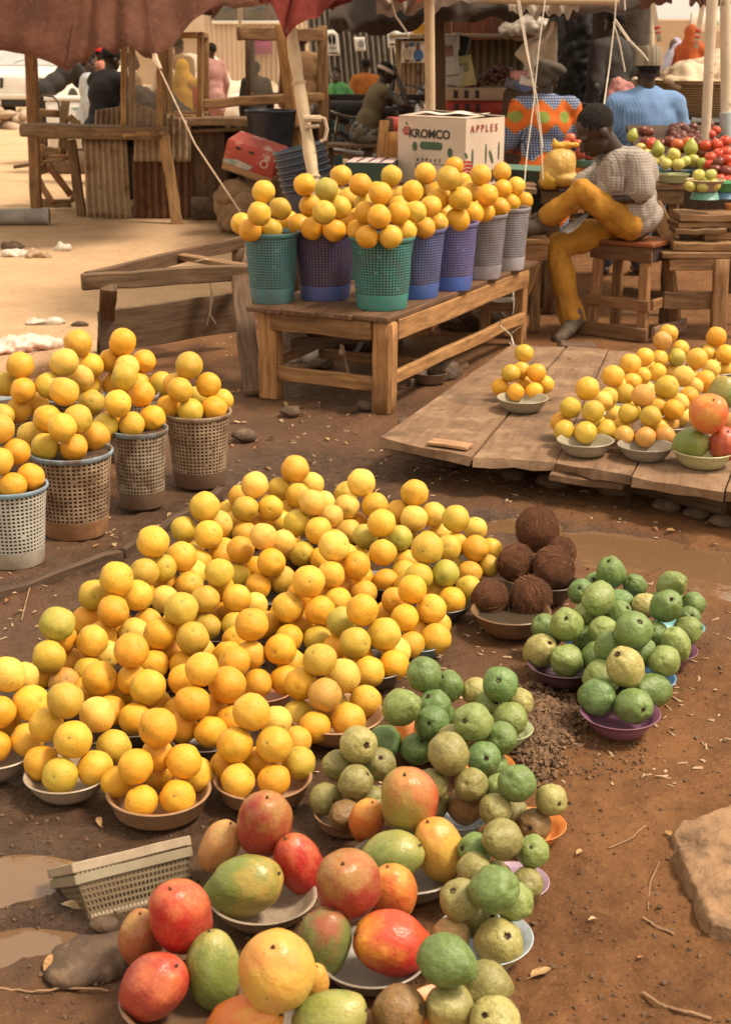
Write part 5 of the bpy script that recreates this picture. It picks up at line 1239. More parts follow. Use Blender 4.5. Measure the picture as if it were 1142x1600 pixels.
tB = [V(362, -20, 9.0), V(448, 44, 8.9), V(650, -8, 9.0), V(780, -60, 9.6), V(700, -40, 10.6), V(520, 8, 10.9), V(400, -20, 10.4), V(350, -60, 9.6)]
umbrella('dark red market umbrella above the fruit table', tB, ub, [M['canopy_red']], 9, drop=.05, seed=4)
pb = V(499, 300, 8.9); pb = Vector((pb.x, pb.y, .0)) if False else pb
p_lo, p_hi = V(511, 415, 8.75), V(438, -60, 9.3)
b = MB(); pts = [p_lo.lerp(p_hi, t/16) for t in range(17)]; b.tube(pts, [.036+.004*math.sin(t*2.4) for t in range(17)], 14)
for t in (.29, .60, .86):
 q = p_lo.lerp(p_hi, t); dd = (p_hi-p_lo).normalized(); b.tube([q-dd*.012, q, q+dd*.012], [.038, .045, .038], 14)
lean = b.build('bamboo_pole', M['bamboo']); tag(lean, 'whitish bamboo umbrella pole leaning behind the table baskets', 'pole')
b = MB(); q = V(489, 190, 9.0); b.tube([q+Vector((.02, -.05, .03)), q+Vector((.07, -.06, .02)), q+Vector((.085, -.06, -.04)), q+Vector((.07, -.06, -.10)), q+Vector((.045, -.06, -.11))], .011, 6); b.tube([q+Vector((-.05, -.05, .02)), q+Vector((.05, -.055, .02))], .02, 8); b.tube([q+Vector((-.045, -.05, -.03)), q+Vector((.04, -.055, -.02))], .012, 8)
tag(b.build('rope_loop', M['rope']), 'loop of pale cord tied round the leaning bamboo pole', 'cord')
# guy line of the brown umbrella
b = MB(); b.tube([V(242, 84, 12.1), V(243, 95, 12.09), V(252, 108, 12.0)], [.02, .03, .012], 6); b.tube([V(246, 100, 12.05), V(305, 225, 11.6), V(385, 345, 11.3)], .006, 6)
tag(b.build('guy_line', M['rope']), 'guy line tied to the brown umbrella rib, running down to the table', 'cord')
# sheets of dark tarpaulin roofing the back of the market
def tarp(name, pts_front, depth, rise, m, label, seed, hem=.06, dy=0.0, fold=.06):
 b = MB(); n = len(pts_front)
 def P(u, v):
  t = u*(n-1); i = min(int(t), n-2); p = pts_front[i].lerp(pts_front[i+1], t-i).copy()
  w = max(0, (v-.12)/.88); hemz = -hem*(1-min(1, v/.12))
  p += Vector((0, depth*w, rise*w + hemz*(1+.5*mnoise.noise(Vector((u*7, seed, 3)))) + .05*math.sin(w*3.1)))
  p += Vector((0, -.5, 1))*(fold*mnoise.noise(Vector((u*9, v*4+seed, seed))) + .02*mnoise.noise(Vector((u*16, seed, 5)))*(1-v)); return p
 b.grid(P, 60, 26); o = b.build(name, m, angle=180); tag(o, label, 'tarpaulin'); return o
tarp('tarpaulin', [V(515, 28, 11.0), V(548, 38, 10.9), V(600, 36, 10.9), V(640, 34, 10.9), V(680, 18, 11), V(735, 12, 11)], 3.2, .5, M['canopy_dark'], 'ragged dark brown tarpaulin hanging behind the red umbrella', 2, hem=.07)
tarp('tarpaulin', [V(588, 8, 10.6), V(620, 12, 10.6), V(660, 6, 10.6), V(700, -4, 10.6), V(760, -10, 10.6)], 1.2, .35, M['canopy_grey'], 'torn grey cloth along the roof edge above the motorcycle', 5, hem=.05, fold=.08)
tarp('tarpaulin', [V(690, 18, 11.6), V(760, 20, 11.6), V(830, 16, 11.6), V(900, 14, 11.6), V(1000, 4, 11.8)], 4.5, .6, M['canopy_dark'], 'dark tarpaulin roof over the cloth seller at the back', 9, hem=.05)
tarp('tarpaulin', [V(795, 6, 11.0), V(830, 12, 11.0), V(870, 14, 11.0), V(905, 4, 11.0)], .8, .25, M['canopy_grey'], 'pale grey sheet bundled under the bamboo crossbar', 12, hem=.05, fold=.1)
tag(MB().tube([V(735, -4, 10.8), V(850, 0, 10.8), V(965, 1, 10.9)], .035, 10).build('crossbar', M['bamboo']), 'thick bamboo crossbar at the roof edge above the patterned blouse', 'crossbar')
tag(MB().tube([V(671, 300, 10.4), V(672, 150, 10.4), V(670, -30, 10.4)], .035, 10).build('bamboo_pole', M['bamboo']), 'straight pale wooden pole behind the white apple carton', 'pole')
tag(MB().plank(V(690, 260, 12.2), V(682, 10, 12.2), .10, .08, X_, 6, .006).build('post', M['wood'], color=(.12, .065, .035)), 'dark timber post beside the pale pole', 'post')
for x0, x1, yb, lab, Y in ((1096, 1113, 232, 'pale bamboo pole in front of the wicker basket', 9.9), (1131, 1132, 225, 'straight pale pole nearest the right picture edge', 10.1)):
 o = MB().tube([V(x0+2, yb+60, Y), V((x0+x1)/2+2, 110, Y), V(x1, -20, Y)], [.034, .036, .034] if x0 > 1100 else [.030, .032, .038], 14).build('bamboo_pole', M['palepole']); tag(o, lab, 'pole')
MB().tube([V(1134, 215, 10.07), V(1133, 176, 10.07)], .041, 14).build('wrapping', simple('blue_grey_wrap', (.30, .36, .38), (.36, .38, .36)), o)
tag(MB().tube([V(1015, 120, 17), V(1016, -5, 17)], .045, 10).build('bamboo_pole', M['palepole']), 'thin distant pole beside the dark tree trunk', 'pole')
M['strap'] = simple('pale_strap', (.62, .48, .34), (.5, .38, .27), .7, 20, None); M['redcard'] = simple('red_card', (.55, .07, .04), (.45, .06, .04), .6, 20, None)
for i, (a, c, y0, y1) in enumerate((((1099, -4), (1086, 75), 50, 74), ((1107, -4), (1116, 60), 48, 60), ((1018, 0), (1030, 65), 56, 66))):
 p, q = V(*a, 17-i*.2), V(*c, 17-i*.2); o = MB().plank(p, q, .055, .006, X_, 4, .001).build('strap', M['strap']); tag(o, ('pale strap with red label slanting left of the bamboo pole', 'short pale strap with red label slanting right of the bamboo pole', 'pale strap with red label by the thin distant pole')[i], 'strap', 'straps with red labels')
 for k in range(3 if i == 0 else 2):
  t = .62+.13*k; r_ = p.lerp(q, t); MB().plank(r_, r_.lerp(q, .22), .062, .01, X_, 1, 0).build('label_tag', M['redcard'], o)
tarp('tarpaulin', [V(930, 6, 12.5), V(980, 4, 12.5), V(1050, -4, 12.5)], 1.5, .5, M['canopy_brown'], 'brown canopy edge above the man in blue', 15, hem=.05)
tarp('tarpaulin', [V(1076, 0, 11.5), V(1110, 3, 11.5), V(1150, -1, 11.5)], 1.5, .5, M['canopy_brown'], 'brown canopy edge at the upper right corner', 17, hem=.03)
# white strings hanging down from the crossbar
M['string'] = simple('white_string', (.70, .62, .52), (.60, .52, .42), .8, 20, None)
def strings(lines, r, label):
 b = MB()
 for L in lines:
  pts = [V(*q) for q in L]; P2 = []
  for a_, c_ in zip(pts[:-1], pts[1:]): P2 += [a_.lerp(c_, t/4) for t in range(4)]
  b.tube(P2+[pts[-1]], r, 5, False)
 tag(b.build('string', M['string']), label, 'string')
strings([[(808, 0, 9.2), (822, 80, 9.15), (838, 150, 9.1), (848, 230, 9.05)], [(811, 0, 9.2), (825, 85, 9.15), (835, 150, 9.1), (823, 240, 9.0), (800, 500, 8.4)], [(851, 0, 9.2), (842, 70, 9.15), (834, 150, 9.1), (845, 220, 9.1), (848, 280, 9.05)]], .0035, 'bundle of white strings hanging in front of the patterned blouse')
strings([[(962, -5, 9.6), (960, 30, 9.6), (952, 100, 9.55), (943, 165, 9.4)], [(961, 30, 9.6), (985, 65, 9.6), (1005, 85, 9.6), (1012, 95, 9.6)], [(959, 32, 9.6), (980, 62, 9.62), (1008, 90, 9.6)], [(958, 34, 9.6), (968, 70, 9.6), (976, 112, 9.6)], [(975, -5, 9.6), (976, 16, 9.6)]], .0045, 'white strings knotted and draped towards the patterned cap')
strings([[(611, 0, 9.5), (618, 25, 9.5), (632, 45, 9.5), (639, 58, 9.5)]], .006, 'single white string dangling under the torn grey cloth')
strings([[(800, 520, 7.9), (810, 512, 7.85), (816, 508, 7.8)], [(798, 524, 7.9), (780, 508, 7.85), (783, 500, 7.8)], [(798, 524, 7.9), (804, 545, 7.8), (795, 535, 7.75)]], .004, 'knot of white string tied round the table stretcher')
# ================================================================== PEOPLE
def skinmat():
 m, nt, ns, ls, P = newmat('skin'); s = coords(nt); oc = objcol(nt)
 col = mix(nt, remap(nt, tex(nt, s, 9, 4), .35, .7), oc, mix(nt, 1.0, oc, (.72, .66, .62), 'MULTIPLY'))
 ls.new(col, P.inputs['Base Color']); P.inputs['Roughness'].default_value = .48; P.inputs['Specular IOR Level'].default_value = .45
 ls.new(bump(nt, tex(nt, s, 160, 3), .08, .002), P.inputs['Normal']); return m
M['skin'] = skinmat()
M['fabric'] = simple('woven_fabric', (.72, .70, .68), rough=.88, sc=5, b=(320, .12), spec=.2, useobj=True)
M['hair'] = simple('black_hair', (.012, .010, .009), (.02, .016, .013), .9, 60, (260, .8), spec=.2)
SK1, SK2, SK3 = (.040, .021, .014), (.060, .032, .020), (.085, .045, .027)
def std(h=1.70, pose='stand', seat=.45, lean=0.0, armL='down', armR='down', head_f=0.0, wide=1.0):
 """joints in the figure's own axes: x to its right, y forward, z up"""
 k = h/1.70; J = {}; ln = Vector((0, math.sin(lean), math.cos(lean)))
 J['pel'] = Vector((0, 0, .93*k)) if pose == 'stand' else Vector((0, 0, seat+.10*k))
 J['ch'] = J['pel'] + ln*.36*k; J['nk'] = J['pel'] + ln*.56*k; J['hd'] = J['nk'] + Vector((0, math.sin(lean+head_f), math.cos(lean+head_f)))*.155*k
 J['k'] = k; sw = .175*k*wide
 for s, nm, arm in ((-1, 'L', armL), (1, 'R', armR)):
  sh = J['pel'] + ln*.50*k + Vector((s*sw, 0, 0)); J['sh'+nm] = sh
  if arm == 'down': e = sh + Vector((s*.06, -.03, -.28))*k; w = e + Vector((s*.0, .06, -.25))*k
  elif arm == 'lap': e = sh + Vector((s*.08, .02, -.27))*k; w = e + Vector((-s*.10, .24, -.03))*k
  elif arm == 'fwd': e = sh + Vector((s*.03, .14, -.24))*k; w = e + Vector((-s*.03, .24, -.04))*k
  else: e, w = sh + Vector(arm[0])*k, sh + Vector(arm[1])*k
  J['el'+nm], J['wr'+nm] = e, w
  hp = J['pel'] + Vector((s*.09*k, 0, -.03*k)); J['hp'+nm] = hp
  if pose == 'stand': J['kn'+nm] = hp + Vector((s*.01, .02, -.42))*k; J['an'+nm] = J['kn'+nm] + Vector((0, -.03, -.41))*k
  else: J['kn'+nm] = Vector((s*.14*k, .42*k, seat+.04*k)); J['an'+nm] = Vector((s*.13*k, .42*k, .07*k))
 J['f'] = Vector((0, 1, -.15*0 - math.sin(head_f+lean)*.8)).normalized(); J['side'] = Vector((1, 0, 0)); J['ff'] = Vector((0, 1, 0))
 return J
def put(J, loc, yaw):
 Rz = Matrix.Rotation(yaw, 3, 'Z'); out = {}
 for k, v in J.items():
  if k == 'k': out[k] = v
  elif k in ('f', 'side', 'ff'): out[k] = Rz @ v
  else: out[k] = Vector(loc) + Rz @ v
 return out
def basis(x, z):      # rotation whose z axis is z and x axis close to x
 z = z.normalized(); x = (x - z*x.dot(z)).normalized(); y = z.cross(x); return Matrix((x, y, z)).transposed()
def hand(w, d, up, k, fist=False):
 """palm, four fingers of unequal length with a knuckle bend, and a thumb from the side of the palm"""
 d = d.normalized(); up = (up - d*up.dot(d)).normalized(); s = d.cross(up); pr = [('e', w+d*.045*k, (.026*k, .043*k, .016*k), Matrix((s, d, up)).transposed())]
 for i, L in enumerate((.062, .072, .068, .052)):
  b0 = w + d*.078*k + s*(i-1.5)*.0175*k; cl = .95 if fist else .45
  p1 = b0 + (d*math.cos(cl*.5) - up*math.sin(cl*.5))*L*.5*k; p2 = p1 + (d*math.cos(cl*1.3) - up*math.sin(cl*1.3))*L*.5*k
  pr += [('c', b0, p1, .0085*k, .008*k), ('c', p1, p2, .008*k, .0065*k)]
 t0 = w + d*.025*k - s*.022*k; t1 = t0 + (d*.7 - s*.7 - up*.3).normalized()*.032*k; pr += [('c', t0, t1, .011*k, .0095*k), ('c', t1, t1+(d - s*.15 - up*.35).normalized()*.03*k, .0095*k, .0075*k)]
 return pr
def torso(J, g=0.0):
 k = J['k']; up = (J['nk']-J['pel']).normalized(); B = basis(J['shR']-J['shL'], up); sw = (J['shR']-J['shL']).length/2
 return [('e', J['ch']+up*.03*k, (sw*.94+g, .112*k+g, .20*k+g), B), ('e', J['pel'].lerp(J['ch'], .45), (.150*k+g, .105*k+g, .19*k+g), B), ('e', J['pel'], (.160*k+g, .120*k+g, .125*k+g), B),
   ('c', J['shL']+(J['shR']-J['shL'])*.05, J['shR']+(J['shL']-J['shR'])*.05, .058*k+g, .058*k+g), ('c', J['nk']-up*.05*k, J['shL'], .055*k+g, .05*k+g), ('c', J['nk']-up*.05*k, J['shR'], .055*k+g, .05*k+g)]
def headprims(J):
 k = J['k']*J.get('hk', 1.0); f = J['f']; up0 = (J['hd']-J['nk']).normalized(); s = f.cross(up0).normalized(); up = s.cross(f).normalized(); B = Matrix((s, f, up)).transposed(); h = J['hd']; E = lambda dx, dy, dz: h + (s*dx + f*dy + up*dz)*k
 return [('e', E(0, -.012, .03), (.076*k, .097*k, .088*k), B), ('e', E(0, .022, -.035), (.060*k, .068*k, .075*k), B), ('e', E(0, .062, -.082), (.030*k, .026*k, .020*k), B),
   ('c', E(0, .092, -.005), E(0, .106, -.034), .010*k, .014*k), ('e', E(0, .086, -.062), (.026*k, .018*k, .013*k), B), ('e', E(-.030, .078, .020), (.022*k, .016*k, .010*k), B), ('e', E(.030, .078, .020), (.022*k, .016*k, .010*k), B),
   ('e', E(-.078, -.008, -.012), (.010*k, .022*k, .032*k), B), ('e', E(.078, -.008, -.012), (.010*k, .022*k, .032*k), B),
   ('c', J['nk']-(J['hd']-J['nk'])*.25, h-up*.04*k-f*.02*k, .052*k, .049*k)], (h, s, f, up, B, k)
def bodyprims(J, hands=True, feet=True):
 k = J['k']; pr = torso(J) + headprims(J)[0]
 for nm in 'LR':
  pr += [('c', J['sh'+nm], J['el'+nm], .046*k, .037*k), ('c', J['el'+nm], J['wr'+nm], .037*k, .025*k)]
  d = (J['wr'+nm]-J['el'+nm]).normalized()
  if hands: pr += hand(J['wr'+nm], J.get('hd_'+nm, d), J.get('hu_'+nm, Vector((0, 0, 1)) if abs(d.z) < .8 else J['side']*(1 if nm == 'R' else -1)), k)
  pr += [('c', J['hp'+nm], J['kn'+nm], .078*k, .052*k), ('c', J['kn'+nm], J['an'+nm], .052*k, .034*k)]
  if feet: t = J['an'+nm]+J.get('toe'+nm, J['ff'])*.15*k-Vector((0, 0, .045*k)); pr += [('c', J['an'+nm]-J.get('toe'+nm, J['ff'])*.03*k-Vector((0, 0, .035*k)), t, .036*k, .028*k)]
 return pr
def sleeve(J, long=False, g=.018):
 k = J['k']; pr = []
 for nm in 'LR':
  if long: pr += [('c', J['sh'+nm], J['el'+nm], .052*k+g, .046*k+g), ('c', J['el'+nm], J['el'+nm].lerp(J['wr'+nm], .95), .044*k+g, .034*k+g)]
  else: pr += [('c', J['sh'+nm], J['sh'+nm].lerp(J['el'+nm], .72), .052*k+g, .054*k+g)]
 return pr
def shirt(J, long=False, g=.020, hem=.0):
 up = (J['nk']-J['pel']).normalized(); k = J['k']; pr = torso(J, g) + sleeve(J, long, g*.8)
 if hem: pr.append(('c', J['pel'], J['pel']-Vector((0, 0, hem)), .165*k+g, .175*k+g))
 return pr
def trousers(J, g=.020):
 k = J['k']; pr = [('e', J['pel'], (.165*k+g, .13*k+g, .13*k+g), basis(J['shR']-J['shL'], J['nk']-J['pel']))]
 for nm in 'LR': pr += [('c', J['hp'+nm], J['kn'+nm], .084*k+g, .062*k+g), ('c', J['kn'+nm], J['kn'+nm].lerp(J['an'+nm], .93), .058*k+g, .050*k+g)]
 return pr
def robe(J, g=.03):
 an = (J['anL']+J['anR'])/2; return torso(J, g) + sleeve(J, True, g) + [('c', J['pel'], an+Vector((0, 0, .1)), .17*J['k']+g, .21*J['k']+g)]
def hijab(J, long=.55, g=.0):
 h, s, f, up, B, k = headprims(J)[1]; z = Vector((0, 0, 1))
 return [('e', h - f*.018*k + up*.022*k, (.104*k, .112*k, .122*k), B), ('c', h - f*.025*k - up*.02*k, J['nk'] - f*.02*k, .105*k, .135*k), ('c', J['nk']-f*.01*k, J['ch'], .15*k, .20*k), ('c', J['shL']*.9+J['shR']*.1, J['shR']*.9+J['shL']*.1, .10*k, .10*k), ('c', J['ch'], J['ch']-z*long*k, .20*k, .25*k)]
def cloth_part(nm, root, prims, m, col=None, vox=.012, disp=(.010, 7, 0), smooth=4):
 me = fuse(nm, prims, vox, smooth, disp, origin=root.location); return obj(nm, me, m, root, None, None, col)
def person(label, J, skin=SK2, vox=.011, hair=True, hands=True, eyes=False):
 o_ = Vector((J['pel'].x, J['pel'].y, 0)); me = fuse('person', bodyprims(J, hands), vox, 4, origin=o_); o = obj('person', me, M['skin'], None, o_, None, skin); tag(o, label, 'person')
 h, s, f, up, B, k = headprims(J)[1]
 if hair:
  hm = fuse('hair', [('e', h - f*.020*k + up*.040*k, (.0795*k, .0965*k, .086*k), B)], .008, 2, (.003, 60), origin=o_); obj('hair', hm, M['hair'], o)
 if eyes:
  for sd in (-1, 1):
   p = h + (s*sd*.030 + f*.083 + up*.008)*k - o_
   e = obj('eye', MB().ball((0, 0, 0), .0125*k, 12, 8).mesh('eye'), EYEW, o, p); obj('pupil', MB().ball((0, 0, 0), .0065*k, 10, 6).mesh('pupil'), M['hair'], e, f*.0085*k)
 return o
EYEW = simple('eye_white', (.55, .50, .42), (.5, .45, .38), .3, 20, None)
def capmesh(J, hh=.10, flat=True, tilt=0.0):
 h, s, f, up, B, k = headprims(J)[1]; b = MB(); n = 28; c0 = h - f*.012*k; r = (.086*k, .106*k); vs = []
 prof = [(1.0, .035), (1.03, .05), (1.0, .05+hh*.5), (.96, .035+hh), (.88, .05+hh), (.5, .052+hh), (.0, .054+hh)] if flat else [(1.0, .03), (1.02, .045), (.98, .075), (.85, .105), (.6, .128), (.3, .136), (0, .138)]
 for q, z in prof: vs += [c0 + s*math.cos(6.2832*i/n)*r[0]*q + f*math.sin(6.2832*i/n)*r[1]*q + up*z*k for i in range(n)]
 return b.add(vs, [(a*n+i, a*n+(i+1) % n, (a+1)*n+(i+1) % n, (a+1)*n+i) for a in range(len(prof)-1) for i in range(n)])
# ---- patterned fabrics
def wax_print():
 m, nt, ns, ls, P = newmat('wax_print'); tc = ns.new('ShaderNodeTexCoord'); sep = ns.new('ShaderNodeSeparateXYZ'); ls.new(tc.outputs['Object'], sep.inputs[0]); Z = sep.outputs['Z']
 wob = tex(nt, coords(nt, rand=False), 5, 2); X = math_(nt, 'ADD', math_(nt, 'ADD', sep.outputs['X'], math_(nt, 'MULTIPLY', sep.outputs['Y'], .35)), math_(nt, 'MULTIPLY', wob, .03))
 def fr(v, per, off): return math_(nt, 'MULTIPLY', math_(nt, 'SUBTRACT', math_(nt, 'FRACT', math_(nt, 'MULTIPLY_ADD', v, 1/per, off)), .5), per)
 dz = fr(Z, .36, .5 - 1.11/.36 % 1); dx = fr(X, .165, .5+.25); ax = math_(nt, 'ABSOLUTE', dx)
 hw = math_(nt, 'MULTIPLY_ADD', ax, -.95, .128); az = math_(nt, 'ABSOLUTE', dz)
 edge = math_(nt, 'SUBTRACT', az, hw)
 gx, gz_ = fr(X, .0185, 0), fr(Z, .0185, 0)
 dot = math_(nt, 'LESS_THAN', math_(nt, 'ADD', math_(nt, 'MULTIPLY', gx, gx), math_(nt, 'MULTIPLY', gz_, gz_)), .0052**2)
 bl = mix(nt, dot, (.055, .085, .20), (.44, .44, .47))
 og = mix(nt, math_(nt, 'GREATER_THAN', edge, -.013), (.62, .14, .025), (.34, .03, .02)); og = mix(nt, math_(nt, 'GREATER_THAN', edge, -.006), og, (.50, .30, .06))
 rad = math_(nt, 'SQRT', math_(nt, 'ADD', math_(nt, 'MULTIPLY', dx, dx), math_(nt, 'MULTIPLY', dz, dz)))
 sw = math_(nt, 'GREATER_THAN', math_(nt, 'SINE', math_(nt, 'MULTIPLY_ADD', rad, 420, math_(nt, 'MULTIPLY', math_(nt, 'ARCTAN2', dz, dx), 2))), .4)
 hi = math_(nt, 'GREATER_THAN', math_(nt, 'ABSOLUTE', math_(nt, 'SUBTRACT', Z, 1.11)), .18)
 ros = mix(nt, hi, mix(nt, sw, (.21, .27, .05), (.34, .37, .10)), mix(nt, sw, (.50, .09, .02), (.30, .03, .015)))
 og = mix(nt, math_(nt, 'LESS_THAN', rad, .042), og, ros)
 col = mix(nt, math_(nt, 'LESS_THAN', edge, 0.0), bl, og); zc_ = math_(nt, 'ADD', Z, math_(nt, 'MULTIPLY', ax, .5)); col = mix(nt, math_(nt, 'GREATER_THAN', zc_, 1.325), col, (.30, .24, .05)); col = mix(nt, math_(nt, 'GREATER_THAN', zc_, 1.345), col, (.60, .14, .025)); ls.new(col, P.inputs['Base Color']); P.inputs['Roughness'].default_value = .8; P.inputs['Specular IOR Level'].default_value = .2; return m
def stripes(name, c1, c2, fx, fz=None, w=.5, noise_=True):
 m, nt, ns, ls, P = newmat(name); tc = ns.new('ShaderNodeTexCoord'); sep = ns.new('ShaderNodeSeparateXYZ'); ls.new(tc.outputs['Object'], sep.inputs[0])
 xw = math_(nt, 'ADD', sep.outputs['X'], math_(nt, 'MULTIPLY', sep.outputs['Y'], .6))
 def ln(v, f): return math_(nt, 'GREATER_THAN', math_(nt, 'FRACT', math_(nt, 'MULTIPLY', v, f)), w)
 f = ln(xw, fx)
 if fz: f = math_(nt, 'MULTIPLY', math_(nt, 'ADD', f, ln(sep.outputs['Z'], fz)), .5)
 col = mix(nt, f, c1, c2)
 if noise_: s = coords(nt, rand=False); col = mix(nt, remap(nt, tex(nt, s, 4, 4), .4, .7, 0, .35), col, tuple(.7*k for k in c1))
 ls.new(col, P.inputs['Base Color']); P.inputs['Roughness'].default_value = .85; P.inputs['Specular IOR Level'].default_value = .2; return m
M['wax'] = wax_print(); M['bluestripe'] = stripes('blue_striped_cotton', (.12, .22, .42), (.19, .30, .50), 52); M['check'] = stripes('grey_checked_cotton', (.40, .35, .31), (.20, .165, .145), 62, 62, .5)
M['capweave'] = stripes('woven_cap', (.34, .29, .21), (.13, .105, .07), 30, 70, .5)
def camo():
 m, nt, ns, ls, P = newmat('mottled_camouflage'); s = coords(nt, rand=False)
 col = mix(nt, math_(nt, 'GREATER_THAN', tex(nt, s, 9, 4, .6), .5), (.085, .075, .055), (.17, .145, .11)); col = mix(nt, math_(nt, 'GREATER_THAN', tex(nt, s, 14, 4, .6), .56), col, (.03, .027, .022))
 ls.new(col, P.inputs['Base Color']); P.inputs['Roughness'].default_value = .9; return m
M['camo'] = camo()
# ---- the boy on the stool
BY = 8.62
def B_(x, y, dy=0.0): return V(x, y, BY+dy)
J = dict(k=.92, hk=1.27, hd=B_(930, 205, -.03), nk=B_(960, 240, .02), ch=B_(972, 290, .02), pel=B_(990, 343, .05), shL=B_(996, 254, -.12), shR=B_(938, 268, .16), elL=B_(1003, 309, -.16), wrL=B_(955, 312, -.10), elR=B_(893, 310, .14), wrR=B_(862, 333, .05),
         hpL=B_(982, 350, -.05), hpR=B_(968, 352, .16), knL=B_(908, 300, -.10), anL=B_(842, 350, .0), knR=B_(868, 385, .10), anR=B_(894, 505, .02), f=Vector((-.80, -.22, -.62)).normalized(), side=Vector((-.5, .85, 0)), ff=Vector((-1, -.25, 0)).normalized(),
         toeL=Vector((-.95, 0, -.05)), toeR=Vector((-.8, -.5, -.25)), hd_R=Vector((-1, -.15, -.05)), hu_R=Vector((0, -.2, 1)))
boy = person('boy in checked shirt and yellow trousers bent over on a wooden stool', J, (.042, .022, .015), .0075)
def fl(p, r0, q, r1): return ('c', p, q, r0, r1)
up = (J['nk']-J['pel']).normalized(); Bm = basis(J['shL']-J['shR'], up)
sp_ = [('e', B_(973, 285, .0), (.165, .135, .20), Bm), ('e', B_(985, 325, .03), (.165, .145, .15), Bm), ('e', B_(1000, 342, .02), (.118, .15, .095), Bm), ('e', B_(1000, 268, .0), (.10, .11, .12), Bm), ('c', B_(965, 242, .02), B_(992, 252, -.04), .06, .08), ('e', B_(985, 345, .08), (.14, .13, .09), Bm), fl(J['shL'], .075, J['shR'], .065), fl(J['nk']-up*.04, .06, J['shL'], .068), fl(J['nk']-up*.04, .06, J['shR'], .062),
       fl(J['shL'], .076, J['shL'].lerp(J['elL'], .72), .083), fl(J['shR'], .07, J['shR'].lerp(J['elR'], .62), .08), fl(B_(1012, 300, .05), .05, B_(1012, 350, .03), .06), fl(B_(945, 300, -.02), .07, B_(955, 322, -.02), .05)]
sh = cloth_part('shirt', boy, sp_, M['check'], None, .008, (.011, 9, 2, (1.6, 1.6, .7)), 5)
tr = [fl(J['hpL'], .094, J['knL'], .072), fl(J['knL'], .070, J['anL'].lerp(J['knL'], .22), .060), fl(J['hpR'], .090, J['knR'], .070), fl(J['knR'], .067, J['anR'].lerp(J['knR'], .10), .078), ('e', J['pel'], (.13, .11, .085), Bm)]
t_ = cloth_part('trousers', boy, tr, simple('mustard_cotton', (.43, .205, .03), (.30, .135, .02), .85, 6, (22, .7), spec=.2, stain=((.16, .08, .03), 5, .56, .72)), None, .008, (.017, 11, 5, (1, 1, .45)), 2)
col_m = M['check']; b = MB(); nk = J['nk']
for sgn in (-1, 1):
 a0 = nk + J['side']*(-.07*sgn) + Vector((0, 0, .012)); fw = Vector((-.80, -.55, -.1)).normalized()
 b.plank(a0 - fw*.05, a0 + fw*.085 - Vector((0, 0, .055)), .055, .008, Vector((0, 0, 1))+J['side']*(-.5*sgn), 4, .003)
b.build('collar', col_m, sh, origin=boy.location)
MB().box(B_(963, 287, -.142), (.085, .006, .08), Matrix.Rotation(R(-30), 3, 'Z')).build('pocket', M['check'], sh, origin=boy.location)
M['shoe'] = simple('worn_shoe', (.11, .075, .05), (.05, .035, .025), .75, 16, (60, .4))
for a, c, nm in (((899, 500, .02), (872, 523, -.12), 'shoe'), ((848, 350, .0), (820, 352, -.02), 'shoe')):
 p, q = B_(*a), B_(*c); d = (q-p).normalized(); me = fuse('shoe', [('c', p+Vector((0, 0, -.01)), p+d*.10-Vector((0, 0, .015)), .046, .047), ('c', p+d*.09-Vector((0, 0, .02)), p+d*.20-Vector((0, 0, .028)), .045, .034), ('c', p, p+Vector((0, 0, .045)), .043, .042)], .007, 3, (.004, 14), origin=boy.location); obj('shoe', me, M['shoe'], boy)
b = MB(); q = [B_(872, 366, -.02), B_(905, 336, .0), B_(925, 333, -.06), B_(885, 366, -.10)]
b.grid(lambda u, v: q[0].lerp(q[1], u).lerp(q[3].lerp(q[2], u), v)+Vector((0, 0, .012*math.sin(u*5+v*3))), 10, 8); tag(b.build('newspaper', simple('grey_newsprint', (.44, .40, .36), (.30, .27, .24), .8, 40, None), solid=.004), 'folded grey newspaper on the lap of the checked-shirt boy', 'newspaper')
# ---- people behind (seen from the back unless said otherwise)
J = put(std(1.62, 'sit', .60, .10, 'lap', 'lap', wide=1.12), V(848, 300, 11.2)*Vector((1, 1, 0)), R(-4)); p = person('seated woman in orange and blue patterned blouse, seen from behind', J, SK1, hair=True)
cloth_part('blouse', p, shirt(J, True, .036, .10), M['wax'], None, .011, (.014, 6)); cloth_part('skirt', p, trousers(J, .05), M['wax'])
h, s, f, up, B, k = headprims(J)[1]; cloth_part('headwrap', p, [('e', h-f*.02+up*.055, (.100, .118, .080), B), ('e', h-f*.02+up*.075+s*.03, (.118, .122, .055), B @ Matrix.Rotation(R(14), 3, 'Y')), ('e', h-up*.005-f*.05-s*.03, (.070, .065, .060), B)], M['fabric'], (.10, .085, .07), .010, (.008, 12))
J = put(std(1.72, 'sit', .62, .06, 'lap', 'lap', wide=1.15), V(1003, 300, 10.5)*Vector((1, 1, 0)), R(6)); p = person('seated man in blue striped shirt and patterned cap, seen from behind', J, SK1)
cloth_part('shirt', p, shirt(J, True, .038, .10), M['bluestripe'], None, .011, (.014, 6, 3)); cloth_part('trousers', p, trousers(J), M['fabric'], (.06, .07, .10)); capmesh(J, .115).build('cap', M['capweave'], p, origin=p.location)
J = put(std(1.84, 'stand', 0, .03, 'down', 'down'), V(948, 300, 14.6)*Vector((1, 1, 0)), R(35)); p = person('man in dark grey gown standing by the dark tree trunk', J, SK1); cloth_part('gown', p, robe(J, .035), M['fabric'], (.055, .047, .045), .013, (.02, 5))
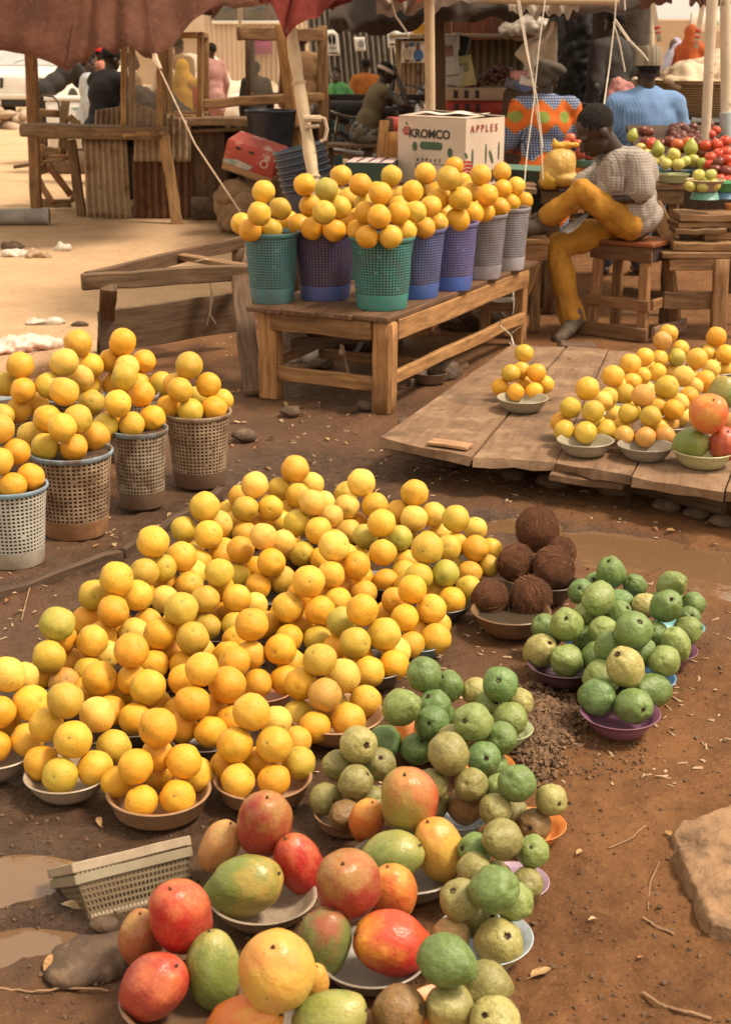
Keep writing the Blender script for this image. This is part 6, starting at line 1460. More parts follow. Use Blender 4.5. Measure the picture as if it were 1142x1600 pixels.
J = put(std(1.72, 'stand', 0, .03), V(1064, 300, 22)*Vector((1, 1, 0)), R(-25)); p = person('woman in long rust-orange veil standing with her back turned', J, SK2, hair=False); cloth_part('veil', p, hijab(J, .75), M['fabric'], (.42, .095, .03), .014, (.018, 4)); cloth_part('skirt', p, robe(J, .0), M['fabric'], (.30, .07, .03), .016)
J = put(std(1.55, 'stand', 0, .03), V(1040, 300, 24.5)*Vector((1, 1, 0)), R(120)); p = person('girl in pale lavender veil beside the rust-orange veiled woman', J, SK3, hair=False); cloth_part('veil', p, [q for q in hijab(J, .6)][1:], M['fabric'], (.42, .42, .56), .014, (.015, 5))
h, s, f, up, B, k = headprims(J)[1]; cloth_part('hood', p, [('e', h-f*.045*k+up*.02*k, (.098*k, .10*k, .115*k), B)], M['fabric'], (.42, .42, .56))
J = put(std(1.32, 'stand', 0, .05), V(1034, 300, 13.2)*Vector((1, 1, 0)), R(150)); J['hd'] += Vector((0, 0, .02)); p = person('small child in a dark top standing behind the striped shirt man', J, SK1, hair=True); cloth_part('top', p, shirt(J), M['fabric'], (.035, .025, .02))
J = put(std(1.7, 'stand', 0, .0), V(1118, 300, 34)*Vector((1, 1, 0)), R(60)); p = person('distant man in white shirt near the far wall', J, SK3, hands=False, vox=.016); cloth_part('shirt', p, shirt(J, True), M['fabric'], (.66, .60, .52), .018)
# the man with the headband on the bench
J = put(std(1.70, 'sit', .50, .42, ((.10, .16, -.14), (-.02, .24, .12)), ((.08, .26, -.16), (-.16, .20, .19)), head_f=-.05), V(566, 300, 17.4)*Vector((1, 1, 0)), R(-72)); p = person('man in camouflage sleeves and white headband sitting with a hand on his head', J, SK1)
J['elL'] = J['shL'] + Vector((.05, -.04, -.27)); J['wrL'] = J['elL'] + Vector((.24, -.02, .02))
cloth_part('shirt', p, torso(J, .022), M['fabric'], (.15, .115, .065), .012, (.012, 6)); cloth_part('sleeve', p, [('c', J['shR'], J['elR'].lerp(J['shR'], .3), .062, .058)], M['camo']); cloth_part('trousers', p, trousers(J, .022), M['camo'], None, .012)
h, s, f, up, B, k = headprims(J)[1]; b = MB(); n = 26; vs = []
for z, q in ((.012, 1.03), (.014, 1.07), (.050, 1.07), (.052, 1.03)): vs += [h - f*.012 + s*math.cos(6.2832*i/n)*.0795*q + f*math.sin(6.2832*i/n)*.099*q + up*(z - .02*math.sin(6.2832*i/n)) for i in range(n)]
b.add(vs, [(a*n+i, a*n+(i+1) % n, (a+1)*n+(i+1) % n, (a+1)*n+i) for a in range(3) for i in range(n)]); b.build('headband', M['fabric'], p, origin=p.location, color=(.58, .44, .36))
me = fuse('shirt_arm', [('c', J['shL'], J['elL'], .066, .058), ('c', J['elL'], J['elL'].lerp(J['wrL'], .8), .056, .046)], .012, 3, (.008, 8), origin=p.location); obj('sleeve', me, M['camo'], p)
J = put(std(1.42, 'sit', .62, .75, 'fwd', 'fwd', head_f=-.75), V(560, 300, 19.6)*Vector((1, 1, 0)), R(118)); J['f'] = Vector((-.22, -.97, -.05)).normalized(); p = person('boy in bright green shirt leaning forward and looking at the camera', J, SK3, eyes=True, vox=.010); cloth_part('shirt', p, shirt(J, False, .03), M['fabric'], (.11, .36, .13), .012, (.012, 7)); cloth_part('shorts', p, trousers(J), M['fabric'], (.05, .12, .14))
J = put(std(1.36, 'sit', .62, .05, 'lap', 'lap'), V(572, 300, 20.3)*Vector((1, 1, 0)), R(20)); p = person('child in orange shirt sitting with back turned by the tin wall', J, SK1); cloth_part('shirt', p, shirt(J, False, .03), M['fabric'], (.44, .15, .035)); cloth_part('trousers', p, trousers(J), M['fabric'], (.08, .06, .05))
# behind the stall
J = put(std(1.75, 'stand', 0, .95, ((.05, .12, -.28), (-.03, .36, -.40)), ((.05, .12, -.28), (-.03, .36, -.40)), head_f=.2), V(82, 300, 20.5)*Vector((1, 1, 0)), R(-62)); p = person('man in black shirt bending over the white cooler box', J, SK2); cloth_part('shirt', p, shirt(J, False, .03), M['fabric'], (.045, .04, .038)); cloth_part('trousers', p, trousers(J), M['fabric'], (.04, .032, .03))
J = put(std(1.38, 'stand', 0, .04), V(147, 300, 18)*Vector((1, 1, 0)), R(-78)); p = person('boy in pale blue shirt standing beside the white cooler box', J, SK2); cloth_part('shirt', p, shirt(J, True, .03, .1), M['fabric'], (.50, .52, .54)); cloth_part('trousers', p, trousers(J), M['fabric'], (.08, .07, .07))
J = put(std(1.47, 'stand', 0, .04), V(166, 300, 21)*Vector((1, 1, 0)), R(-60)); p = person('person in red cap and salmon shirt behind the pale blue shirt boy', J, SK2); cloth_part('shirt', p, shirt(J, False, .03, .1), M['fabric'], (.58, .22, .15)); cloth_part('trousers', p, trousers(J), M['fabric'], (.1, .08, .07)); capmesh(J, .07, False).build('cap', M['fabric'], p, origin=p.location, color=(.62, .03, .03))
J = put(std(1.74, 'sit', .62, .22, 'fwd', 'fwd', wide=1.15), V(166, 300, 15.6)*Vector((1, 1, 0)), R(-42)); p = person('man all in black sitting behind the stall counter', J, SK1); cloth_part('shirt', p, shirt(J, True, .045, .1), M['fabric'], (.022, .019, .02), .013, (.014, 5)); cloth_part('trousers', p, trousers(J), M['fabric'], (.025, .022, .022)); capmesh(J, .06, False).build('cap', M['fabric'], p, origin=p.location, color=(.02, .018, .018))
J = put(std(1.34, 'stand', 0, .03), V(293, 300, 17.8)*Vector((1, 1, 0)), R(-30)); p = person('girl in yellow headscarf seen through the showcase glass', J, SK2, hair=False); cloth_part('veil', p, hijab(J, .45), M['fabric'], (.60, .35, .05), .013, (.014, 5)); cloth_part('dress', p, robe(J, .0), M['fabric'], (.40, .06, .04), .015)
for (x, Y, h_, col, yaw, lab) in ((264, 18.6, 1.45, (.52, .42, .32), -60, 'child in cream shirt seen through the showcase glass'), (286, 20.5, 1.58, (.30, .19, .10), -30, 'dark-haired person in brown behind the yellow headscarf'), (213, 17.6, 1.42, (.27, .17, .10), -80, 'child in brown shirt seen in profile through the showcase glass'),
                               (474, 18.0, 1.66, (.30, .17, .08), 20, 'person in brown shirt behind the leaning orange posts'), (404, 19.5, 1.30, (.03, .025, .022), 10, 'dark-clothed child in the dark-framed showcase gap'), (338, 21.5, 1.5, (.42, .22, .20), 40, 'person in faded pink between the showcases')):
 J = put(std(h_, 'stand', 0, .04), V(x, 300, Y)*Vector((1, 1, 0)), R(yaw)); p = person(lab, J, SK2, hands=False, vox=.013); cloth_part('shirt', p, shirt(J, True, .025, .1), M['fabric'], col, .014); cloth_part('trousers', p, trousers(J), M['fabric'], (.07, .06, .055), .015)
# ================================================================== STOOLS, BENCHES, FRUIT STAND AT THE RIGHT
def timb(root, items):
 for nm, a, c, w, t, side, col in items: MB().plank(a, c, w, t, side, 5, .004).build(nm, M['wood'], root, color=col)
SYY = 8.62
st = empty('stool', V(985, 540, SYY), 'wooden stool with reddish-brown top under the boy', 'stool')
tz = V(985, 376, SYY).z
c0, c1, c2, c3 = (G(922, 372, tz), G(1018, 381, tz), G(1046, 366, tz), G(955, 358, tz))
cc = (c0+c1+c2+c3)/4; sx, sy_ = (c1-c0).normalized(), (c2-c1).normalized(); LX_, LY_ = (c1-c0).length, max((c2-c1).length, .26)
sy_ = Vector((-sx.y, sx.x, 0)); LY_ = .29
def sp2(a, b_, z): return c0 + sx*a + sy_*b_ + Vector((0, 0, z-tz))
MB().plank(sp2(-.015, LY_/2, tz-.012), sp2(LX_+.015, LY_/2, tz-.012), LY_+.03, .022, sy_, 5, .001).build('seat', simple('varnished_wood', (.27, .085, .03), (.17, .055, .022), .35, 7, (40, .1)), st)
RB = (.17, .085, .04)
timb(st, [('apron', sp2(0, .012, tz-.068), sp2(LX_, .012, tz-.068), .09, .022, U, RB), ('apron', sp2(0, LY_-.012, tz-.068), sp2(LX_, LY_-.012, tz-.068), .09, .022, U, RB), ('apron', sp2(LX_-.012, .025, tz-.068), sp2(LX_-.012, LY_-.025, tz-.068), .09, .022, U, (.06, .04, .035)), ('apron', sp2(.012, .025, tz-.068), sp2(.012, LY_-.025, tz-.068), .09, .022, U, RB)])
LEGS = [((.05, .035), (.04, -.015)), ((LX_-.05, .035), (LX_-.02, -.02)), ((LX_-.04, LY_-.03), (LX_+.03, LY_+.03)), ((.05, LY_-.03), (.02, LY_+.03))]
for (a, b2), (c, d) in LEGS: timb(st, [('leg', sp2(c, d, .0), sp2(a, b2, tz-.03), .062, .042, sx, (.36, .185, .08))])
timb(st, [('rung', sp2(-.0, -.026, .20), sp2(LX_+.02, -.03, .20), .062, .02, U, (.30, .155, .07)), ('rung', sp2(LX_+.03, -.01, .205), sp2(LX_+.045, LY_+.02, .21), .058, .02, U, (.34, .18, .08)), ('base_board', sp2(-.03, -.055, .035), sp2(LX_+.03, -.06, .035), .08, .022, U, (.22, .12, .06)), ('base_board', sp2(LX_+.06, -.04, .045), sp2(LX_+.07, LY_+.06, .05), .07, .022, U, (.34, .20, .12)), ('rung', sp2(.0, LY_+.04, .2), sp2(LX_+.03, LY_+.04, .2), .055, .02, U, (.2, .11, .055))])
# low bench under the boy's outstretched foot
bz = V(838, 374, 8.55).z; b0, b1 = V(800, 378, 8.45), V(853, 376, 8.6)
lb = empty('small_bench', Vector((b0.x, b0.y, 0)), 'small rough bench under the outstretched shoe of the boy', 'bench')
bd = Vector((1, .1, 0)).normalized(); o_ = V(830, 376, 8.60)
timb(lb, [('seat', o_+Vector((-.30, .05, 0)), o_+Vector((.10, .05, 0)), .24, .03, (0, 1, 0), (.36, .185, .08)), ('apron', o_+Vector((-.28, -.045, -.06)), o_+Vector((.09, -.045, -.06)), .09, .025, U, (.34, .17, .07)), ('leg', Vector((o_.x-.13, o_.y-.02, 0)), o_+Vector((.06, -.01, -.05)), .06, .04, X_, (.30, .16, .07)), ('leg', Vector((o_.x-.26, o_.y-.02, 0)), o_+Vector((-.24, -.01, -.05)), .06, .04, X_, (.3, .16, .07)), ('leg', Vector((o_.x+.05, o_.y+.14, 0)), o_+Vector((.05, .14, -.05)), .06, .04, X_, (.3, .16, .07))])
# fruit stand: two plank tables and a heap of timber
fs = empty('fruit_stand', V(1000, 400, 9.4), 'rough plank fruit stand behind the boy', 'table')
F1 = V(880, 290, 9.35); F2 = V(1062, 286, 9.25); fz = F2.z
def fp(px, Y, z=fz): q = V(px, 285, Y); return Vector((q.x, Y, z))
timb(fs, [('top_plank', fp(842, 9.32, fz-.02), fp(1070, 9.32, fz-.02), .20, .04, (0, 1, 0), (.24, .135, .07)), ('top_plank', fp(842, 9.55, fz-.02), fp(1090, 9.55, fz-.02), .22, .04, (0, 1, 0), (.2, .115, .06)), ('top_plank', fp(842, 9.80, fz-.02), fp(1190, 9.80, fz-.02), .24, .04, (0, 1, 0), (.2, .115, .06)), ('top_plank', fp(842, 10.06, fz-.02), fp(1190, 10.06, fz-.02), .24, .04, (0, 1, 0), (.2, .115, .06)),
          ('leg', fp(1052, 9.3, 0), fp(1052, 9.3, fz-.045), .075, .06, X_, (.25, .14, .065)), ('leg', fp(865, 9.35, 0), fp(865, 9.35, fz-.045), .08, .06, X_, (.18, .10, .05)), ('apron', fp(845, 9.25, fz-.085), fp(1068, 9.25, fz-.085), .085, .03, U, (.2, .115, .055)), ('brace', fp(1026, 9.2, fz-.24)+Vector((-.02, 0, .12)), fp(1056, 9.2, fz-.36), .10, .035, U, (.34, .19, .085)), ('leg', fp(1160, 10.1, 0), fp(1160, 10.1, fz-.045), .08, .06, X_, (.18, .10, .05)), ('leg', fp(865, 10.1, 0), fp(865, 10.1, fz-.045), .08, .06, X_, (.18, .10, .05))])
tb = empty('work_table', V(1100, 500, 8.55), 'heavy low work table at the right behind the stool', 'table'); wz = V(1100, 392, 8.55).z
def wp(px, Y, z): q = V(px, 390, Y); return Vector((q.x, Y, z))
timb(tb, [('top_plank', wp(1030, 8.60, wz-.02), wp(1210, 8.60, wz-.02), .20, .035, (0, 1, 0), (.30, .165, .08)), ('top_plank', wp(1030, 8.83, wz-.02), wp(1210, 8.83, wz-.02), .24, .035, (0, 1, 0), (.25, .14, .07)), ('apron', wp(1046, 8.52, wz-.075), wp(1132, 8.52, wz-.075), .065, .03, U, (.26, .14, .065)), ('leg', wp(1130, 8.52, 0), wp(1127, 8.52, wz-.04), .085, .06, X_, (.32, .17, .075)), ('stretcher', wp(1040, 8.54, .22), wp(1122, 8.54, .22), .10, .03, U, (.21, .115, .055)), ('leg', wp(1046, 8.95, 0), wp(1046, 8.95, wz-.04), .08, .06, X_, (.18, .1, .05)), ('leg', wp(1200, 8.95, 0), wp(1200, 8.95, wz-.04), .08, .06, X_, (.18, .1, .05)), ('leg', wp(1200, 8.55, 0), wp(1200, 8.55, wz-.04), .08, .06, X_, (.18, .1, .05))])
for i, (x0, x1, y, Y, w, t, cc_, lab) in enumerate(((1046, 1140, 385, 8.62, .20, .05, (.30, .165, .075), 'thick rough plank lowest in the timber stack'), (1088, 1160, 379, 8.72, .20, .045, (.36, .20, .095), 'broken plank end lying on the lowest plank'), (1048, 1125, 369, 8.66, .22, .03, (.22, .125, .06), 'dark split plank in the middle of the timber stack'), (1048, 1160, 358, 8.7, .24, .03, (.27, .15, .075), 'thin plank second from the top of the timber stack'), (1052, 1150, 345, 8.72, .26, .045, (.33, .18, .085), 'thick board on top of the timber stack carrying the bowls'))):
 z = wz + (.025, .070, .108, .140, .180)[i]; a, c = wp(x0, Y, z), wp(x1, Y+.04*(i % 2), z); tag(MB().plank(a, c, w, t, (0, 1, 0), 5, .008).build('plank', M['wood'], color=cc_), lab, 'plank', 'planks stacked on the work table')
stz = wz + .2045
# --- bowls and fruit on the stand
def fruit_round(p, r, col, nm, lab, grp, me=None, m=None, sc=(1, 1, 1)):
 o = obj(nm, me or APPLE[rng.randrange(3)], None, None, p, (rng.uniform(-.5, .5), rng.uniform(-.5, .5), rng.uniform(0, 6.28)), col); o.scale = (r*sc[0], r*sc[1], r*sc[2]); tag(o, lab, nm, grp); return o
def apple_mesh(k):
 def f(d, p):
  n = .03*math.cos(5*math.atan2(d.y, d.x)+k)*(1-abs(d.z)) + mnoise.noise(d*1.5+Vector((k*4, 0, 0)))*.04
  return Vector((p.x*(1+n)*(1-.10*max(0, -d.z)), p.y*(1+n)*(1-.10*max(0, -d.z)), p.z*(.93-.28*math.exp(-(1-d.z)/.05)-.15*math.exp(-(1+d.z)/.04))))
 me = MB().ball((0, 0, 0), 1, 24, 16, None, f).mesh('apple', angle=180); me.materials.append(M['apple']); return me
APPLE = [apple_mesh(k) for k in range(3)]
def pear_mesh(k):
 def f(d, p):
  t = (d.z+1)/2; w = 1 - .52*max(0, (t-.45)/.55)**1.2; return Vector((p.x*w + .12*t*t*(k-.5), p.y*w, p.z*1.28))
 b = MB().ball((0, 0, 0), 1, 22, 18, None, f); me = b.mesh('pear', angle=180); me.materials.append(M['apple']); return me
PEAR = [pear_mesh(k) for k in range(2)]; PSTEM = MB().tube([(0, 0, 1.2), (-.1, 0, 1.6), (-.3, 0, 1.95)], .05, 6).mesh('stem'); PSTEM.materials.append(M['stem'])
YG, GRA, REDA, DREDA, ORA = (.50, .48, .13), (.34, .38, .075), (.50, .045, .022), (.13, .018, .016), (.52, .11, .03)
def cluster(lst, Y, r_px, col, nm, labels, grp):
 for i, q in enumerate(lst):
  x, y = q[0], q[1]; Yq = Y + (q[2] if len(q) > 2 else 0); p = V(x, y, Yq); r = (q[3] if len(q) > 3 else r_px)/ppm(p); cc_ = q[4] if len(q) > 4 else col
  fruit_round(p, r, tuple(v*rng.uniform(.88, 1.1) for v in cc_), nm, labels(i), grp)
c = V(1052, 283, 9.28); c.z = fz+.002; bowl(c, 23.5/ppm(c), (.46, .50, .26), 'pale green enamel bowl of yellow-green apples on the fruit stand', 'tub', 1.15)
cluster([(1052, 241, .0, 10.5), (1040, 256, -.04, 10), (1059, 257, -.06, 10.5), (1070, 252, .0, 9), (1048, 250, .08, 9.5)], 9.28, 10, YG, 'apple', lambda i: ('topmost yellow-green apple in the pale green enamel bowl', 'front left apple in the pale green enamel bowl', 'front right apple in the pale green enamel bowl', 'rightmost apple in the pale green enamel bowl', 'rear apple in the pale green enamel bowl')[i], 'yellow-green apples')
c = V(1018, 285, 9.55); c.z = fz+.002; bowl(c, 24/ppm(c), (.05, .16, .15), 'dark teal bowl of apples next to the boy\'s collar', 'tub', 1.15)
cluster([(1008, 242, 0, 10, YG), (1020, 252, -.05, 10, YG), (1030, 249, .05, 10, GRA), (1000, 232, .1, 9, YG)], 9.5, 10, YG, 'apple', lambda i: ('yellow apple touching the boy\'s shoulder', 'yellow apple low beside the boy\'s shoulder', 'green apple between shoulder and enamel bowl', 'yellow apple half hidden by the boy\'s collar')[i], 'yellow-green apples')
c = V(1083, 283, 9.5); c.z = fz+.002; bowl(c, 22/ppm(c), (.05, .15, .16), 'dark teal bowl behind the stacked yellow apples', 'tub', 1.2)
cluster([(1082, 251, -.0, 11, GRA), (1099, 256, -.06, 11, (.40, .42, .10))], 9.42, 11, GRA, 'apple', lambda i: ('green apple with a dark dimple in the dark teal bowl', 'wide yellow-green apple on top of the stacked apples')[i], 'yellow-green apples')
c = V(1098, 336, 8.66); c.z = stz; bowl(c+Vector((0, 0, .118)), 22.5/ppm(c), (.13, .34, .28), 'turquoise bowl turned upside down as a foot on the timber', 'tub', 1.0, flip=True)
bowl(c+Vector((0, 0, .120)), 29/ppm(c), (.33, .21, .16), 'pinkish-brown bowl with cream rim standing on the turquoise one', 'step', 1.05)
r_ = 29/ppm(c); MB().lathe([(r_*.98, .553*r_*1.05), (r_*1.05, .56*r_*1.05), (r_*1.06, .60*r_*1.05), (r_*1.0, .61*r_*1.05), (r_*.95, .57*r_*1.05)], 40, closed=True).build('rim', M['plastic'], [o for o in scene.objects if o.name.startswith('bowl')][-1], color=(.56, .48, .27)) if False else None
rimo = MB().lathe([(1.0, .545), (1.04, .56), (1.05, .60), (1.01, .615), (.97, .57)], 40, closed=True).mesh('rim'); rimo.materials.append(M['plastic'])
bw_ = [o for o in scene.objects if o.get('label', '').startswith('pinkish-brown bowl')][0]; obj('rim', rimo, None, bw_, color=(.56, .47, .26))
cluster([(1078, 291, -.05, 9.3), (1097, 292, -.07, 9.8), (1116, 289, -.05, 9.8), (1091, 274, 0, 10), (1110, 273, 0, 9.6), (1100, 284, .07, 9)], 8.66, 9.8, YG, 'apple', lambda i: ('bottom left apple', 'bottom middle apple', 'bottom right apple', 'upper left apple', 'upper right apple', 'hidden rear apple')[i] + ' in the cream-rimmed pinkish-brown bowl', 'yellow apples in the stacked bowl')
c = V(1128, 333, 8.85); c.z = stz; bowl(c+Vector((0, 0, .098)), 18/ppm(c), (.12, .27, .48), 'blue bowl turned upside down on the timber stack', 'tub', 1.1, flip=True); bowl(c+Vector((0, 0, .10)), 27/ppm(c), (.06, .30, .13), 'green bowl of red apples standing on the blue one', 'step', 1.0)
c2_ = V(1145, 328, 8.8); c2_.z = stz; bowl(c2_, 14/ppm(c2_), (.62, .25, .07), 'orange bowl cut by the right picture edge on the timber', 'tub', 1.4)
redl = [(1101, 228, .5, 10), (1119, 226, .5, 10), (1132, 221, .55, 10), (1109, 247, .35, 10), (1122, 241, .4, 10), (1134, 238, .4, 10), (1095, 240, .5, 8, DREDA), (1110, 210, .9, 8), (1118, 204, 1.0, 8), (1122, 254, .25, 10, DREDA), (1136, 250, .25, 10), (1117, 266, .2, 10, DREDA), (1134, 268, .15, 10, DREDA), (1124, 280, .1, 9), (1137, 283, .1, 9.5), (1108, 258, .3, 9), (1143, 262, .2, 9), (1128, 262, .25, 8)]
cluster(redl, 9.0, 10, REDA, 'apple', lambda i: 'red or dark red apple in the red apple heap by the right picture edge', 'red apples heaped at the right')
# a sloping tray of dark plums and red apples behind
tz_ = V(1060, 232, 9.95).z
trs = empty('display_board', fp(1060, 9.9), 'sloping board under the dark plums and red apples', 'board'); timb(trs, [('board', V(985, 248, 9.75), V(1160, 248, 9.75), .10, .03, (0, .8, .3), (.1, .06, .04)), ('board', V(985, 222, 10.1), V(1160, 222, 10.1), .5, .03, (0, .8, .28), (.1, .06, .04))])
pl_ = []
for i in range(46):
 x = 1050 + 62*rng.random(); y = 194 + 40*rng.random(); pl_.append((x, y, .55-(y-194)*.012, 7+2*rng.random()))
cluster(pl_, 9.75, 7, (.11, .018, .018), 'plum', lambda i: 'dark red plum heaped behind the pears and apples', 'dark plums')
cluster([(1004, 205, .3, 9, DREDA), (1013, 206, .25, 8, DREDA), (1008, 222, .1, 9, DREDA), (1018, 222, .05, 8, REDA), (1045, 221, .1, 9.5, DREDA), (1032, 224, .1, 8, DREDA), (1080, 219, .3, 9, DREDA), (1090, 226, .2, 8, DREDA)], 9.6, 8, DREDA, 'apple', lambda i: 'dark red apple in the row behind the green pears', 'dark red apples behind the pears')
for i, (x, y, r, cc_, lab) in enumerate(((1058, 226, 10.5, ORA, 'orange-red apple between the two right pears'), (1073, 222, 8.5, ORA, 'orange-red apple behind the right pear'), (1016, 226, 8, REDA, 'bright red apple left of the middle pear'), (1097, 242, 8, REDA, 'red apple peeping out beside the right pear'))):
 p = V(x, y, 9.55); fruit_round(p, r/ppm(p), cc_, 'apple', lab, 'red apples among the pears')
for i, (x, y, r, lab) in enumerate(((988, 211, 9, 'green pear with long dark stem behind the boy\'s collar'), (1027, 232, 10.5, 'green pear in the middle above the yellow apples'), (1079, 230, 11.5, 'upright green pear at the right above the apples'))):
 p = V(x, y, 9.45); o = obj('pear', PEAR[i % 2], None, None, p, (rng.uniform(-.1, .1), (.35, -.2, .05)[i], 0), (.32, .36, .07)); o.scale = [r/ppm(p)]*3; tag(o, lab, 'pear', 'green pears'); obj('stem', PSTEM, None, o)
c = V(912, 262, 9.35); c.z = fz+.09; bowl(c, 18/ppm(c), (.08, .22, .21), 'teal bowl of red apples before the boy\'s face', 'tub', 1.2)
MB_ = MB().box(Vector((c.x, c.y+.02, fz+.045)), (.13, .13, .086)); tag(MB_.build('block', M['wood'], color=(.55, .20, .05)), 'small orange-brown block under the teal apple bowl', 'block')
cluster([(890, 216, .1, 9), (903, 224, .0, 9), (884, 226, .05, 8), (908, 240, -.05, 10, (.30, .05, .035)), (920, 244, -.03, 9, (.30, .05, .035)), (900, 244, .05, 9), (912, 228, .05, 9)], 9.35, 9, (.48, .09, .05), 'apple', lambda i: ('uppermost red apple', 'second red apple', 'outer left red apple', 'dusky red apple in front', 'dusky red apple touching the face', 'low rear red apple', 'inner red apple')[i] + ' in the teal bowl before the boy', 'red apples before the boy')
# yellow plastic bag
def filmy(name, c1, tr_):
 m, nt, ns, ls, P = newmat(name); s = coords(nt); P.inputs['Base Color'].default_value = (*c1, 1); P.inputs['Roughness'].default_value = .3
 t = ns.new('ShaderNodeBsdfTranslucent'); t.inputs[0].default_value = (*c1, 1); mx = ns.new('ShaderNodeMixShader'); mx.inputs[0].default_value = tr_
 ls.new(bump(nt, tex(nt, s, 14, 5, .6), .6, .03), P.inputs['Normal']); ls.new(P.outputs[0], mx.inputs[1]); ls.new(t.outputs[0], mx.inputs[2]); ls.new(mx.outputs[0], ns['Material Output'].inputs[0]); return m
M['yfilm'] = filmy('yellow_plastic_film', (.72, .42, .05), .3); M['yfilm2'] = filmy('pale_yellow_film', (.72, .47, .13), .35)
p = V(874, 257, 9.22); me = fuse('bag', [('e', p, (.100, .09, .105)), ('e', p+Vector((-.045, 0, -.06)), (.075, .08, .08)), ('e', p+Vector((.04, 0, .02)), (.06, .07, .08)), ('e', p+Vector((.02, 0, -.08)), (.10, .09, .05))], .008, 3, (.007, 7, 0, (1.5, 1.5, .6)), origin=p); o = obj('plastic_bag', me, M['yfilm2'], None, p); tag(o, 'yellow translucent plastic bag standing on the fruit stand', 'plastic bag')
me = fuse('knot', [('c', p+Vector((-.03, 0, .11)), p+Vector((.09, -.02, .115)), .022, .019), ('c', p+Vector((-.02, 0, .12)), p+Vector((-.04, 0, .15)), .016, .008)], .007, 2, (.012, 20), origin=p); obj('knot', me, M['yfilm'], o); me = fuse('corner', [('e', p+Vector((-.07, -.03, -.09)), (.06, .06, .06))], .008, 2, (.01, 18), origin=p); obj('corner', me, M['yfilm'], o)
# ================================================================== BOXES, CARTONS AND BASKETS BEHIND THE TABLE
M['card'] = simple('dusty_white_carton', (.60, .48, .38), (.52, .41, .32), .75, 4, (60, .1), stain=((.40, .29, .2), 5, .58, .75)); M['cardbrown'] = simple('brown_card', (.36, .21, .11), (.28, .16, .08), .8, 5, (60, .1))
M['inkred'] = simple('red_ink', (.36, .035, .03), (.30, .03, .025), .6, 20, None); M['inkgreen'] = simple('green_ink', (.06, .11, .055), (.05, .09, .045), .6, 20, None); M['inkblack'] = simple('black_ink', (.03, .022, .02), (.04, .03, .025), .6, 20, None); M['inkwhite'] = simple('white_ink', (.60, .52, .44), (.55, .47, .4), .6, 20, None)
def write(txt, origin, xd, yd, size, m, parent, nm='lettering', extr=.0015, space=1.0, bold=0.0):
 cu = bpy.data.curves.new(nm, 'FONT'); cu.body = txt; cu.size = size; cu.extrude = extr; cu.space_character = space; cu.offset = bold
 t = bpy.data.objects.new('t', cu); scene.collection.objects.link(t); dg = bpy.context.evaluated_depsgraph_get(); me = bpy.data.meshes.new_from_object(t.evaluated_get(dg)); bpy.data.objects.remove(t)
 xd, yd = xd.normalized(), yd.normalized(); zd = xd.cross(yd); Mx = Matrix((xd, yd, zd)).transposed().to_4x4(); Mx.translation = Vector(origin) + zd*(extr+.0035) - (world_loc(parent) if parent else Vector())
 me.transform(Mx); me.materials.clear(); me.materials.append(m); return obj(nm, me, None, parent)
def disc(c, xd, yd, rx, ry, m, parent, nm='print', n=24, ring=0.0, up=.0052, shape=None):
 c, xd, yd = Vector(c), xd.normalized(), yd.normalized(); zd = xd.cross(yd); pts = shape or [(rx*math.cos(6.2832*i/n), ry*math.sin(6.2832*i/n)) for i in range(n)]
 n = len(pts); b = MB(); vs = [c + xd*a + yd*e + zd*up for a, e in pts] + [c + xd*a + yd*e + zd*.0002 for a, e in pts]
 b.add(vs, [tuple(range(n))] + [(i, n+i, n+(i+1) % n, (i+1) % n) for i in range(n)]); return b.build(nm, m, parent, False)
def apple_print(c, xd, yd, r, parent):
 n = 30; pts = []
 for i in range(n):
  a = 6.2832*i/n; q = r*(1 - .14*math.exp(-((math.sin(a)-1)/.12)**2) + .05*math.cos(2*a)); pts.append((q*math.cos(a)*1.05, q*math.sin(a)))
 disc(c, xd, yd, 0, 0, M['inkred'], parent, 'apple_print', shape=pts)
 for k in range(3):
  yy = (-.45+.42*k)*r; disc(Vector(c)+yd*yy, xd, yd, 0, 0, M['card'], parent, 'print_stripe', up=.0062, shape=[(-.95*r, -.02*r), (0, .10*r), (.95*r, -.02*r), (.95*r, .04*r), (0, .17*r), (-.95*r, .04*r)])
 disc(Vector(c)+yd*r*1.35+xd*(-.1*r), xd, yd, 0, 0, M['inkgreen'], parent, 'leaf_print', shape=[(-.3*r, .35*r), (-.1*r, -.1*r), (.2*r, -.35*r), (.25*r, 0), (.05*r, .3*r)])
tb2 = empty('back_table', V(640, 420, 9.6), 'rough table of planks behind the orange baskets', 'table'); bz2 = V(672, 289, 9.3).z
def bp(px, Y, z): q = V(px, 290, Y); return Vector((q.x, Y, z))
for k in range(3): timb(tb2, [('top_plank', bp(532, 9.22+.27*k, bz2-.02), bp(835, 9.22+.27*k, bz2-.02), .255, .036, (0, 1, 0), (.22, .125, .065))])
for px, Y in ((545, 9.15), (820, 9.15), (545, 9.8), (820, 9.8)): timb(tb2, [('leg', bp(px, Y, 0), bp(px, Y, bz2-.04), .08, .06, X_, (.2, .11, .055))])
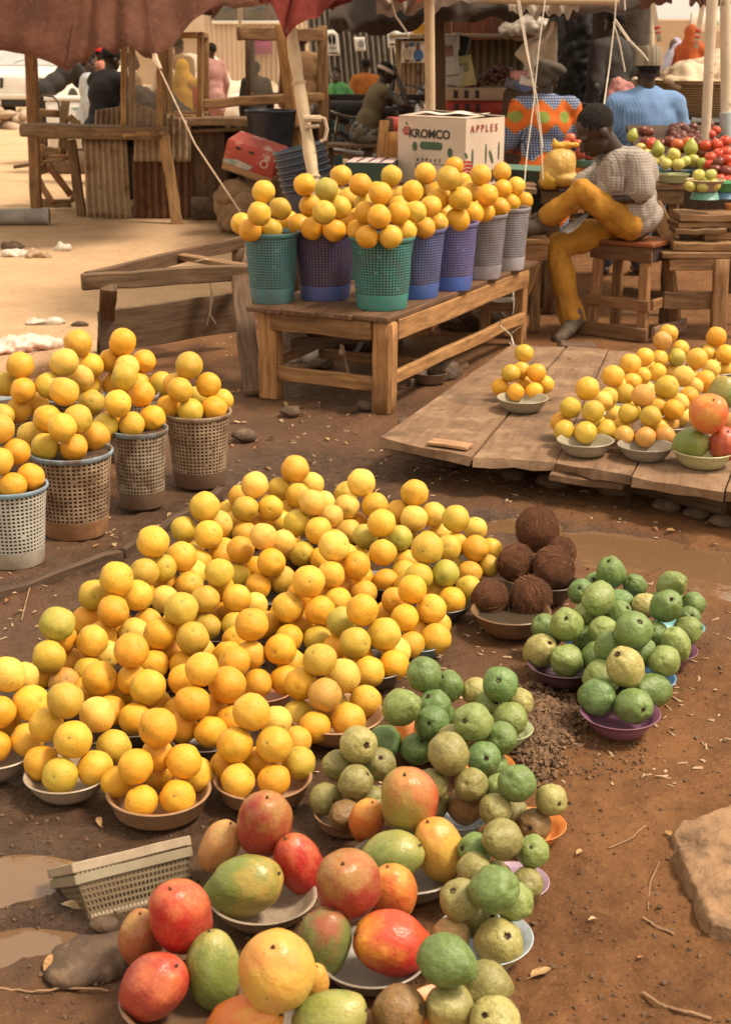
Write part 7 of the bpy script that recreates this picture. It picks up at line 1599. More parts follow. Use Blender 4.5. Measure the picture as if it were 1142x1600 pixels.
# white apple carton
q0, q1, q2 = V(622, 280, 9.45), V(726, 288, 9.12), V(785, 278, 9.42);
for q in (q0, q1, q2): q.z = bz2+.002
hB = V(726, 187, 9.12).z - bz2; q3 = q0+q2-q1
root = empty('apple_carton', (q0+q2)/2, 'big white printed apple carton behind the oranges', 'carton')
b = MB(); top = [q+Vector((0, 0, hB)) for q in (q0, q1, q2, q3)]; vs = [q0, q1, q2, q3]+top
b.add(vs, [(0, 1, 5, 4), (1, 2, 6, 5), (2, 3, 7, 6), (3, 0, 4, 7), (3, 2, 1, 0)]); body = b.build('body', M['card'], root, False, solid=.006)
b = MB(); zt = Vector((0, 0, .004)); e1, e2 = (q1-q0), (q2-q1)
b.add([top[0]+zt, top[1]+zt, top[1]+e2*.48+zt*3, top[0]+e2*.5+zt*4], [(0, 1, 2, 3)]); b.add([top[3]+zt, top[2]+zt, top[2]-e2*.47+zt*5, top[3]-e2*.46+zt*9], [(3, 2, 1, 0)]); b.build('flap', M['card'], root, False, solid=.004)
tag(MB().grid(lambda u, v: top[0]+e1*(.15+.75*u)+e2*(.15+.65*v)+Vector((0, 0, .022+.006*math.sin(u*9+v*4))), 14, 10).build('paper_sheet', simple('white_paper', (.74, .66, .57), (.70, .62, .53), .8, 9, None), solid=.002), 'loose white paper sheet lying on top of the apple carton', 'paper')
fx, fz_ = e1.normalized(), Vector((0, 0, 1)); W1, W2 = e1.length, e2.length; gx = e2.normalized()
f1 = lambda u, v: q0 + fx*(u*W1) + fz_*(v*hB); f2 = lambda u, v: q1 + gx*(u*W2) + fz_*(v*hB)
write('KROMCO', f1(.165, .70), fx, fz_, .072, M['inkblack'], root, bold=.0018); apple_print(f1(.135, .795), fx, fz_, .030, root)
for u, r1, r2 in ((.255, .018, .028), (.78, .018, .028)): disc(f1(u, .565 if u < .5 else .50), fx, fz_, r1, r2, M['inkgreen'], root, 'hand_hole')
disc(f1(.50, .585), fx, fz_, 0, 0, M['inkgreen'], root, 'hand_hole', shape=[(.062*(1 if abs(a) < 1.57 else -1)+.024*math.cos(a), .024*math.sin(a)) for a in [(-1.57+.32*i) for i in range(10)]+[(1.60+.32*i) for i in range(10)]])
write('APPLES', f1(.285, .345), fx, fz_, .030, M['inkblack'], root, space=2.2)
for a, c, d, e in ((.27, .31, .74, .318), (.27, .05, .74, .058), (.27, .05, .277, .31), (.733, .05, .74, .31)):
 pa_ = [f1(a, c), f1(d, c), f1(d, e), f1(a, e)]; disc(pa_[0], fx, fz_, 0, 0, M['inkblack'], root, 'print_line', shape=[((q-pa_[0]).dot(fx), (q-pa_[0]).dot(fz_)) for q in pa_])
for k in range(4): write('APPLES CLASS ONE'[:15-2*k], f1(.06, .15-.03*k), fx, fz_, .016, M['inkblack'], root) if False else None
write('APPLES', f2(.10, .80), gx, fz_, .062, M['inkred'], root, space=1.55)
apple_print(f1(.96, .27)*.0 + f2(.02, .28), gx, fz_, .055, root); write('KROMCO', f2(.02, .05), gx, fz_, .098, M['inkblack'], root, bold=.003)
for u, v, r1, r2 in ((.17, .42, .008, .055), (.52, .47, .007, .060), (.86, .50, .007, .055)): disc(f2(u, v), gx, fz_, r1, r2, M['inkgreen'], root, 'leaf_print')
disc(f2(.66, .42), gx+fz_*.5, fz_-gx*.5, .012, .045, M['inkgreen'], root, 'leaf_print')
# green flat carton with pinkish top
a = empty('green_carton', V(580, 285, 9.3), 'low dark green carton with a pink paper top', 'carton'); w0, w1 = V(540, 285, 9.25), V(612, 287, 9.2); w0.z = w1.z = bz2+.002; hh = .135; dv = Vector((.05, .36, 0))
b = MB(); vs = [w0, w1, w1+dv, w0+dv]; vs += [q+Vector((0, 0, hh)) for q in vs]; b.add(vs, [(0, 1, 5, 4), (1, 2, 6, 5), (2, 3, 7, 6), (3, 0, 4, 7), (3, 2, 1, 0)]); b.build('body', simple('dark_green_card', (.035, .065, .045), (.025, .045, .032), .7, 6, None), a, False, solid=.006)
MB().add([q+Vector((0, 0, .004)) for q in vs[4:]], [(0, 1, 2, 3)]).build('lid', simple('pinkish_paper', (.66, .42, .40), (.60, .50, .46), .7, 6, None), a, False, solid=.003)
for k in range(3):
 p0 = vs[4].lerp(vs[5], .25+.25*k); MB().plank(p0+Vector((0, .02, .008)), p0+Vector((.05, .33, .008)), .012, .003, X_, 2, 0).build('strap', M['inkblack'], a)
write('APPLES', w0+Vector((.10, -.004, .035)), (w1-w0), Vector((0, 0, 1)), .052, M['inkgreen'], a)
# dark green printed carton next to the boy's foot
a = empty('dark_carton', V(822, 360, 9.6), 'dark green printed carton below the patterned blouse', 'carton'); w0, w1 = V(795, 345, 9.6), V(852, 345, 9.45); w0.z = w1.z = .45; zt_ = V(820, 266, 9.6).z; dv = Vector((.02, .4, 0))
b = MB(); vs = [w0, w1, w1+dv, w0+dv]; vs += [Vector((q.x, q.y, zt_)) for q in vs]; b.add(vs, [(0, 1, 5, 4), (1, 2, 6, 5), (2, 3, 7, 6), (3, 0, 4, 7), (3, 2, 1, 0)]); b.build('body', simple('black_green_card', (.028, .038, .028), (.018, .026, .02), .6, 6, None), a, False, solid=.006)
MB().add([q+Vector((0, 0, .004)) for q in vs[4:]], [(0, 1, 2, 3)]).build('lid', simple('green_card', (.10, .19, .13), (.08, .15, .10), .7, 6, None), a, False, solid=.004)
write('Cape', Vector((w0.x+.02, w0.y-.006, zt_-.20)), (w1-w0), Vector((0, 0, 1)), .15, simple('olive_ink', (.13, .15, .09), (.11, .12, .07), .6, 20, None), a)
tag(MB().box(Vector(((w0.x+w1.x)/2, w0.y+.15, .22)), (.42, .5, .44)).build('crate', M['wood'], color=(.09, .05, .03)), 'dark crate under the dark green printed carton', 'crate')
# wooden box end with an orange board
a = empty('wooden_box', V(608, 260, 9.75), 'upright wooden box side with an orange-brown panel left of the carton', 'box'); timb(a, [('upright', V(594, 282, 9.7), V(600, 188, 9.7), .06, .05, X_, (.46, .24, .09)), ('panel', V(614, 284, 9.75), V(614, 206, 9.75), .13, .02, X_, (.55, .27, .085)), ('upright', V(607, 284, 9.78), V(609, 184, 9.78), .05, .04, X_, (.12, .065, .035))])
tag(MB().box(V(616, 196, 10.1), (.09, .2, .10)).build('crate', simple('red_plastic', (.45, .045, .035), (.36, .04, .03), .5, 8, None)), 'piece of red crate showing behind the white carton', 'crate')
# nest of dark blue baskets leaning
bs = V(497, 300, 9.6); bs.z = bz2-.28; tag(MB().box((bs.x, 9.6, (bs.z-.02)/2), (.42, .42, bs.z-.03)).build('crate', M['wood'], color=(.10, .06, .035)), 'dark crate under the leaning nest of blue baskets', 'crate')
tilt = Matrix.Rotation(R(-14), 3, 'Y')
for k in range(7):
 off = tilt @ Vector((0, 0, .040*k)); basket(bs+off, .165, .26, (.055, .075, .11), 'dark blue empty basket, ' + ('lowest', 'second from bottom', 'third from bottom', 'fourth from bottom', 'fifth from bottom', 'second from top', 'topmost')[k] + ' in the leaning nest', 'nested empty baskets', None, False, (.06, .09, .14), 46, 15, .80, (0, R(-14), 0), False)
# red carton on a heap of sacks
sk = simple('dusty_sacking', (.26, .16, .085), (.17, .10, .055), .95, 9, (90, .5))
for i, (x, y, rx, rz, Y, lab) in enumerate(((378, 296, .22, .10, 13.2, 'dusty sack folded under the red carton'), (400, 318, .20, .12, 13.0, 'lumpy sack lying before the stall at ground level'), (360, 318, .14, .10, 13.3, 'stone-like sack at the foot of the dark panel'), (420, 300, .25, .16, 13.5, 'brown sack behind the teal basket'), (445, 285, .25, .2, 13.7, 'tall sack heap beside the dark tub'), (405, 280, .12, .12, 13.25, 'pointed end of a sack below the red carton'))):
 p = V(x, y, Y); me = fuse('sack', [('e', p, (rx, rx*.8, rz)), ('e', p+Vector((rx*.5, -.05, -rz*.3)), (rx*.7, rx*.6, rz*.7)), ('e', p+Vector((-rx*.4, 0, -rz*.5)), (rx*.7, rx*.7, rz*.8)), ('e', Vector((p.x, p.y, p.z*.45)), (rx*.9, rx*.8, p.z*.5))], .018, 2, (.03, 8, i*3), origin=(p.x, p.y, 0)); o = obj('sack', me, sk, None, (p.x, p.y, 0)); tag(o, lab, 'sack', 'sacks heaped by the stall')
Rm = (Matrix.Rotation(R(-12), 3, 'Z') @ Matrix.Rotation(R(17), 3, 'Y') @ Matrix.Rotation(R(8), 3, 'X')); cR = V(399, 247, 13.2)
a = empty('red_carton', cR, 'faded red and white fruit carton lying tilted on the sacks', 'carton'); MB().box(cR+Rm @ Vector((0, 0, .03)), (.46, .36, .22), Rm).build('lid', simple('faded_red_card', (.44, .075, .05), (.36, .06, .045), .7, 5, None, stain=((.52, .36, .28), 7, .56, .64)), a); MB().box(cR-Rm @ Vector((0, 0, .10)), (.455, .355, .06), Rm).build('tray', M['cardbrown'], a)
fo = cR+Rm @ Vector((-.235, -.182, .0)); disc(fo+Rm @ Vector((.13, 0, -.035)), Rm @ Vector((1, 0, 0)), Rm @ Vector((0, 0, 1)), 0, 0, simple('teal_print', (.20, .28, .25), (.5, .42, .36), .7, 9, None), a, shape=[(-.12, -.03), (.12, -.03), (.15, .01), (.0, .03), (-.12, .0)])
disc(fo+Rm @ Vector((.37, 0, .03)), Rm @ Vector((1, 0, 0)), Rm @ Vector((0, 0, 1)), .035, .035, M['inkwhite'], a); disc(fo+Rm @ Vector((.37, 0, .03)), Rm @ Vector((1, 0, 0)), Rm @ Vector((0, 0, 1)), .026, .026, M['inkred'], a, up=.0066)
for dx in (.12, .24): disc(fo+Rm @ Vector((dx, 0, .09)), Rm @ Vector((1, 0, 0)), Rm @ Vector((0, 0, 1)), .028, .012, M['inkblack'], a, 'hand_hole')
tub = V(425, 240, 14.0); b = MB(); b.lathe([(0, 0), (.17, 0), (.23, .42), (.245, .43), (.235, .44), (.215, .42), (.16, .03), (0, .03)], 36, c=Vector((tub.x, tub.y, V(425, 205, 14.0).z-.25))); tag(b.build('tub', simple('dark_navy_plastic', (.03, .035, .05), (.02, .022, .03), .4, 9, None)), 'dark navy tub standing behind the red carton', 'tub')
MB().tube([Vector((tub.x+.24*math.cos(.2618*i), tub.y-.10, V(425, 186, 14).z+.13*math.sin(.2618*i))) for i in range(25)], .008, 5).build('ring', M['darktin'], None) if False else None
tag(MB().box(Vector((tub.x, tub.y+.05, (V(425, 205, 14.0).z-.25)/2)), (.5, .5, V(425, 205, 14.0).z-.255)).build('crate', M['wood'], color=(.08, .05, .03)), 'dark crate under the navy tub', 'crate')
# ================================================================== BACKGROUND: walls, vehicles, goods
def quad(b, *q): return b.add([Vector(p) for p in q], [tuple(range(len(q)))])
M['plaster'] = simple('pale_plaster', (.46, .33, .22), (.38, .27, .18), .9, 1.2, (8, .2)); M['whitepaint'] = simple('dusty_white_paint', (.74, .70, .64), (.62, .57, .50), .35, 2.5, None, spec=.5); M['black'] = simple('black_rubber', (.018, .016, .015), (.03, .026, .023), .65, 20, None); M['chrome'] = simple('chrome', (.62, .58, .52), (.5, .46, .42), .22, 9, None, metal=1.0); M['lamp'] = simple('lamp_glass', (.62, .56, .46), (.5, .45, .38), .12, 9, None, spec=.6); M['dglass'] = simple('dark_glass', (.09, .09, .085), (.14, .13, .12), .08, 3, None, spec=.6)
def wallbox(x0, x1, Y, h, t=.2, y1=None):
 a, c = V(x0, 100, Y), V(x1, 100, y1 or Y); return (Vector((a.x, Y, 0)), Vector((c.x, y1 or Y, 0)))
a, c = wallbox(640, 1500, 40, 2.0); b = MB(); b.plank(a+Vector((0, 0, 1.0)), c+Vector((0, 0, 1.0)), 2.02, .25, U, 6, .01)
tag(b.build('compound_wall', M['plaster']), 'long beige block wall closing the market at the far right', 'wall')
a, c = wallbox(-400, 520, 44, 2.4); b = MB(); b.plank(a+Vector((0, 0, 1.25)), c+Vector((0, 0, 1.25)), 2.5, .25, U, 6, .01); tag(b.build('compound_wall', simple('bright_plaster', (.55, .44, .33), (.46, .36, .26), .9, 1.2, (8, .2))), 'pale sunlit wall far behind the stall', 'wall')
# cream building behind the showcases
bd_ = empty('building', V(400, 100, 38)*Vector((1, 1, 0)), 'cream building with ribbed front far behind the glass showcases', 'building'); a, c = V(318, 60, 38), V(500, 60, 38)
corrugated((a.x, 38, 0), (c.x, 38, 0), (a.x, 38, 4.2), (c.x, 38, 4.2), 24, .03).build('wall', simple('cream_siding', (.62, .50, .38), (.52, .41, .30), .8, 1, None), bd_)
MB().plank((a.x-.3, 37.6, 4.3), (c.x+.3, 37.6, 4.3), .5, .12, (0, 1, 0), 2, 0).build('roof', M['greytin'], bd_)
for x in (352, 398, 440): p = V(x, 20, 37.9); w = MB().box(p+Vector((0, 0, .1)), (.55, .1, .55)).build('window', M['dglass'], bd_); MB().box(p+Vector((0, -.04, -.22)), (.65, .1, .08)).build('sill', M['whitepaint'], w, origin=bd_.location)
MB().box(V(408, 72, 37.85), (.5, .06, .36)).build('sign_board', simple('magenta_board', (.30, .05, .16), (.25, .04, .14), .6, 9, None), bd_)
# billboard
bb = empty('billboard', V(1106, 48, 39)*Vector((1, 1, 0)), 'white billboard with a small green mark above the far wall', 'billboard'); p = V(1106, 34, 39); MB().box(p, (.86, .06, .46)).build('panel', M['whitepaint'], bb); MB().box(p+Vector((.17, -.035, -.02)), (.16, .02, .12)).build('mark', simple('green_mark', (.25, .42, .25), (.22, .38, .22), .6, 9, None), bb)
for s_ in (-.4, .4): MB().plank((p.x+s_, 39.06, 0), (p.x+s_, 39.06, p.z+.2), .07, .07, X_, 2, 0).build('post', M['darktin'], bb)
# ---- dark shed closing the back
shd = empty('market_shed', V(800, 100, 17.5)*Vector((1, 1, 0)), 'dark shed of brown boards and old tin at the back of the market', 'shed')
a, c = V(685, 100, 17.5), V(925, 100, 17.5);
corrugated((a.x, 17.5, 0), (V(870, 100, 17.5).x, 17.5, 0), (a.x, 17.5, 1.62), (V(870, 100, 17.5).x, 17.5, 1.62), 16, .02).build('tin_panel', simple('olive_brown_tin', (.16, .115, .065), (.11, .08, .045), .7, 4, None), shd)
for k in range(9): x0 = V(690+30*k, 50, 17.9).x; MB().plank((x0, 17.9, 0), (x0, 17.9, 3.0), .22, .03, X_, 4, .004).build('wall_board', M['wood'], shd, color=(.17+.03*(k % 3), .07, .035))
MB().plank((V(868, 50, 17.6).x, 17.6, 0), (V(868, 50, 17.6).x, 17.6, 3), .12, .10, X_, 4, .004).build('post', M['wood'], shd, color=(.24, .11, .05)); MB().plank((V(925, 50, 17.6).x, 17.6, 0), (V(925, 50, 17.6).x, 17.6, 3), .10, .10, X_, 4, .004).build('post', M['wood'], shd, color=(.30, .14, .06))
MB().plank((a.x-.2, 17.3, 1.66), (V(875, 50, 17.3).x, 17.3, 1.66), .5, .04, (0, 1, 0), 5, .01).build('ledge', M['wood'], shd, color=(.26, .19, .12))
MB().plank((a.x-.2, 18.6, 3.1), (c.x+.4, 18.6, 3.1), 3.2, .05, (0, 1, 0), 4, .01).build('roof', M['darktin'], shd)
crumple('sack', V(825, 58, 17.2)*Vector((1, 1, 0))+Vector((0, 0, 1.68)), .30, .2, .14, M['clearfilm'], 'pale sack lying on the ledge of the dark shed', 4, 'sack', .02, .03)
for i, (x, y, w, hh, Y) in enumerate(((905, 90, .34, .9, 16.2), (885, 85, .3, .8, 16.6))):
 p = V(x, y, Y); crumple('bundle', Vector((p.x, Y, 0)), w, .25, p.z*1.05, M['black'], ('black bundle standing between the patterned blouse and the gown', 'dark bundle behind the black one at the shed')[i], i*3, 'bundle', .03, .03)
# tree trunk
tr = empty('tree', V(946, 200, 15.6)*Vector((1, 1, 0)), 'thick dark tree trunk rising behind the man in blue', 'tree'); b = MB(); pts, rr = [], []
for k in range(22):
 t = k/21; pts.append(Vector((tr.location.x+.10*math.sin(t*2.5), 15.6, -.1+t*4.4))); rr.append(.30-.04*t+.14*max(0, 1-t*6)+.10*max(0, t-.45))
b.tube(pts, rr, 26)
for i, v in enumerate(b.v): n_ = mnoise.noise(Vector((v[0]*4, v[1]*4, v[2]*.8)))*.04+mnoise.noise(Vector((v[0]*12, v[1]*12, v[2]*2)))*.015; b.v[i] = (v[0]+n_, v[1]-n_, v[2])
bark = simple('dark_bark', (.060, .038, .026), (.030, .020, .014), .95, 7, (26, .9)); b.build('trunk', bark, tr)
for k in range(4):
 d = Vector((math.cos(k*1.7), math.sin(k*1.7), .9)); MB().tube([pts[-1]-Vector((0, 0, .2)), pts[-1]+d*.8, pts[-1]+d*1.6+Vector((0, 0, .4))], [.22, .14, .08], 12).build('limb', bark, tr)
rgt = random.Random(5); b = MB()
for _ in range(2600):
 q = Vector((rgt.gauss(0, 1), rgt.gauss(0, 1), rgt.gauss(0, .5))); q = pts[-1]+Vector((0, 0, 1.7))+q.normalized()*rgt.uniform(.5, 1)**.5*Vector((2.2, 2.2, 1.0)).x*Vector((1, 1, 1)).x*.9
 e1_ = Vector((rgt.uniform(-1, 1), rgt.uniform(-1, 1), rgt.uniform(-.5, .5))).normalized()*.10; e2_ = e1_.orthogonal().normalized()*.045; b.add([q-e1_, q+e2_, q+e1_, q-e2_], [(0, 1, 2, 3)])
b.build('crown', simple('tree_leaves', (.05, .075, .025), (.085, .10, .035), .6, 3, None), tr, False)
# ---- tin wall, kiosk and posters behind the motorcycle
YW = 21.4; tw = empty('tin_wall', V(590, 200, YW)*Vector((1, 1, 0)), 'grey corrugated tin wall behind the motorcycle', 'wall'); a, c = V(500, 100, YW), V(632, 100, YW)
corrugated((a.x, YW, 0), (c.x, YW, 0), (a.x-.25, YW, 2.6), (c.x-.25, YW, 2.6), 15, .035, nz=16).build('tin_panel', M['greytin'], tw, solid=.003)
ks = empty('kiosk', V(648, 200, 20.8)*Vector((1, 1, 0)), 'small tin kiosk with wooden frame beside the grey tin wall', 'kiosk'); a, c = V(620, 100, 20.8), V(690, 100, 20.8); zk = V(640, 60, 20.8).z
corrugated((a.x, 20.8, 0), (c.x, 20.8, 0), (a.x, 20.8, zk), (c.x, 20.8, zk), 9, .022).build('tin_panel', M['tin'], ks, solid=.003); MB().plank((a.x-.1, 20.65, zk+.03), (c.x+.1, 20.65, zk+.03), .5, .05, (0, 1, 0), 4, .004).build('top', M['wood'], ks, color=(.36, .26, .16))
for x in (622, 668): MB().plank(V(x, 265, 20.72), (V(x, 100, 20.72).x, 20.72, zk), .09, .05, X_, 4, .003).build('post', M['wood'], ks, color=(.34, .24, .14))
def poster(x0, y0, x1, y1, Y, label, prints, tilt=0.0, grp='posters pinned to the tin'):
 a, c = V(x0, y1, Y), V(x1, y0, Y); p = empty('poster', (a+c)/2, label, 'poster', grp); w, h = c.x-a.x, c.z-a.z
 def at(u, v, d=0.0): return Vector((a.x+w*u+tilt*v*h, Y-.006-d, a.z+h*v))
 b = MB(); b.grid(lambda u, v: at(u, v, .004*math.sin(u*5+v*3)), 6, 6); b.build('sheet', M['whitepaint'], p, solid=.002)
 for (u, v, rx, ry, colr) in prints:
  n = 16; bb_ = MB(); bb_.add([at(u+rx*math.cos(6.2832*i/n), v+ry*math.sin(6.2832*i/n), .009) for i in range(n)], [tuple(range(n))]); bb_.build('print', ink(colr), p, False)
INK = {}
def ink(c):
 if c not in INK: INK[c] = simple('poster_ink', c, tuple(k*.8 for k in c), .6, 12, None)
 return INK[c]
BLU, SKN, BEI, BLK, GRY = (.06, .16, .36), (.20, .10, .06), (.48, .38, .28), (.05, .05, .06), (.3, .27, .24)
poster(627, 64, 663, 98, 20.66, 'poster of three people in white and blue on the kiosk', [(.22, .35, .20, .34, BEI), (.22, .78, .09, .12, SKN), (.75, .34, .22, .28, BLU), (.72, .70, .09, .13, SKN), (.72, .86, .09, .06, BLU), (.44, .83, .14, .10, BLU), (.48, .45, .12, .2, (.6, .55, .48)), (.5, .08, .42, .06, GRY)])
poster(511, 47, 531, 87, YW-.12, 'tall pale notice at the left end of the grey tin wall', [(.5, .66, .32, .22, GRY), (.35, .62, .1, .2, SKN), (.66, .62, .1, .2, BLK), (.5, .1, .4, .03, BLK), (.5, .3, .3, .08, GRY)], -.10)
poster(555, 58, 572, 80, YW-.12, 'small torn notice in the middle of the grey tin wall', [(.6, .5, .3, .25, GRY)], -.12)
poster(606, 46, 621, 75, YW-.10, 'narrow notice at the kiosk edge of the grey tin wall', [(.5, .6, .3, .2, GRY), (.5, .2, .3, .06, BLK)], -.08)
p = V(660, 58, 20.6); b = MB(); b.lathe([(0, 0), (.115, 0), (.145, .20), (.15, .205)], 28, c=p); bk_ = empty('bucket', p, 'yellow and white bucket on top of the kiosk', 'bucket'); b.build('body', simple('yellow_plastic', (.58, .32, .035), (.5, .27, .03), .4, 9, None), bk_); MB().lathe([(.140, .16), (.152, .17), (.155, .22), (0, .225)], 28, c=p).build('lid', M['whitepaint'], bk_)
# ---- motorcycle
def motorcycle(loc, yaw, label, bodyc=(.03, .028, .03)):
 root = empty('motorcycle', (0, 0, 0), label, 'motorcycle', 'parked motorcycles')
 for x in (-.62, .62):
  w = empty('wheel', (x, 0, .29), None, None); w.parent = root
  MB().lathe([(.235, -.045), (.285, -.03), (.292, 0), (.285, .03), (.235, .045), (.225, 0)], 36, closed=True).build('tyre', M['black'], w, origin=(0, 0, 0)).rotation_euler = (R(90), 0, 0)
  b = MB(); b.lathe([(.215, -.025), (.235, -.03), (.235, .03), (.215, .025)], 36, closed=True); b.lathe([(0, -.05), (.06, -.05), (.06, .05), (0, .05)], 16)
  for k in range(18): aa = k*.349; b.tube([(.05*math.cos(aa), .05*math.sin(aa), .02*(-1)**k), (.22*math.cos(aa+.15), .22*math.sin(aa+.15), 0)], .004, 4)
  b.build('rim', M['chrome'], w, origin=(0, 0, 0)).rotation_euler = (R(90), 0, 0)
 pb_ = simple('bike_paint', bodyc, tuple(k*.7 for k in bodyc), .25, 6, None, coat=.5); wp_ = M['whitepaint']
 def F(nm, prims, m, par=root, vox=.014): return obj(nm, fuse(nm, prims, vox, 3), m, par)
 F('seat', [('c', (-.55, 0, .80), (.05, 0, .76), .10, .09), ('c', (-.60, 0, .83), (-.3, 0, .82), .09, .1)], M['black']); F('tank', [('e', (.22, 0, .80), (.26, .13, .13))], pb_); F('engine', [('e', (.08, 0, .42), (.20, .15, .17)), ('c', (.1, 0, .4), (.25, 0, .62), .09, .08)], M['darktin'])
 F('tail', [('c', (-.45, 0, .68), (-.80, 0, .80), .07, .04)], pb_); F('front_mudguard', [('c', (.45, 0, .58), (.66, 0, .62), .055, .055), ('c', (.66, 0, .62), (.88, 0, .52), .055, .05)], wp_); F('leg_shield', [('e', (.42, 0, .62), (.06, .20, .26))], wp_)
 F('fairing', [('e', (.56, 0, .98), (.11, .14, .12)), ('c', (.5, 0, .95), (.62, 0, 1.1), .09, .05)], pb_); F('headlight', [('e', (.66, 0, .98), (.04, .09, .08))], M['lamp'])
 MB().tube([(.62, -.07, .29), (.50, -.07, .80), (.46, -.06, .98)], .026, 10).build('fork', M['chrome'], root); MB().tube([(.62, .07, .29), (.50, .07, .80), (.46, .06, .98)], .026, 10).build('fork', M['chrome'], root)
 MB().tube([(.34, -.36, 1.08), (.44, -.18, 1.06), (.48, 0, 1.03), (.44, .18, 1.06), (.34, .36, 1.08)], .014, 8).build('handlebar', M['black'], root)
 for s_ in (-1, 1):
  MB().tube([(.45, .2*s_, 1.06), (.48, .26*s_, 1.20)], .006, 6).build('mirror_stalk', M['black'], root); F('mirror', [('e', (.48, .28*s_, 1.23), (.02, .06, .04))], M['black'])
 MB().tube([(.2, -.14, .32), (-.1, -.17, .26), (-.35, -.18, .28), (-.78, -.18, .36)], [.025, .03, .045, .045], 12).build('exhaust', M['chrome'], root); MB().tube([(-.2, -.13, .70), (-.5, -.16, .74), (-.85, -.12, .86), (-.9, 0, .87)], .014, 8).build('grab_rail', M['chrome'], root)
 MB().tube([(.45, 0, .9), (.15, 0, .62), (-.3, 0, .62), (-.62, 0, .29)], .03, 8).build('frame', M['black'], root); MB().tube([(-.55, -.12, .74), (-.62, -.10, .29)], .022, 8).build('shock_absorber', M['chrome'], root)
 root.location = loc; root.rotation_euler = (0, 0, yaw); return root
motorcycle(V(597, 200, 18.7)*Vector((1, 1, 0)), R(8), 'black and white motorcycle parked behind the man with the headband'); motorcycle(V(878, 200, 14.4)*Vector((1, 1, 0)), R(-35), 'dark motorcycle with shiny fairing beside the patterned blouse', (.12, .11, .10))
bn = empty('bench', V(560, 260, 17.4)*Vector((1, 1, 0)), 'dark wooden bench carrying the man with the headband', 'bench'); sz = .50
def hp(px, Y, z): q = V(px, 200, Y); return Vector((q.x, Y, z))
timb(bn, [('seat', hp(505, 17.4, sz-.03), hp(612, 17.4, sz-.03), .34, .045, (0, 1, 0), (.20, .13, .08)), ('leg', hp(575, 17.3, 0), hp(575, 17.3, sz-.05), .10, .06, X_, (.1, .06, .04)), ('leg', hp(514, 17.3, 0), hp(514, 17.3, sz-.05), .10, .06, X_, (.1, .06, .04)), ('leg', hp(575, 17.5, 0), hp(575, 17.5, sz-.05), .10, .06, X_, (.1, .06, .04)), ('leg', hp(514, 17.5, 0), hp(514, 17.5, sz-.05), .10, .06, X_, (.1, .06, .04))])
rl = empty('rail_fence', V(600, 260, 18.2)*Vector((1, 1, 0)), 'dark horizontal rail with rusty posts before the motorcycle', 'railing'); zr = V(600, 152, 18.2).z; timb(rl, [('rail', hp(508, 18.2, zr), hp(688, 18.2, zr), .07, .06, U, (.05, .033, .024)), ('post', hp(671, 18.15, 0), hp(671, 18.15, zr+.08), .07, .06, X_, (.15, .08, .05)), ('post', hp(512, 18.15, 0), hp(512, 18.15, zr+.04), .07, .06, X_, (.05, .035, .025))])
# ---- goods on a table: cartons with dates, packets
gt = empty('goods_table', V(745, 250, 12.6)*Vector((1, 1, 0)), 'rough table carrying the date cartons behind the white carton', 'table'); zg = V(745, 180, 12.6).z
timb(gt, [('top_plank', hp(690, 12.5, zg-.02), hp(805, 12.5, zg-.02), .4, .04, (0, 1, 0), (.12, .07, .04)), ('leg', hp(695, 12.4, 0), hp(695, 12.4, zg-.04), .07, .06, X_, (.12, .07, .04)), ('leg', hp(800, 12.4, 0), hp(800, 12.4, zg-.04), .07, .06, X_, (.12, .07, .04))])
def carton(x0, x1, y0, y1, Y, d, m, label, yaw, holes=0):
 a, c = V(x0, y1, Y), V(x1, y0, Y); ctr = Vector(((a.x+c.x)/2, Y+d/2, (a.z+c.z)/2)); Rm_ = Matrix.Rotation(yaw, 3, 'Z'); r_ = empty('carton', Vector((ctr.x, ctr.y, a.z)), label, 'carton'); w, h = c.x-a.x, c.z-a.z
 MB().box(ctr, (w, d, h), Rm_).build('body', m, r_)
 for k in range(holes): MB().box(ctr+Rm_ @ Vector((-w*.34+w*.17*k, -d/2, 0)), (.035, .008, .06), Rm_).build('hand_hole', M['inkblack'], r_)
 return ctr, w, h
carton(695, 794, 157, 179, 12.45, .35, simple('red_card', (.42, .055, .035), (.32, .04, .03), .6, 5, None), 'red fruit carton under the beige one with dark dates', R(3), 3)
cc2, w_, h_ = carton(693, 793, 137, 157, 12.4, .35, simple('beige_card', (.46, .33, .22), (.40, .28, .19), .8, 5, None), 'beige fruit carton filled with dark dates', R(4), 3)
b = MB()
for _ in range(420):
 u, v = rng.gauss(0, .42), rng.uniform(-.14, .14); hz_ = .16*math.exp(-(u/.5)**2)*rng.uniform(.3, 1); b.ball((cc2.x+.22+u*.36, cc2.y+v, cc2.z+h_/2+hz_+.005), (.022, .016, .015), 7, 5, Euler((rng.uniform(0, 3), rng.uniform(0, 3), 0)).to_matrix())
tag(b.build('dates', simple('dark_dates', (.075, .028, .024), (.16, .07, .055), .35, 30, None)), 'heap of dark dates in the beige carton', None, None, 'stuff')
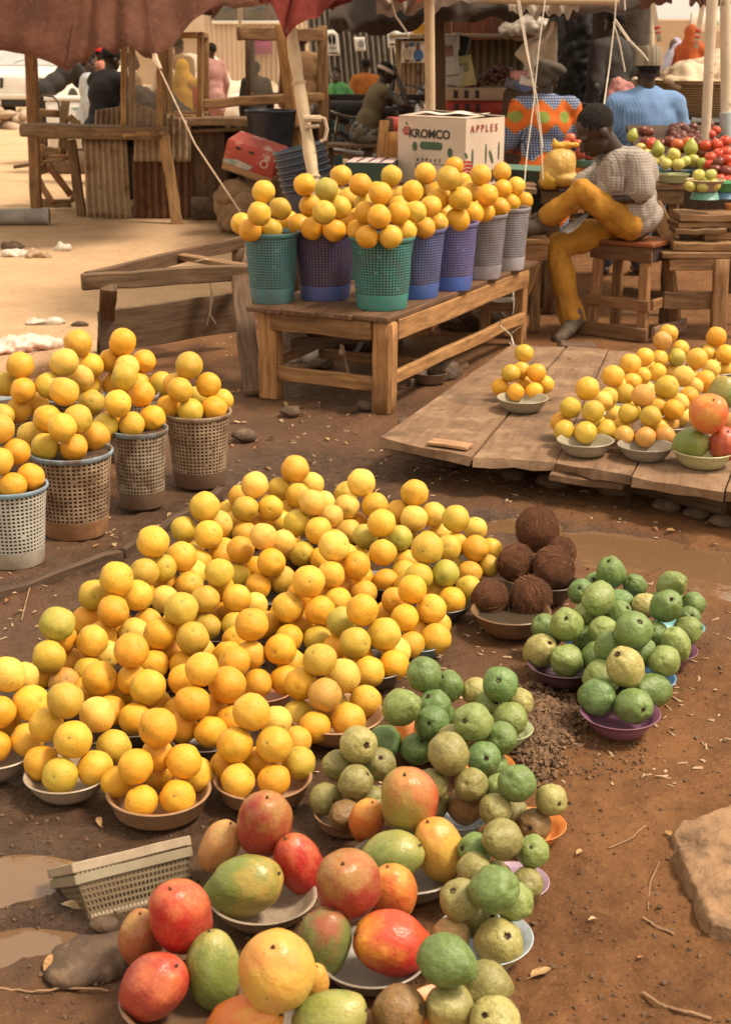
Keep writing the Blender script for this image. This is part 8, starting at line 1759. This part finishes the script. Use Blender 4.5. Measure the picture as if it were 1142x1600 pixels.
for i, (x, y, w, h, colr, lab) in enumerate(((700, 88, .16, .30, (.6, .55, .5), 'tall white printed packet beside the dark timber post'), (706, 118, .17, .16, (.52, .46, .42), 'white packet with grey print in front of the tall one'), (724, 112, .16, .24, (.55, .48, .22), 'yellow and white packet leaning by the dates'), (703, 132, .13, .09, (.6, .54, .48), 'small white box at the foot of the packets'), (718, 132, .12, .09, (.50, .44, .40), 'small printed packet below the yellow and white one'), (698, 70, .07, .07, (.10, .30, .46), 'blue packet at the top of the packet pile'), (709, 82, .06, .26, (.5, .04, .03), 'red strip of packaging behind the packets'), (718, 88, .10, .32, (.035, .03, .03), 'black folder behind the packets'), (714, 65, .06, .14, (.72, .68, .62), 'white roll sticking up from the packets'))):
 p = V(x, y, 12.42+.02*i); o = empty('packet', p, lab, 'packet', 'packets beside the dates'); Rm_ = Euler((R(-12), R(rng.uniform(-14, 14)), R(rng.uniform(-15, 15)))).to_matrix(); MB().box(p, (w, .05, h), Rm_).build('body', ink(colr), o)
 if i in (0, 1, 2, 4): MB().box(p+Rm_ @ Vector((0, -.026, h*.12)), (w*.55, .004, h*.3), Rm_).build('print', ink((.32, .16, .14) if i != 2 else (.3, .3, .12)), o)
for i, (x, y) in enumerate(((815, 118), (823, 127), (806, 135), (815, 136))): p = V(x, y, 12.0); o = empty('packet', p, ('pink packet beside the patterned shoulder', 'white packet under the pink one', 'grey-blue wire-like packet left of the patterned shoulder', 'blue packet at the patterned shoulder')[i], 'packet', 'packets by the patterned blouse'); MB().box(p, (.16, .1, .07), Euler((0, .2*i, .3)).to_matrix()).build('body', ink(((.55, .26, .25), (.68, .63, .58), (.12, .13, .15), (.10, .14, .28))[i]), o)
timb(empty('support_post', V(815, 200, 12.1)*Vector((1, 1, 0)), 'dark wooden support under the packets by the blouse', 'post'), [('post', hp(815, 12.05, 0), hp(815, 12.05, V(815, 139, 12.05).z), .3, .2, X_, (.09, .055, .035))])
# hanging white sack
ROWS = [(33, 856, 869), (45, 850, 870), (58, 836, 870), (64, 822, 870), (75, 812, 869), (85, 804, 868), (92, 811, 868), (100, 820, 868), (112, 818, 870), (120, 817, 872)]; b = MB()
def PS(u, v):
 t = v*(len(ROWS)-1); i = min(int(t), len(ROWS)-2); t -= i; y, x0, x1 = (ROWS[i][k]*(1-t)+ROWS[i+1][k]*t for k in range(3))
 return V(x0+(x1-x0)*u, y, 12.0) + Vector((0, .07*math.sin(u*9+v*3)*(.3+v) + .05*mnoise.noise(Vector((u*4, v*4, 2))), 0))
b.grid(PS, 30, 40); tag(b.build('sack', simple('white_sackcloth', (.66, .58, .47), (.56, .48, .38), .85, 9, (160, .2)), solid=.004), 'empty white sack hanging above the grey headwrap', 'sack')
# ---- wicker basket with cloth at the right, basin, bundles
wk = empty('wicker_basket', V(1105, 190, 12.6)*Vector((1, 1, 0)), 'wide woven basket covered with pale cloth behind the bamboo poles', 'basket'); zc = V(1100, 182, 12.6).z; cx = V(1105, 150, 12.9)
def wicker():
 m, nt, ns, ls, P = newmat('wicker'); s = coords(nt, rand=False, scale=(1, 1, 5.5)); n = tex(nt, s, 9, 4);
 w2 = ns.new('ShaderNodeTexWave'); w2.bands_direction = 'Z'; w2.inputs['Scale'].default_value = 17; w2.inputs['Distortion'].default_value = 2.5; ls.new(coords(nt, rand=False), w2.inputs[0])
 ls.new(mix(nt, remap(nt, w2.outputs['Fac'], .1, .6), (.16, .085, .035), mix(nt, n, (.44, .28, .13), (.34, .20, .085))), P.inputs['Base Color']); P.inputs['Roughness'].default_value = .75; ls.new(bump(nt, w2.outputs['Fac'], .8, .02), P.inputs['Normal']); return m
b = MB(); n = 72; prof = [(.50, 0), (.56, .10), (.60, .20), (.61, .24)]; vs = []
for k in range(14):
 z = .26*k/13; r_ = .50+.12*(k/13)**.7
 for i in range(n): a_ = 6.2832*i/n; q = r_+.010*math.sin(a_*36+math.pi*k); vs.append((cx.x+q*math.cos(a_), 12.9+q*math.sin(a_), zc+z+.004*math.sin(a_*18+k)))
b.add(vs, [(k*n+i, k*n+(i+1) % n, (k+1)*n+(i+1) % n, (k+1)*n+i) for k in range(13) for i in range(n)]); b.build('weave', wicker(), wk)
MB().lathe([(.60, .25), (.64, .26), (.64, .29), (.60, .29)], 48, c=(cx.x, 12.9, zc), closed=True).build('rim', wicker(), wk)
linen = simple('pale_linen', (.60, .47, .33), (.52, .40, .27), .9, 3, (120, .2))
me = fuse('cover_cloth', [('e', Vector((cx.x-.1, 12.9, zc+.26)), (.56, .54, .06)), ('e', Vector((cx.x-.25, 12.75, zc+.30)), (.20, .3, .12)), ('e', Vector((cx.x+.15, 12.7, zc+.30)), (.3, .3, .10)), ('c', Vector((cx.x-.42, 12.45, zc+.27)), Vector((cx.x+.0, 12.38, zc+.22)), .06, .05)], .018, 1, (.05, 6, 3), origin=(cx.x, 12.6, 0)); o = obj('cloth', me, linen, None, (cx.x, 12.6, 0)); tag(o, 'crumpled pale cloth covering the wide woven basket', 'cloth')
b = MB(); b.lathe([(0, 0), (.5, 0), (.66, .06), (.70, .075), (.66, .09), (.48, .03), (0, .03)], 48, c=(cx.x-.05, 12.9, zc-.10)); tag(b.build('basin', simple('dark_enamel', (.10, .095, .09), (.16, .15, .14), .35, 6, None)), 'dark enamel basin under the woven basket', 'basin')
tag(MB().box((cx.x, 12.9, (zc-.105)/2), (1.0, .8, zc-.105)).build('stand', M['wood'], color=(.07, .045, .03)), 'dark wooden stand under the enamel basin', 'stand')
for i, (x, y, w, h, Y, lab) in enumerate(((1128, 112, .40, .20, 15.5, 'large pale sack heap behind the woven basket'), (1160, 104, .5, .26, 16.5, 'pale sack heap by the right picture edge'), (1140, 132, .30, .18, 14.2, 'pale folded sack right of the woven basket'))):
 p = V(x, y, Y); me = fuse('sack', [('e', Vector((p.x, Y, p.z-.05)), (w, .5, h)), ('e', Vector((p.x+.2, Y-.1, p.z*.5)), (w*.9, .5, p.z*.45)), ('c', Vector((p.x, Y, .2)), Vector((p.x, Y, p.z-.2)), .35, .2)], .03, 2, (.06, 4, i), origin=(p.x, Y, 0)); tag(obj('sack', me, linen, None, (p.x, Y, 0)), lab, 'sack', 'pale sacks at the right')
p = V(969, 140, 11.2); crumple('towel', p-Vector((0, 0, .10)), .10, .06, .13, simple('pink_towel', (.48, .22, .20), (.38, .16, .15), .95, 9, (200, .5)), 'pink towel bundle behind the shoulder of the striped shirt man', 6, 'towel', .01, .02)
p = V(1003, 68, 17.2); jc = empty('jerrycan', p, 'pale green plastic jerrycan beside the dark tree trunk', 'jerrycan'); MB().box(p, (.13, .1, .20)).build('body', simple('pale_green_plastic', (.42, .56, .36), (.36, .48, .3), .4, 9, None), jc); MB().tube([p+Vector((.02, 0, .09)), p+Vector((.06, 0, .15)), p+Vector((.10, 0, .13)), p+Vector((.09, 0, .02))], .014, 8).build('handle', M['whitepaint'], jc)
tag(MB().box(Vector((p.x, 17.25, (p.z-.10)/2)), (.4, .3, p.z-.105)).build('crate', M['wood'], color=(.1, .06, .04)), 'dark crate stack under the pale green jerrycan', 'crate')
# ---- minibus
vb = empty('minibus', (0, 0, 0), 'white minibus with black-rimmed square headlights parked far behind the stall', 'minibus')
prof = [(2.10, .32), (2.16, .62), (2.10, .86), (1.72, 1.02), (1.10, 1.72), (.95, 1.88), (-2.1, 1.92), (-2.2, 1.6), (-2.2, .32)]; b = MB(); nP = len(prof)
for s_, wv in ((-1, .80), (1, .80)):
 for (x, z) in prof: b.v.append((x, s_*(wv - max(0, z-1.0)*.10), z))
for i in range(nP): j = (i+1) % nP; b.f.append((i, j, nP+j, nP+i)); b.uv.append(None)
b.f += [tuple(range(nP-1, -1, -1)), tuple(nP+i for i in range(nP))]; b.uv += [None, None]
bo = b.build('body', M['whitepaint'], vb, True, 30); md = bo.modifiers.new('b', 'BEVEL'); md.width = .05; md.segments = 3
def vq(nm, pts, m, d=.01): return MB().add([Vector(q) for q in pts], [tuple(range(len(pts)))]).build(nm, m, vb, False, solid=.012)
vq('windscreen', [(1.70, -.68, 1.055), (1.70, .68, 1.055), (1.125, .66, 1.70), (1.125, -.66, 1.70)], simple('pale_screen', (.40, .42, .42), (.5, .5, .48), .1, 3, None, spec=.6))
for s_ in (-1, 1):
 vq('side_window', [(1.35, s_*.80, 1.10), (.35, s_*.80, 1.10), (.35, s_*.735, 1.68), (.98, s_*.735, 1.68)], M['dglass']); vq('side_window', [(.2, s_*.80, 1.10), (-1.9, s_*.80, 1.10), (-1.9, s_*.735, 1.68), (.2, s_*.735, 1.68)], M['dglass'])
 h_ = MB().box((2.14, s_*.55, .72), (.06, .42, .20)).build('headlight', M['black'], vb); MB().box((2.165, s_*.50, .72), (.04, .20, .14)).build('lens', M['lamp'], h_, origin=(0, 0, 0))
 MB().box((1.42, s_*.92, 1.18), (.08, .16, .24)).build('mirror', M['black'], vb)
 for x in (1.35, -1.45):
  MB().lathe([(0, -.10), (.20, -.10), (.28, -.09), (.32, -.05), (.32, .05), (.28, .09), (.20, .10), (0, .10)], 28).build('wheel', M['black'], vb, origin=(0, 0, 0)).matrix_local = Matrix.Translation((x, s_*.72, .32)) @ Matrix.Rotation(R(90), 4, 'X')
MB().box((2.18, 0, .46), (.14, 1.62, .10)).build('bumper', M['whitepaint'], vb); MB().box((2.16, 0, .33), (.10, 1.5, .14)).build('lower_grille', M['black'], vb)
for s_ in (-.5, .5): MB().box((2.22, s_, .34), (.03, .26, .11)).build('fog_lamp', M['lamp'], vb)
MB().tube([(1.66, -.3, 1.10), (1.52, .25, 1.26)], .012, 5).build('wiper', M['black'], vb)
vp = V(52, 150, 31.5); vb.location = (vp.x+.35, vp.y+1.6, 0); vb.rotation_euler = (0, 0, R(-104))
b = MB()
for _ in range(60): p = V(rng.uniform(-40, 42), 180, 28.5+rng.uniform(-.5, .8)); p.z = rng.uniform(0, .28); b.ball(p, (rng.uniform(.08, .2), rng.uniform(.08, .2), rng.uniform(.05, .1)), 8, 6, Euler((rng.uniform(-.5, .5), rng.uniform(-.5, .5), rng.uniform(0, 3))).to_matrix())
tag(b.build('rubble', simple('pale_rubble', (.42, .31, .22), (.30, .21, .14), .9, 3, (20, .4))), 'heap of pale rubble in front of the minibus', None, None, 'stuff')
hb = empty('hoarding', V(-10, 150, 33)*Vector((1, 1, 0)), 'brown upright boards at the upper left picture edge', 'fence')
for k in range(6): x = V(-40+11*k, 100, 33).x; timb(hb, [('board', Vector((x, 33, 0)), Vector((x, 33, 2.0+.2*(k % 2))), .16, .04, X_, (.30, .18, .10))])
# cooler
cl = empty('cooler_box', V(108, 200, 19.3)*Vector((1, 1, 0)), 'white cooler box with faint green print', 'cooler'); p = V(108, 175, 19.3); zc2 = V(108, 152, 19.3).z; MB().box((p.x, 19.3, .30+(zc2-.30)/2-.02), (.50, .4, zc2-.30-.04)).build('body', M['whitepaint'], cl); MB().box((p.x, 19.3, zc2-.01), (.52, .42, .05)).build('lid', M['whitepaint'], cl)
MB().box((p.x, 19.3, .145), (.5, .4, .28)).build('base', M['wood'], cl, color=(.2, .13, .08));
disc((p.x+.13, 19.097, zc2-.13), Vector((1, 0, 0)), Vector((0, 0, 1)), 0, 0, simple('pale_green_print', (.16, .34, .22), (.2, .38, .26), .6, 9, None), cl, shape=[(-.07, .02), (-.02, -.02), (.08, .0), (.05, .03), (0, .015)])
# dark bags inside the stall, pale heaps far behind
for i, (x, y, w, h, lab) in enumerate(((222, 160, .22, .24, 'dark bag on the stall counter behind the showcase glass'), (252, 165, .25, .20, 'black bag right of another bag inside the stall'), (275, 172, .2, .12, 'low dark bundle at the showcase end of the counter'))):
 p = V(x, 172, SY+1.0); crumple('bag', Vector((p.x, SY+1.0, p.z-.25)), w, .2, h+.1, M['black'], lab, i*5, 'bag', .018, .03)
tag(MB().box(V(245, 205, SY+1.0)-Vector((0, 0, .38)), (1.3, .5, .5)).build('crate', M['wood'], color=(.12, .075, .045)), 'dark crate under the bags inside the stall', 'crate')
for i, (x, w, h, Y, colr, lab) in enumerate(((350, 1.3, .9, 27, (.55, .43, .32), 'pale heap of sacks far behind the showcases'), (425, 1.2, .8, 26, (.62, .52, .42), 'whitish heap of sacks beyond the leaning posts'), (240, 1.2, .7, 30, (.50, .36, .25), 'tan heap of goods far behind the showcase'), (300, .8, 1.3, 29, (.6, .52, .44), 'tall pale bundle far behind the yellow headscarf'))):
 p = V(x, 120, Y); me = fuse('sack', [('e', Vector((p.x, Y, h*.35)), (w, .7, h*.65)), ('e', Vector((p.x+w*.4, Y, h*.3)), (w*.6, .6, h*.7)), ('e', Vector((p.x-w*.5, Y, h*.2)), (w*.5, .5, h*.6))], .05, 2, (.09, 2.5, i*2), origin=(p.x, Y, 0)); tag(obj('sack', me, simple('heap_cloth', colr, tuple(k*.8 for k in colr), .9, 2, None), None, (p.x, Y, 0)), lab, 'sack', 'pale heaps far behind')
# ---- clutter under and behind the fruit table
for i, (x, y, w, h, m_, lab) in enumerate(((775, 492, .16, .14, M['clearfilm'], 'crumpled pale sack under the far table end'), (690, 590, .10, .07, M['stone'], 'dark lump of rubbish under the low table'), (480, 560, .10, .05, M['clearfilm'], 'crumpled clear plastic under the low table'), (740, 510, .2, .10, M['liner'], 'dark heap of straw behind the low table'), (560, 540, .22, .10, M['liner'], 'dark heap of sacking behind the left table leg'), (500, 575, .07, .03, M['stone'], 'flat dark scrap under the table'), (690, 470, .18, .12, M['clearfilm'], 'grey plastic heap behind the middle of the table'))):
 crumple('rubbish', G(x, y), w, w*.7, h, m_, lab, i*2+1, 'rubbish', .012, .025)
p = G(508, 545); basket(p, .17, .2, (.07, .06, .055), 'old dark basket lying behind the left leg of the low table', 'old baskets under the table', None, True, None, 46, 15, .8, (R(50), 0, R(20)), False)
p = G(470, 548); basket(p, .16, .2, (.08, .06, .05), 'old brown basket slumped at the left under the table', 'old baskets under the table', None, True, None, 46, 15, .8, (R(20), R(30), 0), False)
for i, (a, c, w, lab) in enumerate((((533, 545, .25), (545, 600, .0), .05, 'pale slat leaning under the low table'), ((455, 540, .25), (585, 523, .28), .06, 'dark board behind the left table leg'), ((655, 470, .25), (800, 455, .26), .06, 'grey board behind the far table end'), ((640, 600, .01), (730, 570, .01), .04, 'slat lying on the ground under the table'))):
 tag(MB().plank(G(*a), G(*c), w, .02, U, 5, .004).build('slat', M['wood'], color=((.5, .36, .24), (.12, .07, .045), (.25, .17, .11), (.2, .12, .07))[i]), lab, 'board')
c = G(672, 598, .0); bowl(c+Vector((0, 0, .004)), .085, (.20, .13, .09), 'dusty brown bowl upside down under the low table', 'tub', 1.3, flip=False)
